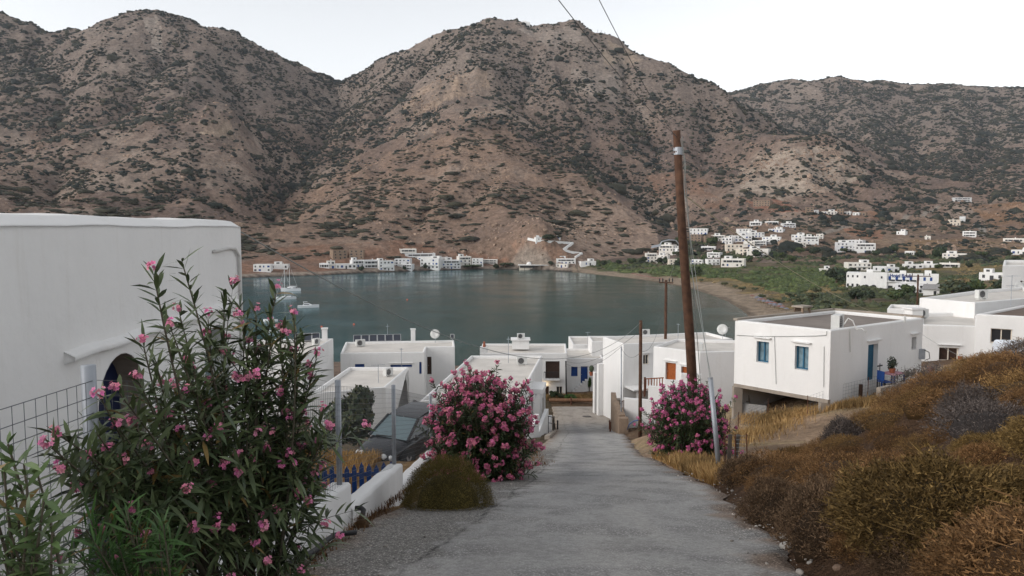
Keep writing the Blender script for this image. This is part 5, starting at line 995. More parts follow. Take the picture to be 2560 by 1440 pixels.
wire('left of two wires rising from the leaning pole top out of the picture', [P1(345), pt(1390,-8,11.0)], .007, M_CABLE, .12); wire('right of two wires rising from the leaning pole top out of the picture', [P1(350), pt(1494,-8,13)], .007, M_CABLE, .12)
wire('long sagging wire crossing the bay from the left house to the short pole', [rel(*vp(596,575,13)), T2+Vector((0,0,-.1))], .011, M_CABLEG, 2.2)
wire('yellowish cable running from the leaning pole over the green valley to the right roofs', [P1(480), rel(*vp(2262,800,50))], .016, simple('straw_cable', (.33,.30,.2), .7), .7)
wire('wire from the right roofs down along the white wall', [rel(*vp(2262,800,50)), rel(*vp(2440,905,44))], .010, M_CABLEG, .2)
wire('cable from the crossarm pole down to the short pole', [T3+Vector((0,0,-1.2)), rel(*vp(1604,880,45))], .011, M_CABLE, 1.8); wire('wire from the short pole to the black pole', [T2+Vector((0,0,-.6)), T5], .011, M_CABLE, .9); wire('upper wire from the street pole to the black pole', [T6, T5+Vector((0,0,-.3))], .011, M_CABLE, 1.0); wire('wire from the short pole to the street pole', [T2+Vector((0,0,-1.9)), T6+Vector((0,0,-.1))], .010, M_CABLE, .5); wire('wire from the leaning pole to the roofs behind it', [P1(560), T3+Vector((0,0,-.2))], .010, M_CABLEG, .6)
wire('guy wire beside the leaning pole', [P1(480)+Vector((.1,0,0)), tp+Vector((0,.05,.02))], .008, M_CABLEG); wire('second guy wire beside the leaning pole', [P1(640)+Vector((.1,0,0)), tp+Vector((.03,.05,.02))], .008, M_CABLEG)
# ------------------------------------------------------------------ fence and low walls on the left
def seg(name, label, y0, y1, t0, t1, x0, x1):
    m = MB(); n = 14; th = .27
    for i in range(n+1):
        f = i/n; y = y0+(y1-y0)*f; x = x0+(x1-x0)*f; zt_ = t0+(t1-t0)*f+.008*math.sin(y*6); zb_ = float(road_z(y))-E-.9; j = .006*math.sin(y*9+1)
        m.v += [tuple(rel(x+j,y,zb_)), tuple(rel(x+j,y,zt_-.03)), tuple(rel(x-.03+j,y,zt_)), tuple(rel(x-th+.03,y,zt_)), tuple(rel(x-th,y,zt_-.03)), tuple(rel(x-th,y,zb_))]
    for i in range(n):
        for k in range(5): m.f.append((i*6+k, i*6+k+1, (i+1)*6+k+1, (i+1)*6+k)[::-1])
    m.f.append((0,1,2,3,4,5)); m.f.append(tuple(n*6+k for k in range(5,-1,-1)))
    return tag(m.build(name, M_WALLG), label, 'wall')
seg('low_wall', 'nearest low white wall piece under the wire fence', 2.5, 9.95, -2.02, -3.36, -2.17, -2.14)
seg('low_wall', 'middle low white wall piece under the wire fence, beside the round bush', 10.05, 14.15, -3.74, -4.42, -2.14, -2.06)
seg('low_wall', 'farthest low white wall piece, behind the round bush', 14.25, 19.0, -4.85, -5.6, -2.06, -1.9)
fo = thing('wire_fence', 'grey wire mesh fence on steel posts above the low white wall', 'fence', rel(-2.25,9,-3.5))
PO = [(-2.24,.2,-.62,-2.0),(-2.26,4.05,-.73,-2.35),(-2.24,9.75,-1.95,-3.4),(-2.2,14.05,-2.9,-4.5),(-2.05,19,-4.15,-5.7),(-1.6,24,-5.3,-7.2)]
for x, y, t_, b_ in PO[1:5]: addpart(fo, MB().tube([rel(x,y,b_), rel(x,y,t_)], .038, 10), 'post', M_GALV, True)
for (x0,y0,t0,b0),(x1,y1,t1,b1) in zip(PO[:-1], PO[1:]):
    m = MB(); L = y1-y0; n = int(L/.085); at_ = lambda f, v: rel(x0+(x1-x0)*f+.03, y0+L*f, (t0-.08+(t1-t0)*f)*(1-v)+(b0+.06+(b1-b0)*f)*v)
    for i in range(n+1): m.tube([at_(i/n,0), at_(i/n,1)], .0021, 4, False)
    for k in range(18): m.tube([at_(0,k/17), at_(1,k/17)], .0023, 4, False)
    addpart(fo, m, 'mesh_panel', M_WIRE)
po = thing('picket_fence', 'blue wooden picket fence behind the low white wall', 'fence', rel(-3.2,14.2,-5)); m = MB()
PA, PB_ = Vector((-4.6,14.4,E-4.62)), Vector((-2.35,14.6,E-4.55))
for k in range(17):
    p_ = PA.lerp(PB_, k/16); tz = p_.z+.03*math.sin(k*1.7); m2 = MB(); m2.box((p_.x-.045,p_.y-.012,p_.z-.85),(p_.x+.045,p_.y+.012,tz-.07)); m2.add([(p_.x-.045,p_.y-.012,tz-.07),(p_.x+.045,p_.y-.012,tz-.07),(p_.x,p_.y-.012,tz+.02),(p_.x-.045,p_.y+.012,tz-.07),(p_.x+.045,p_.y+.012,tz-.07),(p_.x,p_.y+.012,tz+.02)],[(0,1,2),(5,4,3),(1,4,5,2),(0,2,5,3)]); addpart(po, m2, 'picket', M_BLUE)
m = MB(); [m.bar(PA+Vector((0,.03,h_)), PB_+Vector((0,.03,h_)), .03, .07) for h_ in (-.2,-.6)]; addpart(po, m, 'rail', M_BLUE)
stepwall('yard_wall', 'short white yard wall left of the blue pickets', [(-5.4,13.6,-4.6,-6.2),(-4.7,13.9,-4.6,-6.2)], M_WALLG); q = MB().lathe([(.13,0),(.2,.28),(.22,.3),(.19,.32),(.17,.28)], (0,0,0), 14).build('flower_pot', M_TERRA); q.location = rel(-5.0,13.85,-4.6); tag(q, 'terracotta flower pot on the short yard wall', 'flower pot')
# yard steps seen through the fence
ys = MB(); [ys.box((-3.7,10.2+i*.5,E-6.5),(-2.6,10.7+i*.5,E-4.0-i*.16)) for i in range(6)]; tag(ys.build('yard_steps', M_WALLG), 'white yard steps behind the low wall', 'steps')
ds = MB().tube([rel(*vp(878,1287,10.0)), rel(*vp(893,1286,10.0)), rel(*vp(899,1292,9.95)), rel(*vp(897,1302,9.9)), rel(*vp(890,1316,9.8))], .035, 10); tag(ds.build('drain_pipe', M_CABLE, None, True), 'black drain elbow sticking out of the gap in the low wall', 'pipe')
hp = [(890,1331),(860,1334),(835,1338),(815,1352),(790,1375),(760,1392),(720,1412)]; tag(MB().tube([ptz(x,y,0) if False else plane_hit(x, y, rel(0,0,-1.40), Vector((0,.246,1)).normalized()) for x,y in hp], .03, 10).build('black_hose', M_CABLE, None, True), 'black hose lying along the foot of the low wall', 'hose')
# ------------------------------------------------------------------ road surface
ny, nx = 760, 110
ys_ = np.concatenate([np.linspace(-6, 20, 420)[:-1], np.linspace(20, 84, 341)]); ts = np.linspace(0, 1, nx)
Yr, Tr = np.meshgrid(ys_, ts, indexing='ij'); ed = fbm(Yr, Yr*0+3, 1.6, 4, 501)*.22
Lr = road_l(Yr)+np.where(Yr > 14, .15*fbm(Yr, Yr*0, 1.2, 3, 502), 0); Rr = road_r(Yr)+ed
Xr = Lr+(Rr-Lr)*Tr; Zr = road_z(Yr)-.004+fbm(Xr, Yr, 1.5, 3, 503)*.012+fbm(Xr, Yr, .35, 2, 504)*.004
edge = np.minimum((Xr-Lr), (Rr-Xr)); Zr = Zr-.06*(1-sstep(0, .15, edge))
crack = np.interp(Yr, [-6,4,7,10,14,20,30,45,62,84], [-1.7,-1.2,-.98,-.55,.1,.85,1.8,3.1,4.7,5.5])+fbm(Yr, Yr*0, 2.2, 5, 505)*.16
ccol = np.full(Xr.shape+(3,), .0)+np.array((.40,.388,.372)); gm = np.zeros(Xr.shape)
def rlay(c, k): 
    global ccol
    k = np.clip(k, 0, 1)[...,None]; ccol = ccol*(1-k)+np.array(c)*k
big = fbm(Xr*1.4, Yr*.16, 2.0, 5, 506)
rlay((.47,.45,.425), sstep(0,.6,big)*.5); rlay((.32,.308,.295), sstep(.05,.6,-big)*.4); mid = fbm(Xr, Yr*.4, .5, 5, 571); rlay((.45,.43,.40), sstep(.1,.6,mid)*.35); rlay((.23,.22,.205), sstep(.1,.6,-mid)*.3)
leftg = 1-sstep(-.28,.22, Xr-crack+fbm(Xr, Yr, .5, 4, 577)*.35); gm = np.clip(leftg*(1-sstep(26, 36, Yr))+.22+.5*sstep(-.1,.6,fbm(Xr,Yr,1.1,4,579))+.6*(1-sstep(0,.6,Rr-Xr)), 0, 1)
rlay((.34,.318,.29), leftg*(1-sstep(24,34,Yr))*.85); rlay((.38,.35,.31), leftg*sstep(24,34,Yr)*.6)
rlay((.30,.22,.165), (1-sstep(0,.55, Xr-Lr+fbm(Xr,Yr,.8,3,507)*.3))*.8); rlay((.30,.21,.15), (1-sstep(0,.5, Rr-Xr+fbm(Xr,Yr,.7,3,508)*.35))*.8)
rlay((.10,.095,.09), (1-sstep(.006,.035, np.abs(Xr-crack)))*(.4+.6*sstep(-.3,.3,fbm(Yr,Yr*0,1.5,2,561)))); 
for off, s_ in ((1.9,511),(3.0,512)):
    c2 = crack+off*(.5+.5*sstep(0,20,Yr))+fbm(Yr, Yr*0, 3, 4, s_)*.35; rlay((.22,.21,.20), (1-sstep(.004,.022, np.abs(Xr-c2)))*sstep(0,.3,fbm(Yr,Yr*0,4,2,s_+5))*.6)
band = np.exp(-((Xr-crack-1.0-.5*fbm(Yr,Yr*0,6,2,520))/.55)**2)*sstep(5,20,Yr)*.6; rlay((.25,.25,.255), band)
for xx in (1.35, 2.75): rlay((.36,.355,.345), np.exp(-((Xr-crack-xx)/.3)**2)*.4)
for yj in (21.5, 33, 41, 58, 64): rlay((.14,.13,.12), (1-sstep(.01,.06, np.abs(Yr-yj-fbm(Xr,Xr*0,1,3,530)*.3-(Xr-2)*.15)))*.35)
rlay((.42,.36,.30), sstep(70,78,Yr)*.7)
ri = np.arange(ny*nx).reshape(ny, nx)
RF_ = np.stack([ri[:-1,:-1], ri[:-1,1:], ri[1:,1:], ri[1:,:-1]], -1).reshape(-1,4)
me = np_mesh('road', np.stack([Xr.ravel(), Yr.ravel(), Zr.ravel()], 1), RF_, np.concatenate([ccol.reshape(-1,3), gm.reshape(-1,1)], 1))
rm, nt, b = nmat('road_surface'); at = nt.nodes.new('ShaderNodeAttribute'); at.attribute_name = 'cover'; tc = nt.nodes.new('ShaderNodeTexCoord'); b.inputs['Roughness'].default_value = .9; b.inputs['Specular IOR Level'].default_value = .2
nf = noise(48, 8, .8); vo = nt.nodes.new('ShaderNodeTexVoronoi'); vo.inputs['Scale'].default_value = 34; nt.links.new(tc.outputs['Object'], vo.inputs['Vector'])
chip = mrange(vo.outputs['Distance'], .05, .42, 1.9, .5)
mixc = nt.nodes.new('ShaderNodeMix'); mixc.data_type = 'FLOAT'; nt.links.new(at.outputs['Alpha'], mixc.inputs[0]); nf2 = noise(11, 6, .7); mf_ = nt.nodes.new('ShaderNodeMath'); mf_.operation = 'MULTIPLY'; nt.links.new(mrange(nf.outputs[0], .3, .7, .55, 1.45), mf_.inputs[0]); nt.links.new(mrange(nf2.outputs[0], .3, .7, .75, 1.22), mf_.inputs[1]); nt.links.new(mf_.outputs[0], mixc.inputs[2])
sepc = nt.nodes.new('ShaderNodeSeparateColor'); nt.links.new(vo.outputs['Color'], sepc.inputs[0]); cm_ = nt.nodes.new('ShaderNodeMath'); cm_.operation = 'MULTIPLY'; nt.links.new(chip, cm_.inputs[0]); nt.links.new(mrange(sepc.outputs[0], 0, 1, .55, 1.35), cm_.inputs[1]); nt.links.new(cm_.outputs[0], mixc.inputs[3])
vs = nt.nodes.new('ShaderNodeVectorMath'); vs.operation = 'SCALE'; nt.links.new(at.outputs['Color'], vs.inputs[0]); nt.links.new(mixc.outputs[0], vs.inputs['Scale']); nt.links.new(vs.outputs[0], b.inputs['Base Color'])
bp = nt.nodes.new('ShaderNodeBump'); bp.inputs['Strength'].default_value = .6; bp.inputs['Distance'].default_value = .02; nt.links.new(mixc.outputs[0], bp.inputs['Height']); nt.links.new(bp.outputs[0], b.inputs['Normal'])
tag(link('road', me, rm, None, True), kind='structure', label='worn pale concrete road running downhill')
# loose stones along the edges
def rocks(name, label, P, R, cc, kind='stuff'):
    V, F, K = blobs(np.array(P), np.array(R), np.array(R)*.65, np.array(cc), ICO1, 91); return tag(link(name, np_mesh(name, V, F, K), M_SCRUB), label, 'stones', kind=kind)
P, R, cc = [], [], []
for k in range(900):
    y = 4+RNG.random()**1.6*30; side = RNG.random()
    x = float(road_r(y))-RNG.normal(-.12,.30) if side < .6 else float(road_l(y))+abs(RNG.normal(0,.6))
    P.append((x, y, float(road_z(y))+.0)); R.append(np.exp(RNG.normal(math.log(.010), .55))); cc.append(np.array((.42,.38,.34))*RNG.uniform(.5,1.2))
rocks('loose_gravel', 'loose pale stones and gravel along the road edges', P, R, cc)
M_ROCK = simple('pale_rock', (.5,.47,.43), .9, var=.3, scale=9, bump=.6); M_ROCKB = simple('brown_rock', (.26,.18,.13), .9, var=.35, scale=9, bump=.6)
def stone(px, py, wpx, label, mt=M_ROCK, d0=4.):
    g = ground(px, py, d0, 60, 800); 
    if g.x < road_r(g.y)+.1: g.z = float(road_z(g.y))
    r = wpx*g.y/FPX/2; V0, F0 = ICO2; rr_ = np.random.default_rng(int(px)); q = V0*(1+rr_.uniform(-.2,.2,(len(V0),1)))*np.array((r,r*.8,r*.62)); o = link('stone', np_mesh('stone', q, F0), mt); o.location = g+Vector((0,0,r*.3)); tag(o, label, 'stone')
stone(1957,1353,24,'white stone on the road edge, upper of the pale pair'); stone(1965,1388,32,'largest pale stone on the right road edge'); stone(2024,1409,16,'small white stone below the largest pale stone'); stone(2094,1424,30,'brown rock at the foot of the right bank',M_ROCKB); stone(1990,1350,20,'reddish brown rock under the grey bank shrub',M_ROCKB)
for px, py, w_, lb in ((2302,1180,22,'white rock lying high among the bank shrubs'),(2259,1253,12,'small pale rock among the olive bank shrubs'),(2256,1312,22,'flat grey rock low among the bank shrubs')): stone(px, py, w_, lb)
# ------------------------------------------------------------------ plants close by
def leaf_mesh(P, D, L, W, cols, droop, seed):
    """lance shaped leaves: base points P, directions D (n,3), length L, width W, bent downwards by droop"""
    r = np.random.default_rng(seed); n = len(P); D = D/np.linalg.norm(D,axis=1)[:,None]; up = np.array((0,0,1.)); S = np.cross(D, up+r.normal(0,.35,(n,3))); S /= np.linalg.norm(S,axis=1)[:,None]+1e-9; N = np.cross(S, D)
    pts = []
    for t, w_ in ((0,.16),(.3,.9),(.62,.85)):
        c = P+D*(L*t)[:,None]-up*(droop*L*t*t)[:,None]; e = S*(W*w_/2)[:,None]; dn = N*(W*.12*w_)[:,None]; pts += [c-e+dn, c+e+dn]
    pts.append(P+D*L[:,None]-up*(droop*L)[:,None]); V = np.stack(pts,1); k = 7
    T = np.array([(0,1,3),(0,3,2),(2,3,5),(2,5,4),(4,5,6)]); F = T[None]+(np.arange(n)*k)[:,None,None]
    C_ = np.repeat(cols[:,None],k,1)*np.linspace(.85,1.15,k)[None,:,None]
    return V.reshape(-1,3), F.reshape(-1,3), C_.reshape(-1,3)
def floret_mesh(P, Nn, R, cols, seed):
    r = np.random.default_rng(seed); n = len(P); Nn = Nn/np.linalg.norm(Nn,axis=1)[:,None]; a = np.cross(Nn, r.normal(size=(n,3))); a /= np.linalg.norm(a,axis=1)[:,None]; b_ = np.cross(Nn, a); pts = [P-Nn*(R*.35)[:,None]]
    for k in range(10):
        t = k*math.pi/5; rad_ = R*(1.0 if k % 2 == 0 else .62); pts.append(P+(a*math.cos(t)+b_*math.sin(t))*rad_[:,None]+Nn*(R*(.1 if k % 2 == 0 else 0))[:,None])
    V = np.stack(pts,1); T = np.array([(0,1+k,1+(k+1)%10) for k in range(10)]); F = T[None]+(np.arange(n)*11)[:,None,None]
    C_ = np.repeat(cols[:,None],11,1); C_[:,0] *= .6
    return V.reshape(-1,3), F.reshape(-1,3), C_.reshape(-1,3)
M_LEAFN = attr_mat('oleander_leaf', .25, 9, .45, spec=.35); M_PETAL = attr_mat('petals', .12, 20, .6); M_STEM = simple('oleander_stem', (.10,.085,.06), .8, var=.3, scale=20)
def oleander(name, label, base, stems, seed, leaf=.13, lw=.022, whorl=.05, col=((.030,.046,.020),(.06,.085,.032)), fl=(.70,.20,.32), flp=.6, nfl=(7,14), flr=.02, fan=None, ll=None, group=None, tipsel=None):
    """stems: list of (root xy offset, tip offset xyz, sideways bend)"""
    r = np.random.default_rng(seed); o = thing(name, label, 'shrub', base, 0, group); sm_ = MB(); LP, LD, LC, LL, FPp, FN, FC = [], [], [], [], [], [], []
    for root, tip, bend, lo in stems:
        p0 = np.array(root if len(root) == 3 else (*root,-.15)); p2 = np.array(tip, float); L = np.linalg.norm(p2-p0); p1 = (p0+p2)/2+np.array((*bend, L*.08))
        ts_ = np.linspace(0,1,9); cur = (1-ts_)[:,None]**2*p0+2*((1-ts_)*ts_)[:,None]*p1+ts_[:,None]**2*p2
        sm_.tube([tuple(q) for q in cur], [.016*(1-t*.75)*min(1,L/1.6) for t in ts_], 5, False)
        m = max(4, int(L*(1-lo)/whorl))
        for k in range(m):
            t = lo+(1-lo)*k/(m-1); c = (1-t)**2*p0+2*(1-t)*t*p1+t*t*p2; d = 2*(1-t)*(p1-p0)+2*t*(p2-p1); d /= np.linalg.norm(d); a = np.cross(d, (.3,.2,1)); a /= np.linalg.norm(a)+1e-9; b_ = np.cross(d, a); ph = r.uniform(0,6.28)
            for j in range(3):
                th = ph+j*2.094+r.normal(0,.25); spread = .55+.5*(1-t)+r.normal(0,.15); dv_ = d*max(.15,1.05-spread)+(a*math.cos(th)+b_*math.sin(th))*spread
                LP.append(c); LD.append(dv_); f = np.clip(r.normal(.45,.3),0,1); cc_ = np.array(col[0])*(1-f)+np.array(col[1])*f
                if r.random() < .03: cc_ = np.array((.18,.12,.04))
                LC.append(cc_); LL.append(leaf*r.uniform(.65,1.25))
        if r.random() < (flp if len(root) == 2 else flp*.55) and (tipsel is None or tipsel(p2)):
            nf_ = r.integers(*nfl); dd_ = p2-p1; dd_ /= np.linalg.norm(dd_)
            for j in range(nf_):
                e = r.normal(size=3); e /= np.linalg.norm(e); e = e*.8+dd_*.5; FPp.append(p2+dd_*.05+e*flr*r.uniform(.8,2.6)); FN.append(e+np.array((0,-.3,.15))); FC.append(np.array(fl)*r.uniform(.7,1.25)*np.array((1,r.uniform(.75,1.3),r.uniform(.85,1.15))))
    sm_.build('stems', M_STEM, o, True); LL = np.array(LL)
    V, F, K = leaf_mesh(np.array(LP), np.array(LD), LL, np.full(len(LL), lw)*LL/leaf, np.array(LC), r.uniform(0,.35,len(LL)), seed)
    q = link('leaves', np_mesh('leaves', V, F, K), M_LEAFN, o)
    if FPp:
        V, F, K = floret_mesh(np.array(FPp), np.array(FN), np.full(len(FPp), flr)*r.uniform(.75,1.2,len(FPp)), np.array(FC), seed+1); link('blossoms', np_mesh('blossoms', V, F, K), M_PETAL, o)
    return o
def px_off(base, pts, dj=.35, seed=0):
    r = np.random.default_rng(seed); out = []
    for q in pts:
        d = base.y+(q[2] if len(q) > 2 else r.uniform(-dj, dj)); p_ = pt(q[0], q[1], d); out.append(np.array(p_-base))
    return out
r = np.random.default_rng(77)
# big oleander on the left
bs = Vector((-1.96, 5.35, float(road_z(5.35))))
hero = [(455,655,0),(385,690,0),(450,790,0),(560,745,.1),(600,770,.1),(690,735,.15),(735,800,0),(640,790,.1),(680,830,0),(520,800,0),(430,830,-.1),(610,830,.1),(700,830,0),(760,860,.2),(790,900,.1),(770,960,.1),(800,1040,.1),(815,1085,0),(740,830,.2),(520,850,0),(560,900,0),(640,900,.1),(390,905,-.2),(350,960,-.3),(300,985,-.3),(255,1000,-.3),(160,1095,-.35),(130,1120,-.35),(165,1180,-.4),(300,1075,-.5),(340,1070,-.5),(420,1060,-.5),(380,1130,-.5),(490,1170,-.6),(410,1170,-.5),(515,1000,-.3),(470,920,-.2),(480,940,-.3),(640,940,-.1),(660,1010,0),(700,1000,0),(715,1050,0),(755,1120,0),(800,1210,.1),(770,1240,0),(690,1380,-.1),(740,1395,0),(620,870,0),(590,960,-.2),(550,1090,-.5),(620,1060,-.3),(680,1100,-.1),(240,1080,-.4),(230,1150,-.5),(210,1230,-.5),(330,1190,-.6),(520,1110,-.5),(560,1180,-.5),(600,1150,-.4),(440,980,-.3),(400,1010,-.4),(360,870,-.1),(730,890,.2),(650,1180,-.2),(700,1180,-.1),(280,1130,-.5),(350,1250,-.6),(300,1280,-.6),(260,1330,-.6)]
hero = [(a, b_, min(c, (2.12/abs((a-1280)/FPX)-5.35)) if a < 560 else c) for a, b_, c in hero]
tips = px_off(bs, hero, .3, 5)
stems = []
for i, t in enumerate(tips):
    stems.append(((r.uniform(-.22,.22), r.uniform(-.18,.18)), t, (t[0]*.18+r.normal(0,.05), r.normal(0,.05)), .66 if t[2] > 1.9 else (.55 if t[2] > 1.2 else .42)))
    p0_ = np.array((*stems[-1][0],-.15)); L_ = np.linalg.norm(t-p0_); p1_ = (p0_+t)/2+np.array((t[0]*.18,0,L_*.08)); nsh = 2 if t[2] > 1.9 else 4
    for k in range(nsh):    # shoots branching off the stem
        tt = r.uniform(.38,.86); st_ = (1-tt)**2*p0_+2*(1-tt)*tt*p1_+tt*tt*t; d_ = (t-p0_)/L_*.55+r.normal(0,.5,3)+np.array((st_[0]*.25,st_[1]*.2,.3)); d_ /= np.linalg.norm(d_)
        stems.append((tuple(st_), st_+d_*r.uniform(.22,.5), (r.normal(0,.03), r.normal(0,.03)), .12))
oleander('oleander', 'tall pink oleander in front of the wire fence and the left house', bs, stems, 31, .165, .026, .05, col=((.046,.068,.030),(.115,.145,.062)), flp=.8, nfl=(7,18), flr=.0165, fl=(.80,.27,.42))
# pale shrub at the bottom left, very near
bs = Vector((-1.62, 2.55, float(road_z(2.55)))); tips = px_off(bs, [(20,1110,.1),(60,1160,.0),(95,1190,.1),(40,1250,0),(110,1250,-.1),(10,1180,0),(70,1290,-.1),(30,1340,-.1),(130,1330,-.1),(80,1390,-.1),(10,1400,-.1),(-40,1200,0),(-30,1330,0)], .1, 6)
oleander('young_oleander', 'pale green flowerless oleander at the bottom left corner', bs, [((r.uniform(-.1,.1), r.uniform(-.1,.1)), t, (r.normal(0,.04), r.normal(0,.04)), .5) for t in tips], 33, .105, .02, .045, col=((.055,.095,.03),(.12,.17,.06)), flp=0)
bs = Vector((-1.62, 3.7, float(road_z(3.7)))); tips = px_off(bs, [(x, y) for x in range(190,430,26) for y in (1285+abs(x-300)*.35,1350,1400)], .2, 8)
oleander('young_oleander', 'bright green grassy young oleander at the foot of the big one', bs, [((r.uniform(-.15,.15), r.uniform(-.1,.1)), t+r.normal(0,.03,3), (r.normal(0,.03), r.normal(0,.03)), .25) for t in tips], 34, .15, .013, .05, col=((.03,.075,.015),(.06,.13,.03)), flp=0)
# two rounded flowering oleanders down the road
def round_oleander(label, base, rx, ry, h, n, seed, flp, fl):
    r = np.random.default_rng(seed); st = []
    for k in range(n):
        d = r.normal(size=3); d[2] = d[2]*1.1+.25; d /= np.linalg.norm(d); f = r.uniform(.62,1.06)*(1+.10*math.sin(5*math.atan2(d[1],d[0])+seed)+.11*r.normal()); t = np.array((d[0]*rx*f, d[1]*ry*f, max(.15*h, .47*h+d[2]*h*.52*f)))
        st.append(((r.uniform(-.3,.3)*rx, r.uniform(-.3,.3)*ry), t, (d[0]*.12, d[1]*.12), .45))
    for k in range(n//5):
        a = r.uniform(0,6.28); t = np.array((math.cos(a)*rx*r.uniform(.6,.98), math.sin(a)*ry*r.uniform(.6,.98), h*r.uniform(.06,.35))); st.append(((t[0]*.3,t[1]*.3), t, (0,0), .3))
    return oleander('oleander', label, base, st, seed, .135, .03, .07, flp=flp, tipsel=lambda p: r.random() < .6+.6*(p[2]/h)**1.3, nfl=(12,26), flr=.031, fl=fl)
b2 = Vector((-.72, 17.2, float(road_z(17.2))-.1)); round_oleander('rounded oleander covered with pink blossom left of the road, beside the car', b2, 1.2, 1.25, 2.5, 740, 41, .85, (.68,.19,.31))
b3 = Vector((5.5, 23.4, gz(5.5,23.4)-.05)); round_oleander('rounded oleander with deep pink blossom right of the road, before the leaning pole', b3, 1.3, 1.2, 2.3, 560, 42, .72, (.58,.14,.29))
# ---- twiggy mounds
def mound(seed, n, col, col2, size=.03, flat=1., rough=1.):
    r = np.random.default_rng(seed); d = r.normal(size=(n,3)); d[:,2] = np.abs(d[:,2])*1.1; d /= np.linalg.norm(d,axis=1)[:,None]
    lump = 1+rough*(.18*gnoise(d[:,0]*2.2+seed, d[:,1]*2.2+d[:,2], seed)+.17*gnoise(d[:,0]*6, d[:,1]*6+d[:,2]*4, seed+1)+.10*gnoise(d[:,0]*14, d[:,1]*14+d[:,2]*9, seed+2))
    P = d*(lump*r.uniform(.72,1.03,n)**.6)[:,None]; P[:,2] *= flat
    dirn = d*.7+r.normal(0,.55,(n,3))+np.array((0,0,.3)); dirn /= np.linalg.norm(dirn,axis=1)[:,None]; sd_ = np.cross(dirn, r.normal(size=(n,3))); sd_ /= np.linalg.norm(sd_,axis=1)[:,None]
    L = size*r.uniform(.6,2.1,n)*np.where(r.random(n) < .04, 3.2, 1); W = size*r.uniform(.25,.6,n); V = np.stack([P-sd_*W[:,None]*.5, P+sd_*W[:,None]*.5, P+dirn*L[:,None]],1)
    t = np.clip(r.normal(.45,.33,n)+.3*gnoise(d[:,0]*3, d[:,1]*3, seed+9),0,1)[:,None]; K = (np.array(col)*(1-t)+np.array(col2)*t)*r.uniform(.55,1.35,(n,1))
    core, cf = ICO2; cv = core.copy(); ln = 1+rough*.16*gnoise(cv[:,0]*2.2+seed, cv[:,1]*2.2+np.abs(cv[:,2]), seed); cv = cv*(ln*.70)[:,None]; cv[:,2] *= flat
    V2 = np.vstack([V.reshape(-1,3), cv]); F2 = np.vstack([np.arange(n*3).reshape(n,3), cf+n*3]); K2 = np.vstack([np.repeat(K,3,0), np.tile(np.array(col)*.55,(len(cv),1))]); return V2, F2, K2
BR = ((.105,.058,.026),(.28,.155,.066)); OL = ((.10,.064,.024),(.255,.165,.06)); GY = ((.095,.062,.038),(.27,.175,.105)); PU = ((.085,.071,.066),(.19,.155,.138)); YE = ((.12,.07,.028),(.30,.18,.07))
VAR = {}
for nme, cl in (('br',BR),('ol',OL),('gy',GY),('pu',PU),('ye',YE)):
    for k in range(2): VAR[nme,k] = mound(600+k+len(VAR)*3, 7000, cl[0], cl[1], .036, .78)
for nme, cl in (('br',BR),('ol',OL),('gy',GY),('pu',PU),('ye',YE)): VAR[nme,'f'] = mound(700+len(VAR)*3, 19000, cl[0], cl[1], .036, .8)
def put_mound(lst, x, y, s, kind, rz, sz=None, dz=0):
    V, F, K = VAR[kind, 'f' if y < 9 else int(rz*10) % 2]; c, sn = math.cos(rz), math.sin(rz); W = np.stack([(V[:,0]*c-V[:,1]*sn)*s+x, (V[:,0]*sn+V[:,1]*c)*s+y, V[:,2]*(sz or s)+gz(x,y)-.12+dz],1); lst.append((W, F, K))
def join(name, lst, mat):
    n = 0; Vs, Fs, Ks = [], [], []
    for V, F, K in lst: Vs.append(V); Fs.append(F+n); Ks.append(K); n += len(V)
    return link(name, np_mesh(name, np.vstack(Vs), np.vstack(Fs), np.vstack(Ks)), mat)
r = np.random.default_rng(88); lst = []; used = []
def bank_ok(x, y):
    e = x-float(road_r(y)); return e > .45 and not (y > 18.6+.6*math.sin(x)) and not (y > 15.6 and x < 7.2)
tries = 0
while len(used) < 260 and tries < 14000:
    tries += 1; y = 4.5+17.5*r.random()**1.2; x = float(road_r(y))+.5+r.random()**1.1*13
    if not bank_ok(x, y) or abs(x) > y*.8+2: continue
    s = r.uniform(.35,.95)
    if any((x-a)**2+(y-b_)**2 < (.56*(s+c))**2 for a,b_,c in used): continue
    e = x-float(road_r(y))
    if e < s*.8+.25: s = max(.3, e-.3)
    used.append((x,y,s)); u_ = r.random(); kd = 'gy' if (e < 1.2 and u_ < .35) else ('ol' if (y < 9.5 and e > 1.6 and u_ < .5) else ('ye' if u_ < .3 and y > 9 else ('br' if u_ < .97 else 'pu')))
    put_mound(lst, x, y, s, kd, r.uniform(0,6), s*r.uniform(.6,.85))
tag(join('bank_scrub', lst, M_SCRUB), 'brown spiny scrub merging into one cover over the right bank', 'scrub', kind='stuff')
def single(px, py, d, s, kind, label, sz=None, name='spiny_shrub', n=14000, rough=1.):
    x, y, _ = vp(px, py, d); l2 = []; V, F, K = mound(int(px), n, *dict(br=BR,ol=OL,gy=GY,pu=PU,ye=YE,gn=((.085,.070,.022),(.23,.175,.055)))[kind], .02 if kind == 'gn' else (.042 if d < 13 else .05), 1.0, rough); W = np.stack([V[:,0]*s, V[:,1]*s, V[:,2]*(sz or s)],1); o = link(name, np_mesh(name, W, F, K), M_SCRUB); o.location = (x, y, (gz(x,y) if abs(x) > 3 else float(road_z(y)))-.05); return tag(o, label, 'shrub')
single(1115,1290,11.9,.72,'gn','round domed olive brown bush beside the low white wall',.80,n=52000,rough=.5)
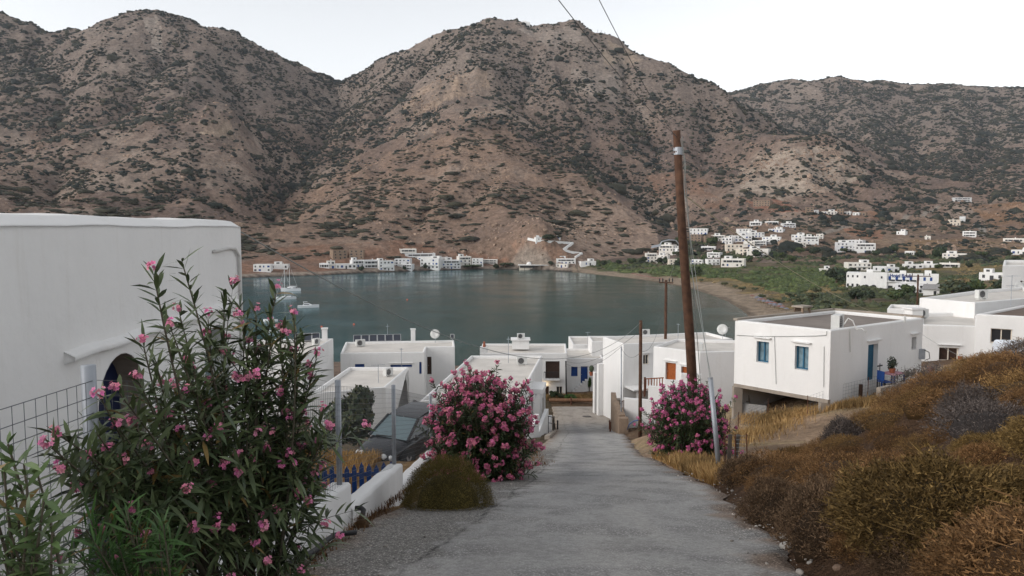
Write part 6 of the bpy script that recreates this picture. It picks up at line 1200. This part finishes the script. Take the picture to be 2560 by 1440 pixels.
single(2480,980,10.5,.55,'pu','grey purple shrub high on the right bank',.42); single(2140,1135,14.5,.5,'pu','grey lavender shrub in the middle of the right bank',.5); single(1960,1240,10.2,.5,'gy','dark brown shrub at the lower road edge of the bank',.55); single(2400,1330,6.6,.95,'ol','large olive yellow bush low at the front of the right bank',.62,n=26000); single(2120,1330,7.6,.62,'gy','grey twiggy shrub overhanging the road edge stones',.6); single(2010,1150,16.8,.6,'ye','golden brown shrub at the end of the bank before the dirt lot',.4); single(1880,1205,15.0,.55,'gy','low brown shrub behind the steel post',.5); single(893,1330,9.6,.16,'br','small withered tuft at the drain in the low wall',.22,n=2500)
# dried flower heads
g = ground(2175,1330,5,30,900); o = thing('dry_seed_heads', 'pale dried seed heads standing among the front bank shrubs', 'plant', g); m = MB(); m2 = MB()
for k, (px, py) in enumerate([(2147,1300),(2190,1255),(2215,1268),(2226,1248),(2172,1265),(2200,1290)]):
    t = pt(px, py, g.y-.35)-g; m.tube([(0,.02*k,-.1), t*.5+Vector((.03,0,-.03)), t], .006, 5); m2.lathe([(.008,-.06),(.022,-.03),(.026,.01),(.02,.05),(.006,.075)], t, 8)
m.build('stalks', M_STEM, o); m2.build('heads', simple('straw_heads', (.36,.25,.15), .9, var=.3, scale=40), o, True)
# ---- dry grass
def grass(name, label, pts, h, col, col2, seed, w_=.012):
    r = np.random.default_rng(seed); P = np.array(pts); n = len(P); hh = h*r.uniform(.5,1.25,n); lean = r.normal(0,.28,(n,2)); up = np.stack([lean[:,0]*hh,lean[:,1]*hh,hh],1); a = r.uniform(0,6.28,n); s = np.stack([np.cos(a),np.sin(a),np.zeros(n)],1)*w_; mid = P+up*.55+np.stack([lean[:,0]*hh*-.12,lean[:,1]*hh*-.12,hh*.04],1)
    V = np.stack([P-s,P+s,mid-s*.8,mid+s*.8,P+up],1); T = np.array([(0,1,3),(0,3,2),(2,3,4)]); F = (T[None]+(np.arange(n)*5)[:,None,None]).reshape(-1,3); t = r.random((n,1)); K = np.repeat((np.array(col)*(1-t)+np.array(col2)*t)*r.uniform(.75,1.2,(n,1)),5,0)
    return tag(link(name, np_mesh(name, V.reshape(-1,3), F, K), M_SCRUB), label, 'grass', kind='stuff')
def scat(n, fx, seed):
    r = np.random.default_rng(seed); out = np.array([fx(r) for _ in range(n)]); z = H(out[:,0], out[:,1]); return np.column_stack([out, z-.02])
GC = ((.25,.15,.06),(.42,.28,.125))
grass('dry_grass', 'golden dry grass in front of the open basement', scat(6500, lambda r: (lambda t: (Lq[0]+.2+(Cq[0]+3.2-Lq[0])*t+r.normal(0,.25), Lq[1]-1.0+(Cq[1]-1.0-Lq[1])*t+r.normal(0,.45)))(r.random()), 1), .3, *GC, 1)
grass('dry_grass', 'golden dry grass fringe around the dirt lot', scat(2600, lambda r: (lambda t: (7.2+(12.5-7.2)*t+r.normal(0,.4), 28+6*t+r.normal(0,1.0)))(r.random()**.8), 2), .32, *GC, 2)
grass('dry_grass', 'golden dry grass verge below the right oleander and the steel post', scat(9000, lambda r: (lambda y: (float(road_r(y))+.1+abs(r.normal(0,.5)), y))(r.uniform(16,26)), 3), .3, *GC, 3)
grass('dry_grass', 'golden dry grass in the yard behind the wire fence', scat(12000, lambda r: (-9.0+r.random()*4.9, 17.5+r.random()*7), 4), .36, (.30,.17,.055), (.46,.29,.11), 4)
grass('dry_grass', 'brown dry weeds along the foot of the left low wall', np.vstack([np.column_stack([(x:=RNG.normal(-1.98,.06,900)), (y:=RNG.uniform(5,19,900)), road_z(y)-.02]), np.column_stack([RNG.normal(.75,.18,700), (y:=RNG.uniform(21,30,700)), road_z(y)-.02])]), .09, (.12,.06,.035), (.24,.14,.07), 5, .008)
grass('dry_grass', 'low brown grass beyond the log barrier', scat(3000, lambda r: (4+r.random()*8, 87+r.random()*3), 6), .5, (.2,.13,.06), (.3,.2,.09), 6, .03)
# ---- bushes between the houses
def bush(px, py, d, wpx, hpx, kind, label, name='bush', dz=0):
    x, y, _ = vp(px, py, d); g = Vector((x,y,gz(x,y)+dz)); s = wpx*d/FPX/2; sz = hpx*d/FPX/1.7; o = thing(name, label, 'bush', g, random.uniform(0,6)); col = {'olive':(.055,.066,.034),'green':(.05,.10,.022),'dark':(.036,.052,.022),'silver':(.15,.16,.11)}[kind]
    V, F, K = leafcloud(3200, int(px), 9, .055, .85); V[:,2] += .85; q = link('foliage', np_mesh('foliage', V, F, K*np.array(col)), M_LEAF, o); q.scale = (s/.9,s/.9,sz); MB().tube([(0,0,-.4),(.05,0,sz*.6)], [.06,.03], 6).tube([(0,0,-.2),(.3*s,.1,sz*.9)], [.04,.02], 5).tube([(0,0,-.2),(-.3*s,.1,sz*.9)], [.04,.02], 5).build('stems', M_BARK, o); return o
bush(895,1085,31.5,180,195,'olive','olive green bush behind the wire fence, left of the car','olive_bush'); bush(1034,1030,46,60,85,'green','bright green bush between the plain pale roof and the middle oleander'); bush(1000,1070,29,130,65,'silver','silvery grey shrub behind the car roof'); bush(780,1080,27,110,70,'dark','dark bush behind the big oleander')
bush(1385,1006,88,26,26,'dark','dark green bush under the balcony house'); bush(1428,1010,86.8,40,26,'green','small leafy tree beside the log barrier'); bush(1476,985,94,10,45,'green','climbing plant beside the lower blue door'); bush(1404,1010,88,22,18,'olive','olive shrub left of the small leafy tree')
o = thing('cactus_pot', 'potted cactus on the stair wall of the tall white house', 'plant', rel(*vp(1481,932,82)[:2],-15.9)); MB().lathe([(.18,0),(.26,.4),(.22,.4)], (0,0,0), 10).build('pot', M_TERRA, o); MB().lathe([(.1,.4),(.25,.6),(.27,.9),(.12,1.1)], (0,0,0), 10).build('cactus', simple('cactus_green', (.05,.07,.04), .8), o, True)
# ------------------------------------------------------------------ black car in the yard
M_CAR = simple('black_paint', (.012,.013,.016), .22, spec=.6); M_TYRE = simple('tyre_rubber', (.02,.02,.02), .85); M_RIM = simple('alloy_rim', (.5,.5,.52), .35, .6); M_LAMPG = simple('headlamp_glass', (.55,.57,.58), .12, spec=.7); M_CHROME = simple('chrome', (.6,.6,.62), .2, .9); M_PLATE = simple('number_plate', (.7,.7,.68), .5); M_WSCR = simple('windscreen', (.10,.145,.16), .06, spec=.7)
def car():
    cx, cy = -1.75, 23.2; x, y = -3.35, 21.9
    o = thing('parked_car', 'black saloon car with twin oval headlamps parked behind the wire fence', 'car', Vector((-3.4,25.9,gz(-3.4,25.4)+.1)), 0); o.rotation_euler = (0, math.radians(7), math.radians(240))
    # body: cross sections along the length, x forward
    secs = [(-2.25,.62,.40,.78,.86),(-2.1,.78,.30,.90,.95),(-1.5,.86,.24,.98,1.02),(-.6,.89,.22,.96,.96),(.4,.89,.22,.95,.95),(1.0,.88,.22,.93,.97),(1.6,.85,.24,.86,.92),(2.0,.76,.28,.74,.82),(2.2,.60,.34,.62,.70)]
    bm = MB(); k = 10
    for X, w_, z0, zs_, zc in secs: bm.v += [(X,-w_*.9,z0),(X,-w_,z0+.12),(X,-w_,zs_-.12),(X,-w_*.93,zs_),(X,-w_*.5,zc),(X,w_*.5,zc),(X,w_*.93,zs_),(X,w_,zs_-.12),(X,w_,z0+.12),(X,w_*.9,z0)]
    for i in range(len(secs)-1):
        for j in range(k): bm.f.append((i*k+j,(i+1)*k+j,(i+1)*k+(j+1)%k,i*k+(j+1)%k))
    bm.f.append(tuple(range(k))); bm.f.append(tuple((len(secs)-1)*k+j for j in range(k-1,-1,-1)))
    body = bm.build('body', M_CAR, o, True); md = body.modifiers.new('sub','SUBSURF'); md.levels = md.render_levels = 2
    cab = MB(); ring = [(-1.05,.62,1.40),(-.2,.62,1.46),(.35,.62,1.40)]
    for X, w_, z in ring: cab.v += [(X,-w_,z),(X,w_,z)]
    cab.f += [(2*i,2*i+2,2*i+3,2*i+1) for i in range(0,2)]; roof = cab.build('roof', M_CAR, o, True)
    ws = MB(); ws.add([(.37,-.60,1.39),(.37,.60,1.39),(1.2,.74,.96),(1.2,-.74,.96)], [(0,3,2,1)]); ws.add([(-1.08,-.60,1.39),(-1.08,.60,1.39),(-1.75,.72,.99),(-1.75,-.72,.99)], [(0,1,2,3)]); ws.build('windscreen', M_WSCR, o)
    [MB().add([(-1.05,s*.625,1.38),(.33,s*.625,1.39),(1.15,s*.80,.95),(-1.6,s*.80,.97)], [(0,1,2,3) if s < 0 else (3,2,1,0)]).build('side_window', M_GLASS, o) for s in (-1,1)]
    [MB().bar(a_, b_, w_).build('window_pillar', M_CAR, o) for s in (-1,1) for a_, b_, w_ in (((.35,s*.63,1.40),(1.2,s*.79,.95),.07),((-1.06,s*.63,1.40),(-1.72,s*.79,.98),.09),((-.3,s*.64,1.43),(-.35,s*.83,.95),.06))]
    for X in (1.38,-1.35):
        for s in (-1,1):
            wo_ = MB().lathe([(.20,-.10),(.315,-.09),(.325,0),(.315,.09),(.2,.10)], (0,0,0), 28).build('wheel', M_TYRE, o, True); wo_.matrix_local = Matrix.Translation((X,s*.80,.32)) @ Matrix.Rotation(math.pi/2*-s,4,'X')
            rm_ = MB(); [rm_.bar((0,0,.10),(.2*math.cos(a),.2*math.sin(a),.085),.075,.03) for a in [j*2*math.pi/5 for j in range(5)]]; rm_.lathe([(.05,.08),(.05,.12)], (0,0,0), 12)
            n_ = 28; rm_.add([(rr_*math.cos(j*2*math.pi/n_),rr_*math.sin(j*2*math.pi/n_),.098) for rr_ in (.19,.225) for j in range(n_)], [(j,(j+1)%n_,n_+(j+1)%n_,n_+j)[::-1] for j in range(n_)]); rm_.build('rim', M_RIM, wo_)
            ar_ = MB().lathe([(.33,0),(.40,.012),(.40,.02),(.33,.03)], (0,0,0), 28).build('wheel_arch', M_TYRE, o); ar_.matrix_local = Matrix.Translation((X,s*.855,.36)) @ Matrix.Rotation(math.pi/2*-s,4,'X')
    for s in (-1,1):
        for X, Y, rr_, zz in ((2.06,.44,.125,.66),(1.98,.64,.105,.64)):
            h_ = MB().lathe([(rr_,-.06),(rr_*.98,.02),(rr_*.6,.06),(.01,.07)], (0,0,0), 16, 1.25).build('headlight', M_LAMPG, o, True); h_.matrix_local = Matrix.Translation((X,s*Y,zz)) @ Matrix.Rotation(math.radians(62),4,'Y') @ Matrix.Rotation(0,4,'Z')
        mr = MB().lathe([(.02,-.1),(.09,-.06),(.1,.04),(.03,.1)], (1.0,s*.98,1.02), 10, .7).build('wing_mirror', M_CAR, o, True)
    MB().lathe([(.02,0),(.21,.01),(.22,.03),(.2,.05)], (0,0,0), 18, 1.7).build('grille', M_CABLE, o).matrix_local = Matrix.Translation((2.13,0,.60)) @ Matrix.Rotation(math.radians(70),4,'Y')
    MB().box((2.19,-.26,.40),(2.23,.26,.52)).build('number_plate', M_PLATE, o); MB().box((2.13,-.7,.30),(2.2,.7,.37)).build('bumper_trim', M_CHROME, o); MB().bar((1.22,-.5,.99),(1.15,.1,.99),.03).build('wiper', M_CABLE, o); return o
car()
# ------------------------------------------------------------------ around the teal window house
x, y, _ = vp(2590,870,31); o = thing('white_van', 'white van roof and windscreen showing over the right bank', 'van', Vector((x+.4,y,E-6.85)), math.radians(-100)); m = MB()
pv = [(-2.4,.3),(2.2,.3),(2.3,.95),(1.9,1.15),(1.15,1.75),(.7,1.98),(-2.2,2.0),(-2.4,1.7)]; m.v = [(a,-.88,b_) for a,b_ in pv]+[(a,.88,b_) for a,b_ in pv]; n_ = len(pv); m.f = [tuple(range(n_)), tuple(range(2*n_-1,n_-1,-1))]+[(i,n_+i,n_+(i+1)%n_,(i+1)%n_) for i in range(n_)]
bd = m.build('body', simple('van_white', (.7,.74,.8), .3, spec=.5), o); bv = bd.modifiers.new('b','BEVEL'); bv.width = .1; bv.segments = 3
MB().add([(1.84,-.76,1.24),(1.84,.76,1.24),(1.21,.70,1.76),(1.21,-.70,1.76)], [(0,1,2,3)]).build('windscreen', M_GLASS, o).location = (.03,0,.03); [MB().add([(1.6,s*.89,1.2),(-.2,s*.89,1.2),(-.2,s*.89,1.75),(1.0,s*.89,1.75)], [(0,1,2,3)]).build('side_window', M_GLASS, o) for s in (-1,1)]
for X in (1.5,-1.5):
    for s in (-1,1): MB().lathe([(.2,-.1),(.33,-.08),(.33,.08),(.2,.1)], (0,0,0), 20).build('wheel', M_TYRE, o).matrix_local = Matrix.Translation((X,s*.8,.33)) @ Matrix.Rotation(math.pi/2,4,'X')
ow = lambda px, py, off=.9: onwall(Cq, Rq, px, py, off)
a_, b_ = ow(2204,930,1.5), ow(2342,930,1.5)
stepwall('terrace_wall', 'low pale terrace wall beside the teal door', [(a_.x,a_.y,-6.75,-9),(b_.x,b_.y,-6.55,-9)], M_CONC, .2)
c_ = ow(2204,930,.02); MBf = MB(); q4 = [ow(2204,930,1.3), ow(2342,930,1.3), ow(2342,930,.01), ow(2204,930,.01)]
MBf.add([Vector((q.x,q.y,E-9.2)) for q in q4]+[Vector((q.x,q.y,E-7.2)) for q in q4], [(0,1,5,4),(1,2,6,5),(2,3,7,6),(3,0,4,7),(4,5,6,7)]); tag(MBf.build('terrace', M_CONC), kind='structure', label='concrete terrace beside the house')
U_ = Vector((Rq[0]-Cq[0],Rq[1]-Cq[1],0)).normalized(); N_ = Vector((U_.y,-U_.x,0)); YAW = math.atan2(U_.y,U_.x)
st = MB(); s0 = ow(2203,940,.05); s0.z = 0
for i in range(5): 
    Mx = Matrix(((U_.x,N_.x,0,s0.x),(U_.y,N_.y,0,s0.y),(0,0,1,0),(0,0,0,1))); st.box((-.35*(5-i),0,E-9.3),(-.35*(4-i),1.2,E-8.15+i*.19), Mx)
tag(st.build('door_steps', M_CONC), 'concrete steps rising to the teal door', 'steps')
def at_wall(px, off, z): g = ow(px, 910, off); g.z = E+z; return g
q = MB(); nxx = 8; tq = at_wall(2311,1.53,-6.52)
for i in range(nxx+1):
    for j in range(7): p_ = tq+U_*(-.33+.66*i/nxx)+N_*(.02+.015*math.sin(i*1.7+j*.5))*(1 if j < 6 else -8); q.v.append((p_.x, p_.y, E-7.25+.13*j+(.03*math.sin(i*2) if j == 0 else 0)))
for i in range(nxx):
    for j in range(6): q.f.append((i*7+j,(i+1)*7+j,(i+1)*7+j+1,i*7+j+1))
tag(q.build('yellow_towel', simple('yellow_cloth', (.62,.36,.09), .9, var=.1, scale=8), None, True), 'yellow towel hanging over the terrace wall', 'towel')
o = thing('garden_table', 'small table with a checked cloth on the terrace', 'table', at_wall(2234,.75,-7.2), YAW); MB().box((-.5,-.35,.70),(.5,.35,.74)).build('tabletop', simple('checked_cloth', (.42,.22,.26), .8, var=.5, scale=16), o); [MB().box((sx-.03,sy-.03,0),(sx+.03,sy+.03,.7)).build('leg', M_BLUE, o) for sx in (-.42,.42) for sy in (-.28,.28)]
o = thing('garden_chair', 'dark blue chair at the terrace table', 'chair', at_wall(2213,.8,-7.2), YAW+1.2); MB().box((-.22,-.22,.42),(.22,.22,.46)).build('seat', M_BLUE, o); MB().box((-.22,.19,.5),(.22,.22,.92)).build('backrest', M_BLUE, o); [MB().box((sx-.02,sy-.02,0),(sx+.02,sy+.02,.5 if sy > 0 else .42)).build('leg', M_CABLE, o) for sx in (-.2,.2) for sy in (-.2,.2)]
o = thing('potted_plant', 'dark potted plant standing on the terrace table', 'plant', at_wall(2231,.75,-6.46), 0); MB().lathe([(.1,0),(.15,.2),(.13,.2)], (0,0,0), 10).build('pot', M_TERRA, o); V, F, K = leafcloud(260, 9, 5, .14, 1.4); q = link('foliage', np_mesh('foliage', V*.3+np.array((0,0,.45)), F, K*np.array((.05,.06,.04))), M_LEAF, o)
g = at_wall(2200,.25,-7.2); q = MB().tube([g, g+Vector((0,0,1.1))], .018, 6).tube([g+Vector((0,0,1.0))-U_*.18, g+Vector((0,0,1.0))+U_*.18], .035, 6).build('broom', M_CABLE); tag(q, 'broom leaning upright beside the teal door', 'broom')
for i, (px, lb) in enumerate([(2269,'left small green plant on the terrace wall'),(2283,'right small green plant on the terrace wall')]):
    V, F, K = leafcloud(120, 20+i, 4, .16, 1.5); q = link('potted_plant', np_mesh('potted_plant', V*.2+np.array((0,0,.2)), F, K*np.array((.05,.07,.03))), M_LEAF); q.location = at_wall(px,1.4,-6.62); tag(q, lb, 'plant')
g = at_wall(2154,.3,-8.1); q = MB().box((-.07,-.05,0),(.07,.05,1.25)).build('wooden_stake', M_DKWOOD); q.location = g; tag(q, 'dark wooden stake before the wall left of the teal door', 'stake')
def vp3(px, py, d): return rel(*vp(px,py,d))
o = thing('utility_meter', 'grey meter box and cables on the corner of the white house', 'meter', onwall(Cq,Rq,2304,885,.06)); MB().box((-.15,-.06,-.25),(.15,.06,.25)).build('box', M_GALV, o); MB().tube([(.1,-.07,.2),(.3,-.1,.1),(.35,-.1,-.2),(.12,-.08,-.3)], .02, 5).build('cable', M_CABLE, o)
for px, py, lb in ((2412,897,'clay flower pot right of the brown shutter'),(2326,915,'clay flower pot beside the yellow towel')):
    q = MB().lathe([(.14,-.2),(.2,.12),(.22,.14),(.17,.12)], (0,0,0), 12).build('flower_pot', M_TERRA); q.scale = (.75,)*3; q.location = vp3(px, py, 48.6) if px > 2400 else at_wall(2327,1.42,-6.42); tag(q, lb, 'flower pot')
q = MB().box((-.65,-.03,0),(.65,.03,.55)).build('leaning_board', M_GREYW); g = vp3(1889,1031,35.6); q.location = (g.x,g.y,gz(g.x,g.y)-.05); q.rotation_euler = (-.2,0,-.5); tag(q, 'grey white panel leaning before the open basement', 'panel')
o = thing('ladder', 'old wooden ladder standing in the open basement', 'ladder', rel(Lq[0]+.8,Lq[1]+.4,-8.9), .2); MB().bar((-.2,0,0),(-.25,.3,1.1),.05).bar((.2,0,0),(.15,.3,1.1),.05).build('rail', M_CONC, o); m = MB(); [m.bar((-.2-.05*k/4,.3*k/4,1.1*k/4),(.2-.05*k/4,.3*k/4,1.1*k/4),.035) for k in range(1,4)]; m.build('rung', M_CONC, o)
stone(1842,1018,36,'big pale boulder left of the concrete pillar',M_ROCK,20.)
def wfence(name, label, pts, h, spacing, nh, lean=0):
    base = [Vector((x,y,gz(x,y))) for x,y in pts]; o = thing(name, label, 'fence', base[0])
    for p_ in base: addpart(o, MB().tube([p_-Vector((0,0,.2)), p_+Vector((lean,0,h))], .016, 6), 'stake', M_RUST)
    m = MB()
    for a_, b_ in zip(base[:-1], base[1:]):
        n = max(2,int((b_-a_).length/spacing)); [m.tube([a_.lerp(b_,i/n)+Vector((0,0,.03)), a_.lerp(b_,i/n)+Vector((lean,0,h*.95))], .004, 3, False) for i in range(n+1)]; [m.tube([a_+Vector((lean*k/nh,0,h*.95*k/nh)), b_+Vector((lean*k/nh,0,h*.95*k/nh))], .004, 3, False) for k in range(nh+1)]
    addpart(o, m, 'wire_mesh', M_WIRE); return o
wfence('wire_fence', 'thin wire fence on rusty stakes in front of the teal window house', [vp(2030,995,32.3)[:2], vp(2112,985,33)[:2], vp(2182,975,33.6)[:2], vp(2255,960,35)[:2]], .95, .16, 6); wfence('wire_fence', 'low wire fence left of the dirt lot by the concrete pillar', [vp(1834,1075,30)[:2], vp(1855,1055,33)[:2], vp(1930,1035,34.5)[:2]], .9, .18, 6)
o = wfence('wire_gate', 'sagging piece of wire fence with grey stakes beside the steel post', [vp(1826,1190,19.4)[:2], vp(1853,1185,19.3)[:2], vp(1882,1178,19.1)[:2]], .98, .07, 9, -.05)
for px, lb, ln in ((1832,'left weathered stake leaning by the steel post',.05),(1846,'right weathered stake leaning by the steel post',.12)):
    x, y, _ = vp(px,1190,19.3); q = MB().bar(Vector((x,y,gz(x,y)-.2)), Vector((x+ln,y+.05,gz(x,y)+.95)), .09, .06).build('wooden_stake', simple('grey_wood', (.11,.09,.075), .9, var=.3)); tag(q, lb, 'stake')
q = MB().tube([rel(*vp(1573,1082,55)), rel(*vp(1578,1068,54)), rel(*vp(1590,1059,52)), rel(*vp(1603,1057,51))], .035, 8).build('blue_pipe', simple('blue_pipe', (.05,.10,.25), .5), None, True); tag(q, 'blue plastic pipe curving up behind the short pole', 'pipe')

# ------------------------------------------------------------------ air
hb = MB().box((-4800,-4800,-6),(4800,4800,640)).build('haze', None); hm = bpy.data.materials.new('haze_air'); hm.use_nodes = True; nt = hm.node_tree; nt.nodes.clear(); pv_ = nt.nodes.new('ShaderNodeVolumePrincipled'); ho = nt.nodes.new('ShaderNodeOutputMaterial'); pv_.inputs['Color'].default_value = (.80,.86,.95,1); pv_.inputs['Density'].default_value = .000045; nt.links.new(pv_.outputs[0], ho.inputs['Volume']); hb.data.materials.append(hm); tag(hb, 'thin evening haze over the bay and the hills', kind='stuff')
